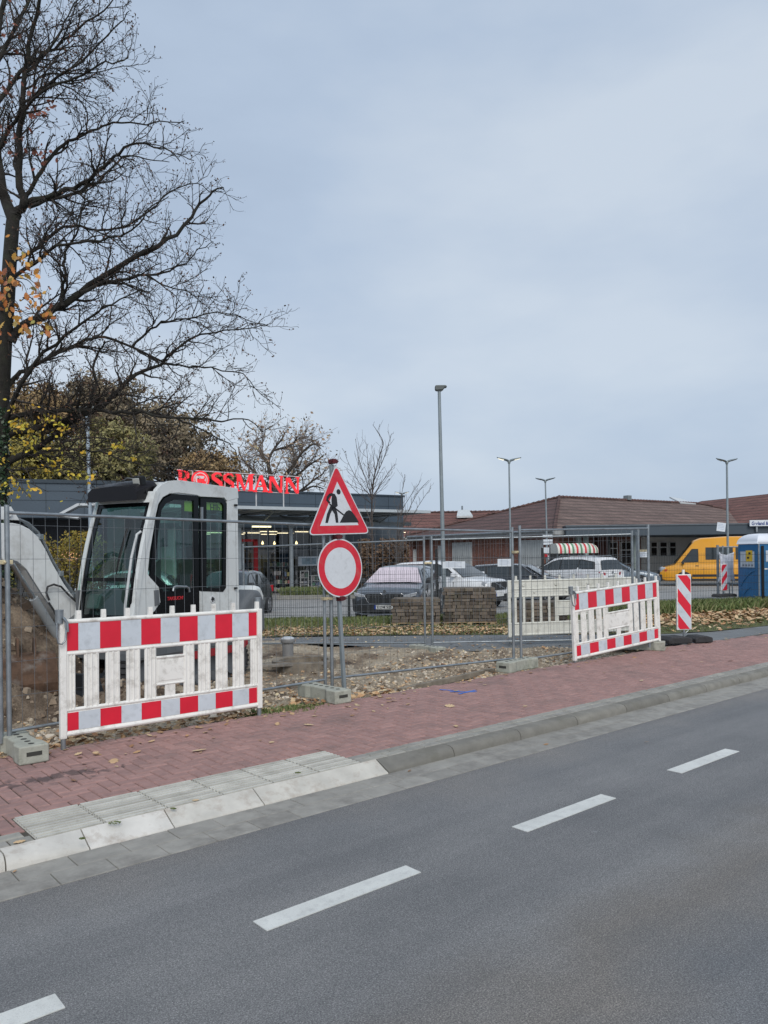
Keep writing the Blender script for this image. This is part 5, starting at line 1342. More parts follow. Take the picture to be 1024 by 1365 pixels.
for c in ((42, 122, 5, 4, 8), (66, 140, 5, 5, 12), (48, 152, 8, 4, 12), (8, 175, 8, 6, 16), (50, 208, 10, 8, 20), (12, 120, 12, 8, 18), (20, 190, 12, 10, 16), (95, 50, 5, 4, 4), (10, 30, 14, 20, 16)): cluster(g, *c, .075, TY - .2)
g.build('rusty_leaves', m_rus, tree, rnd=True)
g = G(); m_ivy = mat('ivy_leaf', (.02, .045, .02), .4, 0, .1, 20, rnd=[(.010, .030, .012), (.025, .055, .022), (.04, .07, .035)])
for k in range(2600):
    u = R.random() ** .8; z = -.1 + u * 4.0; px_ = z; 
    i = 0
    while i < len(tr_s) - 2 and tr_s[i + 1].z < z: i += 1
    c = tr_s[i].lerp(tr_s[i + 1], min(1, max(0, (z - tr_s[i].z) / max(.01, tr_s[i + 1].z - tr_s[i].z)))); a = R.uniform(0, 2 * pi); rr = rs[i] + abs(R.gauss(.02, .035)) * (1.3 - u)
    nn = V((cos(a), sin(a), .2)); add_leaf(g, c + V((cos(a) * rr, sin(a) * rr, 0)), R.uniform(.03, .07), nn + V((R.gauss(0, .4), R.gauss(0, .4), R.gauss(0, .4))))
g.build('ivy', m_ivy, tree, rnd=True)
# ------------------------------------------------------------------ cars
def lerp_tab(tab, x):
    if x <= tab[0][0]: return tab[0][1]
    for a, b_ in zip(tab, tab[1:]):
        if x <= b_[0]: return a[1] + (b_[1] - a[1]) * (x - a[0]) / (b_[0] - a[0])
    return tab[-1][1]
m_cglass = mat('car_glass', (.025, .032, .036), .04, 0, .1, 2, coat=.5)
m_tyre = mat('tyre', (.02, .02, .022), .85, 0, .2, 10)
m_rim = mat('alloy_rim', (.42, .43, .45), .3, .8, .1, 5)
m_trim = mat('car_trim', (.02, .021, .023), .55)
m_head = mat('headlight', (.55, .58, .62), .08, .2, .1, 12, coat=1)
m_tail = mat('tail_light', (.42, .01, .02), .15, 0, .1, 10, coat=1)
m_plate = mat('number_plate', (.68, .69, .68), .4)
def car(label, cat_, loc, heading, paint, S, name='parked_car'):
    o = thing(name, label, cat_, loc, heading, 'vehicles parked in the car park')
    B, Rf, w, wr, wb, wrad = S['belt'], S['roof'], S['w'], S['wr'], S['wb'], S.get('wheel', .33)
    zr_max = max(z for x, z in Rf); xf, xb = B[-1][0], B[0][0]; zb0 = S.get('zb', 1.0)
    k_t = (w * .93 - wr) / (zr_max - .06 - zb0)
    def wx(x):
        e = max(0, (abs(x) - (xf - .65 if x > 0 else -xb - .5)) / .65); return w * (1 - S.get('taper', .20) * e * e)
    xs_ = sorted(set([xb, xf] + [xb + (xf - xb) * i / 64 for i in range(65)] + [x for x, z in Rf] + [x for x, z in B]))
    g = G(); n = 0
    for x in xs_:
        zb = lerp_tab(B, x); inside = Rf[0][0] <= x <= Rf[-1][0]; zr = max(zb, lerp_tab(Rf, x)) if inside else zb; ww = wx(x)
        cl_ = S.get('clear', .20) + (.10 * max(0, (abs(x) - xf + .35) / .35) if abs(x) > xf - .35 else 0)
        h = zb - cl_; pts = [(0, cl_), (ww * .86, cl_), (ww * .97, cl_ + .06), (ww, cl_ + h * .35), (ww * 1.0, cl_ + h * .62), (ww * .975, zb - h * .12), (ww * .93, zb - .015)]
        if zr > zb + .03:
            yt = max(wr, ww * .93 - k_t * (zr - .06 - zb0)); yt = min(yt, ww * .92)
            f = min(1, (zr - zb) / .12)
            pts += [(ww * .93 - .002, zb), (ww * .93 + (yt - ww * .93) * f, zr - .06 * f), (yt * .93, zr - .018), (yt * .55, zr + .01), (0, zr + .02)]
        else: pts += [(ww * .90, zb + .004), (ww * .80, zb + .022), (ww * .62, zb + .034), (ww * .35, zb + .042), (0, zb + .046)]
        full = [(y, z) for y, z in pts] + [(-y, z) for y, z in pts[-2:0:-1]]
        n = len(full); g.v += [(x, y, z) for y, z in full]
    for i in range(len(xs_) - 1):
        for q in range(n): a, b_ = i * n + q, i * n + (q + 1) % n; g._f((a, b_, b_ + n, a + n))
    g._f(range(n)[::-1] if False else list(range(n))[::-1]); g._f([(len(xs_) - 1) * n + q for q in range(n)])
    g.build('body', paint, o, smooth=32)
    def yz(x, z): return wx(x) * .93 - k_t * (z - zb0) 
    for sgn in (1, -1):
        for nm, pl, m_, off in [('window_surround', S['dlo'], m_trim, .010)] + [('side_window', q, m_cglass, .014) for q in S['win']]:
            g = G(); g.face([(x, sgn * (yz(x, z) + off), z) for x, z in pl]); g.build(nm, m_, o, fixn=False)
    def screen(nm, x0, z0, x1, z1, m_, s0=.93, s1=.90, off=.034):
        g = G(); N = 8; d = V((z1 - z0, 0, x0 - x1)); d = d.normalized() * off
        if d.z < 0: d = -d
        for i in range(N):
            f = [];
            for (u, (xx, zz, sc)) in ((i, (x0, z0, s0)), (i + 1, (x0, z0, s0)), (i + 1, (x1, z1, s1)), (i, (x1, z1, s1))):
                uu = u / N * 2 - 1; yy = uu * (yz(xx, zz)) * sc; f.append((xx + d.x, yy, zz + d.z + .022 * (1 - uu * uu)))
            g.face(f)
        g.build(nm, m_, o, smooth=60, fixn=False)
    ws = S['ws']; screen('windscreen', *ws, S.get('ws_mat', m_cglass))
    if 'rw' in S: screen('rear_window', *S['rw'], m_cglass)
    for sgn in (1, -1):
        for x in (wb / 2 + S.get('wo', 0), -wb / 2 + S.get('wo', 0)):
            g = G(); g.lathe([(wrad + .06, -.02), (wrad + .06, .012)], (x, sgn * (wx(x) - .0) - (0.0), wrad + .01), 26, 'y')
            g.build('wheel_arch', m_trim, o, smooth=40)
            wh = bpy.data.objects.new('wheel', None); C.objects.link(wh); wh.parent = o; wh.location = (x, sgn * (wx(x) - .085), wrad)
            g = G(); g.lathe([(wrad * .66, -.10), (wrad * .93, -.105), (wrad, -.07), (wrad, .07), (wrad * .93, .105), (wrad * .66, .10)], (0, 0, 0), 28, 'y'); g.build('tyre', m_tyre, wh, smooth=40)
            g = G(); g.lathe([(wrad * .66, -.02), (wrad * .66, .104 * 1)], (0, sgn * .0, 0), 24, 'y'); g.build('wheel_well', m_trim, wh)
            g = G(); yo = sgn * .106
            for q in range(24):
                a, b_ = 2 * pi * q / 24, 2 * pi * (q + 1) / 24
                g.prism([(cos(a) * wrad * .67, yo, sin(a) * wrad * .67), (cos(b_) * wrad * .67, yo, sin(b_) * wrad * .67), (cos(b_) * wrad * .58, yo, sin(b_) * wrad * .58), (cos(a) * wrad * .58, yo, sin(a) * wrad * .58)], (0, sgn * .008, 0))
            for q in range(5):
                a = 2 * pi * q / 5 + .3; c_2, s_2 = cos(a), sin(a); w2 = .035
                g.prism([(c_2 * .03 - s_2 * w2, yo, s_2 * .03 + c_2 * w2), (c_2 * wrad * .6 - s_2 * w2 * .8, yo, s_2 * wrad * .6 + c_2 * w2 * .8), (c_2 * wrad * .6 + s_2 * w2 * .8, yo, s_2 * wrad * .6 - c_2 * w2 * .8), (c_2 * .03 + s_2 * w2, yo, s_2 * .03 - c_2 * w2)], (0, sgn * .01, 0))
            g.lathe([(.05, -.0), (.05, .012)], (0, yo if sgn > 0 else yo - .012, 0), 10, 'y')
            g.build('rim', m_rim, wh)
        mx = ws[0] - .30 if 'mir' not in S else S['mir']; mz = zb0 + .05
        g = G(); g.box((mx, sgn * (w * .93 + .10), mz + .03), (.12, .20, .14), None, .85); g.build('door_mirror', S.get('mir_mat', paint), o, bevel=.03)
        for (x, z) in S.get('handles', ((.05, .84), (-.75, .86))):
            g = G(); g.box((x, sgn * (w * .985), z), (.18, .025, .028)); g.build('door_handle', S.get('mir_mat', paint), o, bevel=.005)
        g = G(); g.bx(-wb / 2 + .42, wb / 2 - .42, sgn * (w - .03), sgn * (w + .006), S.get('clear', .2) + .02, S.get('clear', .2) + .13); g.build('sill', m_trim, o, bevel=.01)
        for x in S.get('doors', (.95, -.10, -1.05)):
            g = G(); g.box((x, sgn * (w * .992), .62), (.008, .02, .66)); g.build('door_gap', m_trim, o)
    return o, wx
def fpatch(o, nm, pl, x, th, m_, mirror=True, bev=0, curve=0.0):
    """patch on a front or rear face: pl in (y,z)"""
    for s_ in ((1, -1) if mirror else (1,)):
        g = G(); sg_ = 1 if th > 0 else -1
        g.prism([(x - sg_ * curve * (y * y), y * s_, z) for y, z in pl], (th, 0, 0)); g.build(nm, m_, o, bevel=bev)
def paint(name, col, rough=.28, metal=.3): return mat(name, col, rough, metal, .04, 2, coat=.9)
def plate_txt(o, x, z, s_, txt, front=True):
    g = G(); g.bx(x, x + .012 * s_, -.26, .26, z - .056, z + .056); g.build('number_plate', m_plate, o)
    g = G(); yb = -.26 * -1 if s_ > 0 else -.26; g.bx(x + .012 * s_, x + .0135 * s_, (-.26 if s_ > 0 else .22), (-.22 if s_ > 0 else .26), z - .056, z + .056); g.build('plate_band', mat('plate_blue', (.01, .05, .35), .5), o)
    if txt:
        rm = Matrix(((0, 0, 1), (1, 0, 0), (0, 1, 0))) if s_ > 0 else Matrix(((0, 0, -1), (-1, 0, 0), (0, 1, 0)))
        text3(txt, .098, blk, o, V((x + .014 * s_, .01, z - .034)), rm, 'plate_lettering', bold=.001)
def grid_shift(tab, s_=1): return [(x, z * s_) for x, z in tab]
# --- dark grey saloon-estate, front to the viewer, pink sunshade
S_est = dict(w=.93, wr=.60, wb=2.85, wheel=.34, zb=.98, clear=.19,
    belt=[(-2.36, .80), (-2.30, .97), (-1.0, 1.0), (1.0, .96), (1.25, .95), (1.9, .86), (2.22, .76), (2.36, .60)],
    roof=[(-2.28, .97), (-2.05, 1.25), (-1.6, 1.42), (-.6, 1.475), (.1, 1.46), (.45, 1.40), (1.22, .96)], ws=(1.20, .98, .46, 1.385),
    rw=(-2.26, 1.01, -2.08, 1.24), dlo=[(-1.95, 1.02), (-1.75, 1.30), (-.6, 1.40), (.15, 1.385), (.42, 1.33), (.98, .99)],
    win=[[(-1.82, 1.03), (-1.68, 1.26), (-1.12, 1.34), (-1.08, 1.02)], [(-1.0, 1.02), (-1.02, 1.35), (-.15, 1.38), (-.12, 1.01)], [(-.04, 1.01), (-.06, 1.38), (.13, 1.36), (.38, 1.30), (.86, 1.0)]])
p_dark = paint('car_dark_grey', (.05, .058, .07))
S1 = dict(S_est); S1['ws_mat'] = mat('pink_sunshade', (.62, .53, .57), .25, 0, .08, 3, coat=.6); S1['mir_mat'] = m_trim
th = radians(-103); c0 = V((.52, 22.6, -.18))
grey_car, wx_ = car('dark grey car facing the camera with a pink sunshade behind its windscreen', 'car', c0, th, p_dark, S1)
xf = 2.36
fpatch(grey_car, 'headlight', [(.86, .80), (.50, .72), (.46, .66), (.52, .635), (.84, .70)], xf - .06, .05, m_head, curve=.10, bev=.01)
fpatch(grey_car, 'grille', [(.46, .76), (-.46, .76), (-.52, .72), (-.40, .50), (.40, .50), (.52, .72)], xf - .01, .03, m_trim, False)
g = G(); pts = [(.46, .775), (.10, .775), (.05, .75), (-.05, .75), (-.10, .775), (-.46, .775), (-.54, .72), (-.40, .49), (.40, .49), (.54, .72), (.46, .775)]
g.tube([(xf + .025, y, z) for y, z in pts], .008, 6); g.build('grille_surround', chrome, grey_car)
g = G()
for k in range(22):
    y = -.44 + k * .042; g.bx(xf + .02, xf + .03, y, y + .01, .64, .74)
g.build('grille_bars', chrome, grey_car)
fpatch(grey_car, 'lower_intake', [(.70, .46), (-.70, .46), (-.84, .28), (.84, .28)], xf - .03, .05, m_trim, False); fpatch(grey_car, 'bumper', [(.92, .62), (.58, .62), (.50, .47), (.80, .28), (.90, .30)], xf - .14, .10, m_trim, bev=.02, curve=.12)
g = G(); g.tube([(xf - .08, .80, .25), (xf + .01, .6, .22), (xf + .02, -.6, .22), (xf - .08, -.80, .25)], .015, 6); g.build('bumper_strip', chrome, grey_car)
g = G(); g.lathe([(.045, 0), (.045, .012)], (xf - .05, 0, .815), 14, 'x'); g.build('bonnet_badge', chrome, grey_car)
plate_txt(grey_car, xf + .025, .41, 1, 'E DM 525')
# --- white compact SUV
S_suv = dict(w=.93, wr=.63, wb=2.70, wheel=.36, zb=1.10, clear=.24, taper=.16,
    belt=[(-2.20, .90), (-2.14, 1.14), (-1.0, 1.15), (1.0, 1.08), (1.35, 1.05), (1.95, .98), (2.16, .90), (2.20, .62)],
    roof=[(-2.14, 1.14), (-1.92, 1.50), (-1.5, 1.60), (-.5, 1.65), (.2, 1.62), (.55, 1.53), (1.30, 1.07)], ws=(1.27, 1.085, .56, 1.52),
    rw=(-2.12, 1.17, -1.95, 1.47), dlo=[(-1.80, 1.18), (-1.70, 1.40), (-1.1, 1.55), (.15, 1.55), (.5, 1.47), (1.05, 1.12)],
    win=[[(-1.65, 1.20), (-1.58, 1.38), (-1.10, 1.50), (-1.02, 1.17)], [(-.95, 1.17), (-1.0, 1.52), (-.12, 1.53), (-.10, 1.14)], [(-.03, 1.14), (-.05, 1.53), (.13, 1.52), (.46, 1.44), (.92, 1.12)]])
p_white = paint('car_white', (.74, .75, .76), .3, 0)
th = atan2(-.62, .79)
S2 = dict(S_suv); suv, _ = car('white compact SUV parked behind the tall pallet of pavers', 'car', (2.16, 27.4, -.28), th, p_white, S2)
xf = 2.20
fpatch(suv, 'headlight', [(.88, .96), (.56, .92), (.55, .80), (.66, .78), (.84, .84)], xf - .10, .08, m_head, curve=.08, bev=.01)
fpatch(suv, 'grille', [(.48, .93), (-.48, .93), (-.52, .84), (-.44, .66), (.44, .66), (.52, .84)], xf - .02, .04, m_trim, False)
g = G(); g.tube([(xf + .03, .36, .68), (xf + .03, -.36, .92)], .014, 6); g.lathe([(.075, 0), (.075, .01)], (xf + .02, 0, .80), 16, 'x'); g.build('grille_emblem', chrome, suv)
fpatch(suv, 'lower_intake', [(.80, .52), (-.80, .52), (-.74, .30), (.74, .30)], xf - .05, .06, m_trim, False); plate_txt(suv, xf + .015, .50, 1, None)
# --- black estate
p_blk = paint('car_black', (.022, .026, .032), .22)
wag, _ = car('black estate car parked between the white SUV and the white people carrier', 'car', (5.30, 30.6, -.28), radians(-25), p_blk, dict(S_est))
xf = 2.36
fpatch(wag, 'headlight', [(.86, .78), (.48, .74), (.46, .66), (.84, .68)], xf - .08, .07, m_head, curve=.10, bev=.01)
fpatch(wag, 'grille', [(.42, .75), (-.42, .75), (-.40, .52), (.40, .52)], xf - .01, .03, m_trim, False)
g = G(); g.tube([(xf + .02, .40, .74), (xf + .02, -.40, .74)], .012, 6); g.build('grille_trim', chrome, wag)
g = G(); g.tube([(.95, .86, 1.0), (.4, .70, 1.40), (-.6, .66, 1.45), (-1.8, .70, 1.34)], .008, 6); g.tube([(.95, -.86, 1.0), (.4, -.72, 1.40), (-.6, -.68, 1.45), (-1.8, -.72, 1.34)], .008, 6); g.build('window_chrome', chrome, wag)
# --- white people carrier, rear to the viewer
S_mpv = dict(w=.91, wr=.66, wb=2.79, wheel=.34, zb=1.08, clear=.20, taper=.12, handles=((-.0, .92), (-.85, .94)),
    belt=[(-2.26, .55), (-2.24, 1.05), (-1.0, 1.10), (.9, 1.04), (1.5, 1.0), (2.05, .86), (2.25, .60)],
    roof=[(-2.24, 1.05), (-2.10, 1.45), (-1.95, 1.62), (-1.2, 1.68), (-.3, 1.69), (.4, 1.62), (1.55, 1.00)], ws=(1.50, 1.03, .45, 1.595),
    rw=(-2.23, 1.09, -2.09, 1.50), dlo=[(-1.98, 1.14), (-1.90, 1.45), (-1.2, 1.56), (.1, 1.56), (.5, 1.46), (1.30, 1.07)],
    win=[[(-1.86, 1.18), (-1.78, 1.42), (-1.12, 1.52), (-1.08, 1.14)], [(-1.0, 1.13), (-1.05, 1.53), (-.10, 1.54), (-.08, 1.11)], [(0, 1.11), (-.02, 1.54), (.1, 1.53), (.45, 1.43), (1.15, 1.08)]])
mpv, _ = car('white people carrier seen from behind in front of the striped awning', 'car', (8.55, 35.2, -.25), atan2(.8, -.6), p_white, S_mpv)
xb = -2.26
fpatch(mpv, 'tail_light', [(.84, 1.02), (.46, .98), (.46, .86), (.82, .86)], xb + .06, -.07, m_tail, curve=.06, bev=.01); fpatch(mpv, 'plate_recess', [(.28, .84), (-.28, .84), (-.28, .70), (.28, .70)], xb + .01, -.012, m_trim, False)
g = G(); g.bx(xb - .02, xb - .0, -.25, .25, .715, .825); g.build('number_plate', mat('plate_grey', (.40, .41, .41), .5), mpv)
g = G(); g.lathe([(.05, -.02), (.05, 0)], (xb, 0, .98), 12, 'x'); g.build('rear_badge', chrome, mpv)
fpatch(mpv, 'rear_bumper', [(.82, .50), (-.82, .50), (-.78, .28), (.78, .28)], xb + .02, -.03, m_trim, False)
for sgn in (1, -1): g = G(); g.tube([(.2, sgn * .60, 1.66), (.1, sgn * .62, 1.72), (-1.7, sgn * .62, 1.71), (-1.8, sgn * .60, 1.65)], .014, 6); g.build('roof_rail', galv, mpv)
# --- blue grey car beyond it
p_bg = paint('car_blue_grey', (.16, .20, .24))
bgc, _ = car('blue grey car between the white people carrier and the yellow van', 'car', (11.3, 38.6, -.25), radians(-16), p_bg, dict(S_est))
fpatch(bgc, 'headlight', [(.86, .78), (.48, .74), (.46, .66), (.84, .68)], 2.28, .07, m_head, curve=.10, bev=.01); fpatch(bgc, 'grille', [(.42, .72), (-.42, .72), (-.40, .45), (.40, .45)], 2.35, .03, m_trim, False)
# --- dark green hatchback at left
S_hat = dict(w=.84, wr=.58, wb=2.50, wheel=.30, zb=.92, clear=.18, wo=-.05,
    belt=[(-1.98, .66), (-1.93, .88), (-1.0, .94), (.8, .90), (1.1, .88), (1.7, .76), (1.92, .62), (1.98, .45)],
    roof=[(-1.93, .88), (-1.62, 1.20), (-1.30, 1.37), (-.6, 1.43), (.0, 1.41), (.25, 1.34), (1.02, .90)], ws=(1.0, .92, .27, 1.33),
    rw=(-1.91, .92, -1.62, 1.19), dlo=[(-1.65, .98), (-1.42, 1.22), (-.6, 1.35), (-.05, 1.34), (.2, 1.28), (.78, .93)],
    win=[[(-1.55, .99), (-1.36, 1.20), (-.98, 1.28), (-.92, .97)], [(-.84, .97), (-.88, 1.30), (-.22, 1.33), (-.18, .95)], [(-.10, .95), (-.12, 1.33), (-.03, 1.32), (.17, 1.26), (.68, .94)]])
p_gr = paint('car_dark_green', (.045, .065, .07), .3)
S3 = dict(S_hat); S3['mir_mat'] = m_trim
hat, _ = car('dark green hatchback standing right behind the excavator', 'car', (-4.80, 24.1, -.25), atan2(-.99, -.14), p_gr, S3)
fpatch(hat, 'tail_light', [(.80, .90), (.62, .88), (.60, .68), (.80, .68)], -1.90, -.07, m_tail, bev=.01); g = G(); g.bx(-2.0, -1.96, -.75, .75, .35, .5); g.build('rear_bumper', m_trim, hat, bevel=.01)
S4 = dict(S_hat); wh, _ = car('silver hatchback seen only through the excavator windscreen', 'car', (-9.2, 27.0, -.25), radians(185), paint('car_silver', (.42, .45, .47)), S4)
fpatch(wh, 'headlight', [(.80, .72), (.5, .70), (.5, .58), (.78, .58)], 1.92, .06, m_head, bev=.01)
# --- yellow van
S_van = dict(w=1.0, wr=.86, wb=3.66, wheel=.35, zb=1.15, clear=.26, taper=.16, wo=-.12, mir=1.75, handles=((1.05, 1.08),), doors=(1.72, .72, -.60),
    belt=[(-2.95, .6), (-2.92, 1.15), (1.6, 1.15), (2.1, 1.12), (2.72, .98), (2.90, .78), (2.95, .5)],
    roof=[(-2.92, 1.15), (-2.90, 2.45), (-2.75, 2.60), (-.5, 2.62), (.85, 2.55), (1.18, 2.42), (2.18, 1.15)], ws=(2.14, 1.18, 1.25, 2.30),
    dlo=[(.98, 1.28), (.98, 1.98), (1.30, 1.98), (1.85, 1.26)], win=[[(1.02, 1.31), (1.02, 1.94), (1.27, 1.94), (1.76, 1.29)], [(-.72, 1.40), (-.72, 2.05), (.62, 2.05), (.62, 1.40)], [(-2.3, 1.40), (-2.3, 2.05), (-.85, 2.05), (-.85, 1.40)]], mir_mat=m_trim)
p_yel = mat('van_yellow', (.76, .34, .012), .35, 0, .04, 2, coat=.6)
van, _ = car('tall yellow panel van with dark side windows facing left', 'van', (18.0, 41.7, -.25), atan2(.30, -.95), p_yel, S_van, name='parked_van')
g = G(); g.bx(-2.6, -1.60, .995, 1.012, .50, .62); g.bx(-1.35, 1.3, .995, 1.012, .50, .62); g.build('side_rub_strip', m_trim, van)
for s_ in (1, -1):
    g = G(); g.box((2.72, s_ * .72, .86), (.30, .34, .30), RZ(s_ * -.35)); g.build('headlight', m_head, van, bevel=.06)
    g = G(); g.box((2.86, s_ * .60, .45), (.24, .62, .36), RZ(s_ * -.18)); g.build('front_bumper', m_trim, van, bevel=.05)
g = G(); g.box((2.93, 0, .50), (.12, 1.5, .62)); g.build('radiator_grille', m_trim, van, bevel=.05)
g = G(); g.box((2.60, .93, .84), (.16, .06, .12)); g.build('warning_stripe', mat('van_red', (.55, .06, .03), .5), van)
for (x, z) in ((-1.9, 1.9), (-1.45, 1.86)):
    g = G(); g.box((x, .93, z), (.08, .03, .16)); g.build('side_mark', m_trim, van)
# ------------------------------------------------------------------ brick and roof tile materials (object space, any wall direction)
def brickmat(name, c1, c2, mor, bw, bh, scale=1.0, zmul=1.0, rough=.85, stain=None):
    m, t, b = nt(name); co = coordn(t); sp_ = t.nodes.new('ShaderNodeSeparateXYZ'); lk(t, co, sp_.inputs[0])
    ad = t.nodes.new('ShaderNodeMath'); ad.operation = 'ADD'; lk(t, sp_.outputs[0], ad.inputs[0]); lk(t, sp_.outputs[1], ad.inputs[1])
    mu = t.nodes.new('ShaderNodeMath'); mu.operation = 'MULTIPLY'; mu.inputs[1].default_value = zmul; lk(t, sp_.outputs[2], mu.inputs[0])
    cb = t.nodes.new('ShaderNodeCombineXYZ'); lk(t, ad.outputs[0], cb.inputs[0]); lk(t, mu.outputs[0], cb.inputs[1])
    br = t.nodes.new('ShaderNodeTexBrick'); lk(t, cb.outputs[0], br.inputs['Vector']); br.inputs['Scale'].default_value = scale
    br.inputs['Brick Width'].default_value = bw; br.inputs['Row Height'].default_value = bh; br.inputs['Mortar Size'].default_value = bh * .09
    br.inputs['Color1'].default_value = c4(c1); br.inputs['Color2'].default_value = c4(c2); br.inputs['Mortar'].default_value = c4(mor)
    n1 = noisen(t, co, .8, 6, .65); r1 = ramp(t, n1.outputs[0], [(.3, (.72,) * 3), (.7, (1.25,) * 3)])
    n2 = noisen(t, co, 7, 4, .6); r2 = ramp(t, n2.outputs[0], [(.3, (.8,) * 3), (.7, (1.2,) * 3)])
    x = mixc(t, 1, br.outputs[0], r1.outputs[0], 'MULTIPLY'); x = mixc(t, 1, x, r2.outputs[0], 'MULTIPLY'); lk(t, x, b.inputs['Base Color']); b.inputs['Roughness'].default_value = rough
    bp = t.nodes.new('ShaderNodeBump'); bp.inputs['Strength'].default_value = .6; bp.inputs['Distance'].default_value = .02; lk(t, br.outputs['Fac'], bp.inputs['Height']); bp.invert = True; lk(t, bp.outputs[0], b.inputs['Normal'])
    return m
m_brick = brickmat('red_brick', (.20, .075, .05), (.28, .11, .075), (.20, .17, .145), .25, .083)
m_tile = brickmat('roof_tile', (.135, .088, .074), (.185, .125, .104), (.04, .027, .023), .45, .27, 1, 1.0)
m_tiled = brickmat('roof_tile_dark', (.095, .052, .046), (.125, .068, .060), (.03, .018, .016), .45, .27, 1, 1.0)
m_tiler = brickmat('roof_tile_red', (.145, .062, .050), (.185, .085, .067), (.04, .018, .015), .45, .27, 1, 1.0)
m_fasc = mat('fascia_blue_grey', (.052, .072, .092), .5, .1, .06, .8)
m_white = mat('white_render', (.72, .71, .68), .8, 0, .06, 1.2)
m_frame = mat('white_frame', (.62, .63, .62), .5)
m_wglass = mat('window_dark', (.02, .026, .028), .05, 0, .15, .6, coat=.5)
m_gar = mat('garage_door', (.52, .54, .53), .5, 0, .05, 2)
def onplane(px, py, O, d):
    """where the picture ray meets the vertical plane through O along d -> (distance along d, z)"""
    r_ = ray(px, py); n_ = V((-d.y, d.x, 0)); e_ = V((0, 0, EYE)); tt = (O - e_).dot(n_) / r_.dot(n_); q = e_ + r_ * tt
    return ((q - O).dot(d), q.z)
# ------------------------------------------------------------------ long hipped building (right)
aB = radians(34.8); CB = V((10.2, 46.0, 0)); uB = V((cos(aB), sin(aB), 0)); vB = V((-sin(aB), cos(aB), 0))
bB = thing('brick_building', 'long low brick building with a brown hipped tile roof and blue grey canopy', 'building', (CB.x, CB.y, -.3), aB)
Lb, Wb, ez = 35.0, 15.0, 3.3; rz_ = 6.03; ra, rb = 8.7, 26.3
def roofquad(name, pts, m_, par, th=.12):
    g = G(); g.prism(pts, (0, 0, -th)); return g.build(name, m_, par)
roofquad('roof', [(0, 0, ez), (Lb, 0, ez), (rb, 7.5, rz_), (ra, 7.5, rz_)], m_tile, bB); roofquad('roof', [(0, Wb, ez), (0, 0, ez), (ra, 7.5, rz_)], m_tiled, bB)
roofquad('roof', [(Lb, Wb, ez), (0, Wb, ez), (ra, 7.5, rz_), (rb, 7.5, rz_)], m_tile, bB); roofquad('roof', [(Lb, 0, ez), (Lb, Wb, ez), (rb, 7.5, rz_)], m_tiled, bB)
g = G()
for a, b_ in (((0, 0, ez), (ra, 7.5, rz_)), ((0, Wb, ez), (ra, 7.5, rz_)), ((ra, 7.5, rz_), (rb, 7.5, rz_)), ((rb, 7.5, rz_), (Lb, 0, ez))):
    a, b_ = V(a), V(b_); n = int((b_ - a).length / .38)
    for k in range(n): p, q = a.lerp(b_, k / n), a.lerp(b_, (k + 1.12) / n); g.tube([p + V((0, 0, .02)), q + V((0, 0, .05))], [.10, .13], 6)
g.build('ridge_tiles', m_tiled, bB, smooth=50)
g = G(); g.bx(-.06, .02, 0, Wb, ez - .30, ez - .02); g.bx(0, Lb, -.06, .02, ez - .30, ez - .02); g.build('fascia_board', mat('pale_fascia', (.33, .34, .34), .6), bB)
g = G(); g.tube([(-.12, 0, ez - .06), (-.12, Wb, ez - .06)], .08, 8); g.build('gutter', galv, bB)
g = G(); g.bx(.6, .8, .6, Wb - .6, 0, ez - .1); g.build('wall', m_brick, bB)
g = G(); g.bx(.8, 9.0, .6, .8, 0, ez - .1); g.build('wall', m_brick, bB); g = G(); g.bx(9.0, Lb - .6, .6, .8, 0, ez - .1); g.build('wall', m_white, bB)
O1 = CB + uB * .58
def garage(x0, x1, y0, y1, O_, d_, par, rev, nm='garage_door'):
    s0, zt = onplane(x0, y0, O_, d_); s1, _ = onplane(x1, y0, O_, d_)
    return s0, s1, zt
for (x0, x1, yt) in ((604, 628, 725), (695, 723, 722), (585, 590, 729)):
    s0, s1, zt = garage(x0, x1, yt, 750, O1, vB, bB, False); a, b_ = min(s0, s1), max(s0, s1)
    g = G(); g.bx(.56, .598, a - .08, b_ + .08, 0, zt + .38); g.build('door_frame', m_frame, bB)
    dg_ = G(); dg_.bx(.53, .557, a, b_, .02, zt + .30); dpo = dg_.build('garage_door', m_gar, bB)
    g = G(); k = a + .2
    while k < b_: g.bx(.526, .531, k, k + .02, .05, zt + .28); k += .2
    g.build('door_groove', mat('groove', (.25, .26, .26)), dpo)
# windows in the front wall
O2 = CB + vB * .58
for (x0, x1, y0, y1) in ((806, 822, 722, 746), (826, 842, 722, 752), (866, 875, 722, 742), (878, 888, 722, 742), (891, 900, 722, 742)):
    (s0, zt), (s1, _) = onplane(x0, y0, O2, uB), onplane(x1, y0, O2, uB); _, zl = onplane(x0, y1, O2, uB)
    zt += .3; zl = max(.1, zl + .3)
    f = G(); f.bx(s0, s1, .50, .598, zl, zt); fo = f.build('window', m_frame, bB)
    mid = zt - (zt - zl) * .38
    for (za_, zb_) in ((zl + .07, mid - .04), (mid + .04, zt - .07)):
        g = G(); g.bx(s0 + .09, s1 - .09, .485, .499, za_, zb_); g.build('pane', m_wglass, fo)
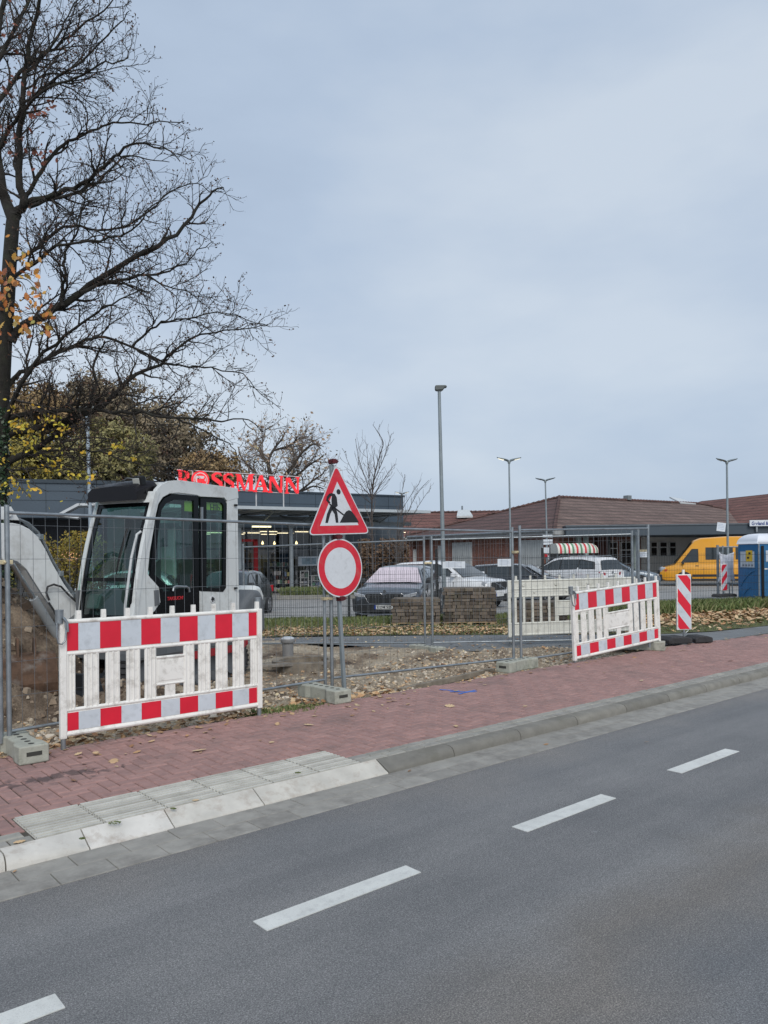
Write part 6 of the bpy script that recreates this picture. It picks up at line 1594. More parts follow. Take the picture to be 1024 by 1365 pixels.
# entrance recess: dark brick piers
for px in (779, 793, 800):
    s0, _ = onplane(px, 730, O2, uB); g = G(); g.bx(s0, s0 + .45, .2, .59, 0, ez - .35); g.build('brick_pier', mat('dark_pier', (.10, .045, .04), .9, 0, .2, 3), bB)
cn = thing('flat_canopy', 'blue grey flat canopy on pale columns in front of the long brown roof', 'canopy', (10.9, 46, -.3), 0)
pl = [(0, 0), (17, 0), (30, 18), (28.5, 20.5), (0, 1.0)]
g = G(); g.prism([(x, y, 2.89) for x, y in pl], (0, 0, .64)); g.build('roof_slab', m_fasc, cn, bevel=.02)
g = G(); g.bx(-.04, 17.05, -.05, -.002, 3.47, 3.55); g.build('edge_trim', mat('trim_grey', (.13, .15, .17), .4, .4), cn)
for px in (771, 781, 812, 847):
    q = PD(px, 720, 47.0); g = G(); g.cyl((q.x - 10.9, 1.0, 0), (q.x - 10.9, 1.0, 2.89), .16 if px != 812 else .08, 14); g.build('column', mat('pale_green_column', (.26, .31, .29), .6) if px != 812 else m_trim, cn, smooth=40)
g = G(); q = PD(990, 700, 40); sb = thing('shop_sign', 'white shop sign with blue lettering on the canopy edge at the right', 'sign', (PD(999.3, 698, 45.8).x, 45.8, PD(1000, 697.5, 45.8).z), 0)
g = G(); g.bx(0, 3.5, -.04, .04, -.18, .18); g.build('board', mat('sign_board', (.66, .70, .74), .5, 0, .03), sb, bevel=.01)
g = G(); g.bx(.4, .5, .03, .14, -.5, -.1); g.bx(2.4, 2.5, .03, .14, -.5, -.1); g.build('bracket', galv, sb)
rfront = Matrix(((1, 0, 0), (0, 0, -1), (0, 1, 0)))
text3('Gerland & Bau', .29, mat('sign_blue', (.01, .04, .20), .5), sb, V((.10, -.045, -.11)), rfront, 'blue_lettering', bold=.008, align='LEFT', sx=.82)
# roof furniture
g = G(); g.box((16.6, 7.5, rz_ + .22), (.45, .45, .36)); g.build('vent_cowl', mat('vent_grey', (.22, .25, .26), .5, .3), bB); 
g = G(); g.prism([(23.3, 7.3, rz_ - .05), (25.6, 7.3, rz_ - .12), (25.2, 8.6, rz_ + .42), (23.7, 8.6, rz_ + .5)], (0, 0, .12)); g.build('skylight', mat('skylight_pale', (.52, .55, .56), .3), bB)
# ------------------------------------------------------------------ far right roof
a, b_ = PD(935, 668, 75), PD(1110, 647, 60); d = (b_ - a).normalized(); d.z = 0; nL = V((d.y, -d.x, 0));
if nL.x > 0: nL = -nL
fr_b = thing('tiled_roof_building', 'building with a dark maroon tiled roof rising at the right edge', 'building', (a.x, a.y, -.3), 0)
A_ = V((0, 0, a.z + .3)); B_ = b_ - a + V((0, 0, a.z + .3)); B_.z = A_.z
e1, e2 = A_ + nL * 7.5 + V((0, 0, -3.2)), B_ + nL * 7.5 + V((0, 0, -3.2)); e3, e4 = A_ - nL * 7.5 + V((0, 0, -3.2)), B_ - nL * 7.5 + V((0, 0, -3.2))
A2 = A_ - d * 6; B2 = B_ + d * 10
e1, e3 = e1 - d * 9, e3 - d * 9; e2, e4 = e2 + d * 14, e4 + d * 14
roofquad('roof', [e1, e2, B2, A_], m_tiler, fr_b, .12); roofquad('roof', [e4, e3, A_, B2], m_tiler, fr_b, .12); roofquad('roof', [e3, e1, A_], m_tiler, fr_b, .12)
g = G(); ws_ = [e1 * .95 + e3 * .05, e2 * .95 + e4 * .05, e4 * .95 + e2 * .05, e3 * .95 + e1 * .05]; g.prism([(p.x, p.y, 0) for p in ws_], (0, 0, e1.z - .1)); g.build('wall', m_brick, fr_b)
# ------------------------------------------------------------------ far left brick house
xl, xr2 = PD(525, 714, 58).x, PD(770, 714, 58).x
hs = thing('brick_house', 'low brick house with a red brown gable roof behind the parked cars', 'building', (xl, 58, -.3), radians(-1.5)); Lh = xr2 - xl; zrid = PD(600, 683, 65).z + .3
roofquad('roof', [(0, 0, 3.28), (Lh, 0, 3.28), (Lh, 7, zrid), (0, 7, zrid)], m_tiler, hs); roofquad('roof', [(Lh, 14, 3.28), (0, 14, 3.28), (0, 7, zrid), (Lh, 7, zrid)], m_tiler, hs)
g = G()
for k in range(int(Lh / .38)): g.tube([(k * .38, 7, zrid), (k * .38 + .44, 7, zrid + .03)], [.09, .12], 6)
g.build('ridge_tiles', m_tiled, hs)
g = G(); g.bx(.2, Lh - .2, .6, 13.4, 0, 3.1); g.build('wall', m_brick, hs); g = G(); g.bx(0, Lh, -.05, .02, 2.98, 3.26); g.build('fascia_board', mat('pale_fascia', (.33, .34, .34)), hs)
g = G(); g.prism([(.2, .7, 3.1), (.2, 13.3, 3.1), (.2, 7, zrid - .1)], (.25, 0, 0)); g.build('gable', m_brick, hs)
s0 = PD(552, 740, 58.6).x - xl; s1 = PD(566, 740, 58.6).x - xl
g = G(); g.bx(s0 - .08, s1 + .08, .5, .59, 0, 2.3); g.build('door_frame', m_frame, hs); g = G(); g.bx(s0, s1, .46, .498, .02, 2.22); g.build('garage_door', m_gar, hs)
s0 = PD(616, 690, 63).x - xl; g = G(); g.prism([(s0 - .6, 4.6, 4.86), (s0 + .7, 4.6, 4.86), (s0 + .5, 5.9, 5.42), (s0 - .4, 5.9, 5.42)], (0, 0, .16)); g.build('skylight', mat('skylight_pale', (.52, .55, .56)), hs)
g = G(); g.cyl((s0, 6.6, 5), (s0, 6.6, zrid + .5), .07, 8); g.build('vent_pipe', galv, hs)
# ------------------------------------------------------------------ market stall with striped awning
q = PD(744, 740, 38.2); st = thing('market_stall', 'food stall under a rounded red, white and green striped awning', 'market stall', (q.x, 38.2, -.25), radians(4))
m_ar = mat('awning_red', (.50, .04, .05), .7); m_ag = mat('awning_green', (.10, .24, .13), .7); m_aw = mat('awning_white', (.66, .65, .58), .7)
path_ = [(x * .105, 0) for x in range(0, 17)]; xe = path_[-1][0]
for k in range(1, 9): a = k * pi / 16; path_.append((xe + sin(a) * .55, .55 - cos(a) * .55))
path_ += [(xe + .55, .55 + k * .105) for k in range(1, 8)]
g = G(); K = 7; za_ = 1.93
def inward(i):
    if path_[i][1] == 0: return V((0, 1, 0))
    if path_[i][0] >= xe + .549: return V((-1, 0, 0))
    return (V((xe, .55, 0)) - V((path_[i][0], path_[i][1], 0))).normalized()
rows = []
for i in range(len(path_)):
    w_in = inward(i); row = [V((path_[i][0], path_[i][1], za_)) - V((0, 0, .10))]
    for k in range(K + 1): a = k / K * pi / 2; row.append(V((path_[i][0], path_[i][1], za_)) + w_in * (.52 * (1 - cos(a))) + V((0, 0, .40 * sin(a))))
    rows.append(row)
for i in range(len(rows) - 1):
    g.cm = (0, 1, 0, 2)[i % 4]
    for k in range(K + 1): g.face([rows[i][k], rows[i + 1][k], rows[i + 1][k + 1], rows[i][k + 1]])
g.cm = 0; g.face([r_[-1] for r_ in rows] + [V((0, 1.29, za_ + .40))]); g.cm = 0; g.face([r for r in rows[0]] + [V((0, 1.29, za_ + .40)), V((0, 1.29, za_ - .1))])
g.build('striped_awning', [m_aw, m_ar, m_ag], st, fixn=False)
g = G(); g.bx(.1, 2.0, .5, 1.9, .35, 1.05); g.build('counter', mat('stall_dark', (.05, .05, .05), .6), st, bevel=.02); g = G(); g.bx(.05, 2.05, .42, 1.95, 1.05, 1.10); g.build('counter_top', mat('stall_top', (.3, .3, .3), .4), st)
for (x, y) in ((.12, .5), (.7, .5), (1.3, .5), (1.95, .55), (.12, 1.85), (1.95, 1.85)): g = G(); g.cyl((x, y, 0), (x, y, za_ + .4), .022, 6); g.build('pole', galv, st)
g = G(); g.bx(.1, 2.0, 1.85, 1.9, 1.0, 2.2); g.build('back_panel', mat('stall_dark', (.05, .05, .05)), st)
# ------------------------------------------------------------------ drugstore
aS = radians(32.0); dS = V((cos(aS), sin(aS), 0)); nS = V((sin(aS), -cos(aS), 0))
PS = V((-7.47, 39.1, 0)); stb = thing('store_building', 'anthracite flat roofed store with a glazed front and a row of red letters above', 'store', (PS.x, PS.y, -.25), aS)
zt = 4.95 + .25; x0s, x1s = onplane(231, 700, PS, dS)[0], onplane(538, 700, PS, dS)[0]
g = G(); g.bx(x0s, x1s, 0, 20, 3.35, zt); g.build('parapet', anthr, stb); g = G(); g.bx(x0s, x1s + .06, -.06, 20.05, zt, zt + .09); g.build('roof_edge', mat('edge_dark', (.035, .05, .065), .4, .3), stb)
g = G(); k = x0s
while k < x1s: g.bx(k - .012, k + .012, -.012, .0, 3.35, zt); k += 1.55
g.bx(x0s, x1s, -.012, 0, 4.62, 4.64); g.build('panel_joints', mat('edge_dark', (.035, .05, .065)), stb)
xg1 = x1s - 4.2
g = G(); g.bx(xg1, x1s, 0, 20, 0, 3.35); g.build('side_wall', mat('cladding_corner', (.055, .07, .085), .5, .1, .1, 1), stb)
# room behind the glass: floor, ceiling, lit back wall, shelves
xi0, xi1 = x0s + .2, xg1
g = G(); g.bx(xi0, xi1, .2, 9, 0, .05); g.build('shop_floor', mat('shop_floor', (.35, .34, .32), .3), stb); g = G(); g.bx(xi0, xi1, .2, 9, 3.25, 3.34); g.build('ceiling', mat('shop_ceiling', (.6, .58, .52)), stb)
g = G(); g.bx(xi0, xi1, 8.8, 9, .05, 3.25); g.build('back_wall', mat('shop_back', (.45, .36, .24), .8, 0, .2, 1), stb); g = G(); g.bx(xi0 - .2, xi0, .1, 9, .05, 3.25); g.build('inner_wall', m_white, stb)
m_tube = emit('shop_light', (1.0, .84, .55), 1.7)
for k in range(7):
    for r_ in range(3):
        g = G(); x = xi0 + .8 + k * 2.1; y = 1.6 + r_ * 2.4; g.bx(x, x + 1.0, y, y + .07, 3.19, 3.22); g.build('ceiling_light', m_tube, stb)
m_goods = mat('goods', (.3, .3, .3), .6, rnd=[(.45, .10, .08), (.5, .48, .44), (.10, .16, .30), (.35, .30, .12), (.55, .52, .50), (.08, .08, .09), (.12, .28, .18)])
for k in range(6):
    x = xi0 + 1.2 + k * 2.3; s_ = G(); s_.bx(x, x + 1.6, 2.6, 3.1, .05, 1.55); so = s_.build('shelf', mat('shelf_dark', (.05, .05, .055), .6), stb)
    g = G()
    for lv in range(4):
        xx = x + .05
        while xx < x + 1.5: w_ = R.uniform(.06, .2); g.box((xx + w_ / 2, 2.55, .22 + lv * .36 + .1), (w_ * .9, .12, R.uniform(.14, .26))); xx += w_
    g.build('goods', m_goods, so, rnd=True)
g = G()
for k in range(26):
    x = R.uniform(xi0, xi1 - .5); y = R.uniform(6.8, 8.6); h = R.uniform(.4, 1.0); g.box((x, y, .05 + h), (R.uniform(.3, .9), .3, h * 2))
g.build('rear_shelves', m_goods, stb, rnd=True)
for k in range(5):
    g = G(); x = xi0 + 3 + k * 1.0; g.lathe([(.015, .14), (.07, .0), (.05, -.04)], (x, 1.3 + (k % 2) * .7, 2.55), 10); g.build('pendant_lamp', emit('pendant', (1.0, .74, .36), 2.4), stb)
# glazing: mullions and panes
m_mul = mat('mullion', (.06, .07, .08), .5, .3); glz = glass('shop_glass', (.82, .86, .85), .06)
g = G(); g.bx(xi0, xi1, .05, .13, 3.2, 3.36); g.bx(xi0, xi1, .05, .13, 2.22, 2.30); g.bx(xi0, xi1, .05, .13, 0, .12); g.build('transom', m_mul, stb)
k = xi0; i = 0
while k <= xi1 + .01:
    g = G(); g.bx(k - .04, k + .04, .04, .14, 0, 3.3); g.build('mullion', m_mul, stb)
    if k + 1.2 <= xi1 + .02: g = G(); g.face([(k, .09, .1), (k + 1.2, .09, .1), (k + 1.2, .09, 3.25), (k, .09, 3.25)]); g.build('glass_pane', glz, stb, fixn=False)
    k += 1.2
sx0, _ = onplane(338, 740, PS, dS); sx1, _ = onplane(343, 740, PS, dS); m_redp = mat('red_pillar', (.55, .015, .02), .5)
sx2, _ = onplane(318, 740, PS, dS)
g = G(); g.bx(sx0, sx1, -.10, .03, 0, 2.75); g.bx(sx2, sx1, -.10, .03, 2.62, 2.75); g.build('red_portal', m_redp, stb)
s0, z0 = onplane(395, 742, PS, dS); s1, z1 = onplane(422, 754, PS, dS); g = G(); g.bx(s0, s1, -.25, -.18, z1 + .25, z0 + .25); g.build('poster', paper, stb); g = G(); g.bx(s0 + .22, s1 - .15, -.262, -.252, z1 + .33, z0 + .18); g.build('poster_picture', mat('poster_blue', (.25, .34, .40), .5, 0, .3, 6), stb)
# goods displayed outside: one rack each
for i, (x0_, x1_, y0_, y1_, c_3) in enumerate(((362, 374, 756, 783, 0), (376, 387, 758, 784, 1), (390, 396, 756, 784, 2), (398, 409, 761, 780, 3), (413, 424, 767, 780, 4))):
    O3 = PS + nS * 1.1; (s0, z0), (s1, z1) = onplane(x0_, y0_, O3, dS), onplane(x1_, y1_, O3, dS)
    rk = thing('display_rack', ['dark goods rack with white packets nearest the red portal', 'black trolley rack of pots beside the store column', 'narrow dark rack right of the store column', 'white framed rack with posters under the shop window', 'low white and orange display box near the round sign'][i], 'rack', (O3.x + dS.x * s0, O3.y + dS.y * s0, -.25), aS, 'goods racks outside the store')
    W_, H_ = s1 - s0, z0 + .25
    g = G()
    for z in (.08, H_ * .35, H_ * .68, H_): g.bx(0, W_, -.22, .22, z - .02, z)
    for (x, y) in ((0, -.22), (W_, -.22), (0, .22), (W_, .22)): g.bx(x - .015, x + .015, y - .015, y + .015, 0, H_)
    g.build('rack_frame', black if i < 3 else m_frame, rk); g = G()
    for z in (.08, H_ * .35, H_ * .68):
        x = .05
        while x < W_ - .08: w_ = R.uniform(.08, .22); g.box((x + w_ / 2, -.08, z + .11), (w_ * .85, .2, R.uniform(.12, .22))); x += w_ * 1.1
    g.build('goods', m_goods, rk, rnd=True)
# projecting canopy, sign letters stand on its edge
PCn = V((-5.7, 33.9, 0)); cx0, cx1 = onplane(226, 700, PCn, dS)[0], 9.5
cp = thing('store_canopy', 'thin flat canopy on grey columns projecting in front of the store', 'canopy', (PCn.x, PCn.y, -.25), aS)
zc = 3.98
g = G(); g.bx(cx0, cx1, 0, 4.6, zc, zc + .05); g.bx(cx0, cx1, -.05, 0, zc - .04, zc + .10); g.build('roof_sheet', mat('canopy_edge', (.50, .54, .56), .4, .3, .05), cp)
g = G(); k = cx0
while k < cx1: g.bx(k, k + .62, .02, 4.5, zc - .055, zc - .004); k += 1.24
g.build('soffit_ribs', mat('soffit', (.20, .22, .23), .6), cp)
g = G(); g.bx(cx0, cx1 - .2, 1.4, 1.58, zc - .62, zc - .44); g.bx(cx0, cx1 - .2, 4.0, 4.15, zc - .4, zc - .1); g.build('beam', mat('beam_grey', (.17, .19, .20), .5, .3), cp)
k = cx0 + .6
while k < cx1 - .3: g = G(); g.prism([(k, 1.5, zc - .5), (k + .1, 1.5, zc - .5), (k + .1, 4.3, zc - .12), (k, 4.3, zc - .12)], (0, 0, .10)); g.tube([(k, .1, zc - .06), (k, 1.45, zc - .5)], .03, 6); g.build('strut', mat('beam_grey', (.17, .19, .20)), cp); k += 2.1
for px in (246, 319.5, 388.5, 458):
    O3 = PCn - nS * 1.5; s0, _ = onplane(px, 740, O3, dS)
    if s0 > cx1: continue
    g = G(); g.cyl((s0, 1.5, 0), (s0, 1.5, zc - .62), .10, 12); g.lathe([(.10, zc - .82), (.24, zc - .68), (.24, zc - .62)], (s0, 1.5, 0), 12); g.build('column', mat('store_column', (.22, .25, .27), .5, .3), cp, smooth=40)
for px in (349,):
    O3 = PCn - nS * 1.3; s0, _ = onplane(px, 707, O3, dS); g = G(); g.bx(s0 - .45, s0 + .45, 1.25, 1.37, zc - .78, zc - .71); g.build('strip_light', emit('strip_light', (1.0, .90, .52), 1.2), cp)
# letters
m_let = mat('sign_letter_red', (.62, .02, .03), .4); 
bsdf = m_let.node_tree.nodes['Principled BSDF']; bsdf.inputs['Emission Color'].default_value = (.85, .03, .04, 1); bsdf.inputs['Emission Strength'].default_value = .42
m_edge = mat('letter_edge', (.72, .45, .42), .5)
sgn = thing('store_sign', 'glowing red capital letters of the shop name on a frame above the store canopy', 'sign', (PCn.x, PCn.y, 0), aS)
def cxz(px, py): s_, z = onplane(px, py, PCn, dS); return s_, z
def strokes(pl_list, name='letter', lbl=None):
    g = G()
    for pl in pl_list: g.prism([(cxz(a, b_)[0], -.04, cxz(a, b_)[1]) for a, b_ in pl], (0, -.10, 0))
    o = g.build(name, m_let, sgn); return o
def bandpoly(pts, ws_):
    L_, R_ = [], []
    for i, (x, y) in enumerate(pts):
        a, b_ = pts[max(i - 1, 0)], pts[min(i + 1, len(pts) - 1)]; dx, dy = b_[0] - a[0], b_[1] - a[1]; l_ = sqrt(dx * dx + dy * dy); nx_, ny_ = -dy / l_, dx / l_; w_ = ws_[i] / 2
        L_.append((x + nx_ * w_, y + ny_ * w_)); R_.append((x - nx_ * w_, y - ny_ * w_))
    return [[L_[i], L_[i + 1], R_[i + 1], R_[i]] for i in range(len(pts) - 1)]
def S_(x, y, w_, h):
    pts = [(x + w_ * (.92), y + h * .18), (x + w_ * .75, y + h * .03), (x + w_ * .4, y + h * .02), (x + w_ * .12, y + h * .14), (x + w_ * .16, y + h * .32), (x + w_ * .48, y + h * .47), (x + w_ * .82, y + h * .64), (x + w_ * .88, y + h * .84), (x + w_ * .6, y + h * .98), (x + w_ * .25, y + h * .97), (x + w_ * .04, y + h * .80)]
    return bandpoly(pts, [1, 2, 2.8, 3.8, 4.6, 5, 4.8, 4, 2.8, 2, 1])
def serif(x0, x1, y): return [(x0, y - .7), (x1, y - .7), (x1, y + .7), (x0, y + .7)]
def base(px): return 649.5 + (px - 236) * .052 
def topy(px): return 627.0 + (px - 236) * .066
R_x = 236; t_, b_2 = topy(240), base(240)
strokes([[(237.5, t_), (241.5, t_), (241.5, b_2), (237.5, b_2)], serif(236, 246, b_2), serif(236, 240, t_)] + bandpoly([(241, t_ + .8), (246, t_ + 1), (249, t_ + 4), (249, t_ + 9), (245, t_ + 12), (241, t_ + 12)], [1.6, 2.5, 4.5, 4.5, 2.5, 1.6]) + bandpoly([(244, t_ + 12), (248, t_ + 17), (252, b_2)], [3, 4.4, 4]))
g = G(); c0x, c0y = 266.3, 639.8; ring = []
cs_, cz_ = cxz(c0x, c0y); rr = (cxz(278, c0y)[0] - cxz(254.6, c0y)[0]) / 2
ringp = lambda r_: [(cs_ + cos(a * pi / 20) * r_, sin(a * pi / 20) * r_ + cz_) for a in range(40)]
g.prism([(x, -.04, z) for x, z in ringp(rr)], (0, -.08, 0)); dk = g.build('logo_disc', m_let, sgn)
g = G(); g.prism([(x, -.121, z) for x, z in ringp(rr * .80)], (0, -.006, 0)); g.build('white_ring', mat('logo_white', (.75, .66, .66), .5), dk)
g = G(); g.prism([(x, -.128, z) for x, z in ringp(rr * .70)], (0, -.006, 0)); g.build('red_field', m_let, dk)
def lp_(pts, d=-.135): return [(cs_ + x * rr, d, cz_ + z * rr) for x, z in pts]
g = G()
for pl in ([(-.55, .42), (.35, .42), (.62, .12), (-.62, .12)], [(-.62, .12), (-.40, .12), (-.40, -.35), (-.55, -.35)], [(.40, .30), (.62, .12), (.60, -.20), (.42, -.05)], [(-.5, -.42), (.5, -.42), (.35, -.56), (-.35, -.56)]): g.prism(lp_(pl), (0, -.004, 0))
g.build('logo_white_marks', mat('logo_white', (.75, .66, .66)), dk)
g = G()
for pl in ([(-.42, .05), (.42, .05), (.42, -.18), (-.42, -.14)], [(-.40, -.1), (-.28, -.1), (-.30, -.40), (-.40, -.40)], [(.25, -.1), (.37, -.1), (.40, -.40), (.28, -.40)], [(.32, .0), (.45, .0), (.52, .30), (.36, .24)]): g.prism(lp_(pl, -.140), (0, -.004, 0))
g.build('logo_horse_mark', m_let, dk)
for x in (281.5, 297): strokes(S_(x, topy(x + 6) + .5, 14, base(x + 6) - topy(x + 6) - 1))
def M_(x, w_):
    t_, b_ = topy(x + w_ / 2), base(x + w_ / 2)
    return [[(x + 1.6, t_), (x + 3.2, t_), (x + 3.2, b_), (x + 1.6, b_)], [(x + 1.6, t_), (x + 6, t_), (x + w_ * .52, b_ - .5), (x + w_ * .42, b_ - .5)], [(x + w_ * .46, b_), (x + w_ * .52, b_ - 2), (x + w_ - 5.2, t_), (x + w_ - 6.6, t_)], [(x + w_ - 6.2, t_), (x + w_ - 1.8, t_), (x + w_ - 1.8, b_), (x + w_ - 6.0, b_)], serif(x, x + 5, b_), serif(x, x + 4, t_), serif(x + w_ - 7.5, x + w_, b_), serif(x + w_ - 4, x + w_, t_)]
def N_(x, w_):
    t_, b_ = topy(x + w_ / 2), base(x + w_ / 2)
    return [[(x + 1.5, t_), (x + 3.2, t_), (x + 3.2, b_), (x + 1.5, b_)], [(x + 1.0, t_), (x + 6, t_), (x + w_ - 1.4, b_ + .6), (x + w_ - 4.0, b_ + .6)], [(x + w_ - 2.8, t_), (x + w_ - 1.3, t_), (x + w_ - 1.3, b_), (x + w_ - 2.8, b_)], serif(x, x + 5, b_), serif(x + w_ - 4.6, x + w_, t_)]
def A_l(x, w_):
    t_, b_ = topy(x + w_ / 2), base(x + w_ / 2); m_ = x + w_ * .48
    return [[(m_ - .8, t_ - .4), (m_ + 2.2, t_ - .4), (x + w_ - .8, b_), (x + w_ - 5.6, b_)], [(m_ - 1, t_), (m_ + .8, t_), (x + 3, b_), (x + 1.4, b_)], [(x + 4, b_ - 7.6), (x + w_ - 5, b_ - 7.6), (x + w_ - 4.6, b_ - 6), (x + 3.6, b_ - 6)], serif(x, x + 4.6, b_), serif(x + w_ - 7, x + w_, b_)]
strokes(M_(313.5, 24)); strokes(A_l(337, 19.5)); strokes(N_(357, 19)); strokes(N_(379, 19))
g = G()
for (ya, yb) in ((626, 635.5), (649, 658.5)):
    a, b_ = cxz(236, ya), cxz(398, yb); g.tube([(a[0], 0, a[1]), (b_[0], 0, b_[1])], .022, 6)
g.build('rail', mat('rail_white', (.50, .52, .53), .5), sgn)
for px in (257, 300, 341.5, 378):
    s_, z = cxz(px, base(px)); s_2, z2 = cxz(px, topy(px)); g = G(); g.cyl((s_, .0, zc - .25), (s_, .0, z2), .030, 6); g.build('upright', mat('rail_white', (.50, .52, .53)), sgn)
# ------------------------------------------------------------------ left wing
aW = radians(20); PW = PD(15, 643, 34); PW.z = 0; dW = V((cos(aW), sin(aW), 0))
wg = thing('store_wing', 'blue grey windowless wing of the store behind the excavator', 'store wing', (PW.x, PW.y, -.25), aW)
ztop = PD(15, 643, 34).z + .25; zl = PD(60, 690, 34.5).z + .25
g = G(); g.bx(-14, 8.6, 0, 16, zl, ztop); g.build('cladding', anthr, wg); g = G(); g.bx(-14, 8.7, -.07, 16, ztop, ztop + .16); g.build('roof_edge', mat('edge_dark', (.035, .05, .065)), wg)
g = G(); k = -13.0
while k < 8.6: g.bx(k - .012, k + .012, -.012, 0, zl, ztop); k += 1.6
for z in (ztop - .35, (ztop + zl) / 2, ): g.bx(-14, 8.6, -.012, 0, z - .012, z + .012)
g.build('panel_joints', mat('edge_dark', (.035, .05, .065)), wg)
g = G(); g.bx(-14, -.4, .0, .3, 0, zl); g.build('cladding', anthr, wg); g = G(); g.bx(-.4, 8.6, 5.0, 5.2, 0, zl); g.build('recess_wall', mat('recess_grey', (.30, .30, .30), .7, 0, .1, 1), wg); g = G(); g.bx(-.4, 8.6, 2.0, 5.0, 2.4, zl); g.build('recess_dark', mat('recess_black', (.02, .022, .03), .6), wg)  # dark of the recess put in as a near-black block under the cladding
g = G(); 
for x in (3.2, 6.0): g.bx(x, x + .12, 4.9, 5.0, 0, 2.4)
g.build('post', m_mul, wg); g = G(); q = PD(83, 727, 38); g.lathe([(.05, .0), (.42, .14), (.45, .3), (.3, .45)], (2.2, 4.7, 1.75), 14); g.build('lit_globe', emit('warm_glow', (1.0, .55, .28), .55), wg)
c_ = thing('entrance_canopy', 'small pale folded canopy on the store wing above the excavator cab', 'canopy', (PD(108, 680, 32.5).x, 32.5, PD(108, 682, 32.5).z), aW)
g = G(); g.prism([(-1.0, 0, -.15), (-.15, 0, .35), (1.3, 0, .40), (1.3, 0, .30), (-.1, 0, .25), (-.9, 0, -.2)], (0, 1.5, 0)); g.prism([(-1.35, .1, -.12), (-.15, .1, -.28), (.1, .1, -.12), (-.2, .1, -.2)], (0, 1.2, 0)); g.build('folded_roof', mat('canopy_white', (.50, .53, .55), .5), c_)
# ------------------------------------------------------------------ background trees
def pal(*c): return list(c)
P_ol = pal((0.117, 0.106, 0.055), (0.197, 0.183, 0.081), (0.278, 0.256, 0.102), (0.329, 0.285, 0.117), (0.146, 0.132, 0.065))
P_br = pal((0.102, 0.088, 0.062), (0.175, 0.146, 0.099), (0.234, 0.190, 0.124), (0.292, 0.230, 0.146), (0.132, 0.113, 0.081))
P_or = pal((0.117, 0.084, 0.051), (0.219, 0.150, 0.081), (0.307, 0.208, 0.102), (0.337, 0.241, 0.110), (0.146, 0.110, 0.065))
P_ye = pal((0.124, 0.110, 0.048), (0.234, 0.212, 0.065), (0.337, 0.292, 0.081), (0.410, 0.329, 0.073), (0.161, 0.146, 0.059))
def crown_tree(label, px, py, hw, hh, Y, palette, n=9000, size=.30, gap=.42, name='autumn_tree', cat_='tree', gz=-.3, trunk=True, group='autumn trees behind the store'):
    c = PD(px, py, Y); rx, rz2 = hw * Y / F, hh * Y / F; ry = rx * .8
    o = thing(name, label, cat_, (c.x, c.y, gz), 0, group); cz = c.z - gz
    n = int(n * 1.35); g = G(); sd_ = V((px * .13, py * .07, Y * .3)); k = 0; tries = 0
    while k < n and tries < n * 8:
        tries += 1
        d = V((R.gauss(0, 1), R.gauss(0, 1), R.gauss(0, 1))).normalized(); r_ = R.random() ** .42
        lump = 1 + .22 * noise.noise(d * 1.7 + sd_) + .14 * noise.noise(d * 4.1 + sd_)
        p = V((d.x * rx, d.y * ry, d.z * rz2)) * r_ * lump
        if noise.noise(p * (2.4 / max(rx, 1)) * 1.6 + sd_) + .35 * noise.noise(p * 1.3 + sd_) < gap - .62 + .25 * (r_ > .85): continue
        nn = (d + V((R.gauss(0, .6), R.gauss(0, .6), R.gauss(0, .6)))); s_ = size * .8 * R.uniform(.5, 1.2)
        a = nn.normalized().orthogonal(); b_ = nn.normalized().cross(a); th_ = R.uniform(0, 6.3); u = a * cos(th_) + b_ * sin(th_); v_ = nn.normalized().cross(u)
        q = p + V((0, 0, cz)); g.cr = min(1, max(0, .5 + .5 * noise.noise(p * .8 + sd_) + R.gauss(0, .22)))
        g.face([q - u * s_ * .5, q - v_ * s_ * .22 + u * s_ * .1, q + u * s_ * .55, q + v_ * s_ * .3]); k += 1
    g.cr = None
    g.build('crown', mat('crown_' + name + str(id(palette)), (.1, .1, .1), .85, 0, .15, 3, rnd=palette), o, rnd=True)
    if trunk:
        g = G(); g.tube([V((0, 0, 0)), V((R.gauss(0, .2), 0, cz * .5)), V((R.gauss(0, .3), 0, cz))], [.38, .28, .12], 8)
        for q in range(15):
            d = V((R.gauss(0, 1), R.gauss(0, .6), R.uniform(.1, 1.1))).normalized(); st_ = V((0, 0, cz * R.uniform(.45, .9))); pp = wiggle(st_, d, rx * R.uniform(.6, 1.05), 7, .18, .04); g.tube(pp, [.13 * (1 - i / 8) + .02 for i in range(8)], 5, False)
            for z_ in range(7):
                i = R.randint(2, 7); d2 = V((R.gauss(0, 1), R.gauss(0, .6), R.uniform(-.1, 1.0))).normalized(); g.tube(wiggle(pp[i], d2, rx * R.uniform(.25, .5), 5, .2, .03), [.05 * (1 - j / 6) + .012 for j in range(6)], 4, False)
        g.build('trunk', mat('far_bark', (.075, .062, .052), .95, 0, .3, 3), o, fixn=False)
    return o
crown_tree('dark olive tree, tallest of those behind the store', 135, 550, 72, 52, 62, P_br, 8000, .36, .46)
crown_tree('brown orange tree behind the bare tree trunk', 52, 555, 56, 46, 58, P_or, 7000, .33, .48)
crown_tree('grey brown bushy tree behind the red store letters', 222, 592, 66, 58, 60, P_br, 9000, .33, .44)
crown_tree('olive green tree right of the pale lamp post', 152, 612, 58, 52, 50, P_ol, 9000, .27, .44)
crown_tree('low pinkish brown tree right of the grey brown one', 282, 630, 44, 32, 56, P_or, 4500, .28, .50)
crown_tree('yellow olive tree at the far left behind the store wing', 15, 610, 55, 56, 46, P_ye, 8000, .25, .46)
crown_tree('small yellowing tree left of the pale lamp post', 85, 622, 42, 42, 48, P_ol, 6000, .25, .46)
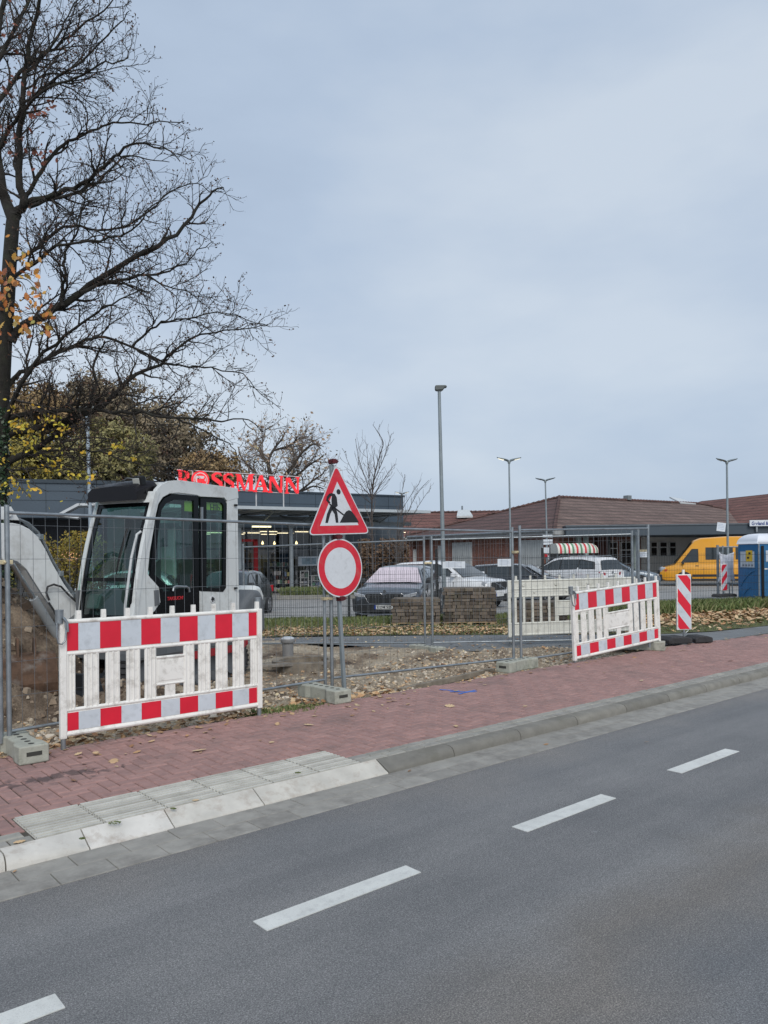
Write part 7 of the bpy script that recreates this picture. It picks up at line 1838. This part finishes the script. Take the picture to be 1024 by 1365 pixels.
# hedge with yellow leaves behind the boom
def hedge(label, px0, px1, pyt, pyb, Y, n, palette, size, name='hedge', depth=.9):
    a, b_ = PD(px0, pyb, Y), PD(px1, pyt, Y); w_, h_ = b_.x - a.x, b_.z + .2; o = thing(name, label, 'hedge', (a.x, Y, -.2), 0); g = G()
    for k in range(n):
        x, y, z = R.random() * w_, R.uniform(-depth / 2, depth / 2), R.random() ** .8 * h_; top = h_ * (.97 + .40 * noise.noise(V((x * 1.7 + px0, y * .5, 1))) + .15 * noise.noise(V((x * 7, y, 4)))) 
        if z > top: continue
        edge = 1 if z > top - .35 else 0
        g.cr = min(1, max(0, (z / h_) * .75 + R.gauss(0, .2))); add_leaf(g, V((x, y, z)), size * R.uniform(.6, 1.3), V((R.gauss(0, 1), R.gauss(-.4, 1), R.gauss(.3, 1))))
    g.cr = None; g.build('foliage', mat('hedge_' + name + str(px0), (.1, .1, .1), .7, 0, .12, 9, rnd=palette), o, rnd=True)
    g = G()
    for k in range(40): p = V((R.random() * w_, R.uniform(-.3, .3), 0)); g.tube(wiggle(p, V((R.gauss(0, .3), R.gauss(0, .2), 1)), h_ * R.uniform(.6, .95), 5, .12), [.018, .015, .012, .009, .007, .005], 4, False)
    g.build('stems', bark, o, fixn=False)
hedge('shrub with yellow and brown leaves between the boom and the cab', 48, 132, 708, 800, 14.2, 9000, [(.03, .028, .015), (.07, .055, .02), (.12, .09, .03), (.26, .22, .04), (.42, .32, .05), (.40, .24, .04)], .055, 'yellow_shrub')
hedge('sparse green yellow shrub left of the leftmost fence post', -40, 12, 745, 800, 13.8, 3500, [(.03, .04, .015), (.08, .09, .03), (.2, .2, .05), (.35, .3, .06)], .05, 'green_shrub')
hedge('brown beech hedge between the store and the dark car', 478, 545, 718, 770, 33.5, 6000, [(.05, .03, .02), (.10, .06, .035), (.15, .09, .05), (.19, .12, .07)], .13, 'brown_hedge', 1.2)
# oak with thin foliage
P_oak = [(.20, .14, .10), (.34, .24, .17), (.42, .31, .22), (.34, .29, .16), (.48, .36, .27)]
o = thing('oak_tree', 'spreading oak with few pale brown leaves right of the red letters', 'tree', (PD(372, 745, 58).x, 58, -.3), 0); tb2 = o.location.copy()
g = G(); tw2 = Twigs(); LY = 58
def l2(a, b_, dy=0): return PD(a, b_, LY + dy) - tb2
paths = [([(374, 690), (373, 660), (376, 640), (390, 622), (402, 604), (418, 592), (428, 598)], .26), ([(373, 665), (362, 640), (358, 615), (366, 598), (376, 585), (380, 576)], .22), ([(372, 662), (350, 640), (335, 625), (322, 610), (318, 596)], .20), ([(376, 640), (395, 634), (412, 620), (425, 612), (432, 606)], .14), ([(374, 655), (400, 655), (418, 648), (432, 652)], .14), ([(358, 618), (345, 600), (340, 588), (352, 582)], .12), ([(366, 600), (385, 594), (400, 584), (410, 582)], .10), ([(390, 622), (392, 605), (386, 590)], .10), ([(350, 640), (330, 642), (312, 634), (305, 622)], .12), ([(400, 655), (418, 640), (430, 632), (434, 624)], .10)]
for i, (pp, r0) in enumerate(paths):
    sp_ = smooth_path([l2(a, b_, (i % 3 - 1) * j * .5) for j, (a, b_) in enumerate(pp)], 3); n = len(sp_); rd = [r0 + (.035 - r0) * (k / (n - 1)) ** .7 for k in range(n)]
    g.tube(sp_, rd, 7); grow(tw2, sp_, rd, [2.6, 1.3, .6], [.45, .34, .34], zsc=3.2, sides=(4, 3, 3))
g.build('limbs', mat('far_bark', (.05, .042, .035)), o, fixn=False); tw2.g.build('twigs', mat('far_twigs', (.16, .13, .11), .9), o, fixn=False)
g = G()
for p in tw2.ends:
    if R.random() < .9: add_leaf(g, p + V((R.gauss(0, .15), R.gauss(0, .15), R.gauss(0, .15))), R.uniform(.16, .32), V((R.gauss(0, 1), R.gauss(0, 1), R.gauss(0, 1))))
g.build('leaves', mat('oak_thin_leaf', (.2, .15, .1), .8, rnd=P_oak), o, rnd=True)
# saplings before the store
def sapling(label, px, Y, fans, gz=-.25, r=.05):
    o = thing('bare_sapling', label, 'tree', (PD(px, 745, Y).x, Y, gz), 0, 'bare young trees before the store'); b0 = o.location.copy(); g = G(); tw3 = Twigs()
    for i, (pp, r0) in enumerate(fans):
        sp_ = smooth_path([PD(a, b_, Y + (i % 3 - 1) * j * .18) - b0 for j, (a, b_) in enumerate(pp)], 3); n = len(sp_); rd = [.72 * r0 + (.007 - .72 * r0) * (k / (n - 1)) ** .8 for k in range(n)]
        g.tube(sp_, rd, 6); grow(tw3, sp_, rd, [1.0, .4], [.27, .25], zsc=1.25, sides=(4, 3, 3), amp=.08, up=.2)
    g.build('stems', mat('young_bark', (.075, .062, .055), .9), o, fixn=False); tw3.g.build('twigs', mat('young_twigs', (.10, .085, .08), .9), o, fixn=False)
sapling('leafless young tree with steep branches behind the triangular sign', 497, 31, [([(497, 760), (496, 700), (496, 660), (499, 635), (507, 605), (511, 590), (503, 575), (497, 566)], .07), ([(496, 665), (488, 640), (478, 610), (474, 585)], .03), ([(496, 670), (492, 640), (490, 610), (488, 590)], .03), ([(499, 640), (512, 610), (520, 585), (522, 578)], .025), ([(496, 662), (480, 645), (466, 620), (460, 605)], .025), ([(497, 665), (508, 645), (518, 630), (527, 618)], .025), ([(496, 672), (475, 655), (462, 640)], .02), ([(497, 655), (500, 625), (496, 600)], .025)])
sapling('low bare shrub with long thin shoots at the store corner', 535, 32, [([(528, 765), (538, 700), (555, 660), (572, 640)], .035), ([(528, 765), (534, 690), (545, 665), (558, 645)], .03), ([(528, 760), (530, 700), (537, 650), (540, 632)], .03), ([(528, 765), (545, 700), (562, 668), (575, 650)], .025)])
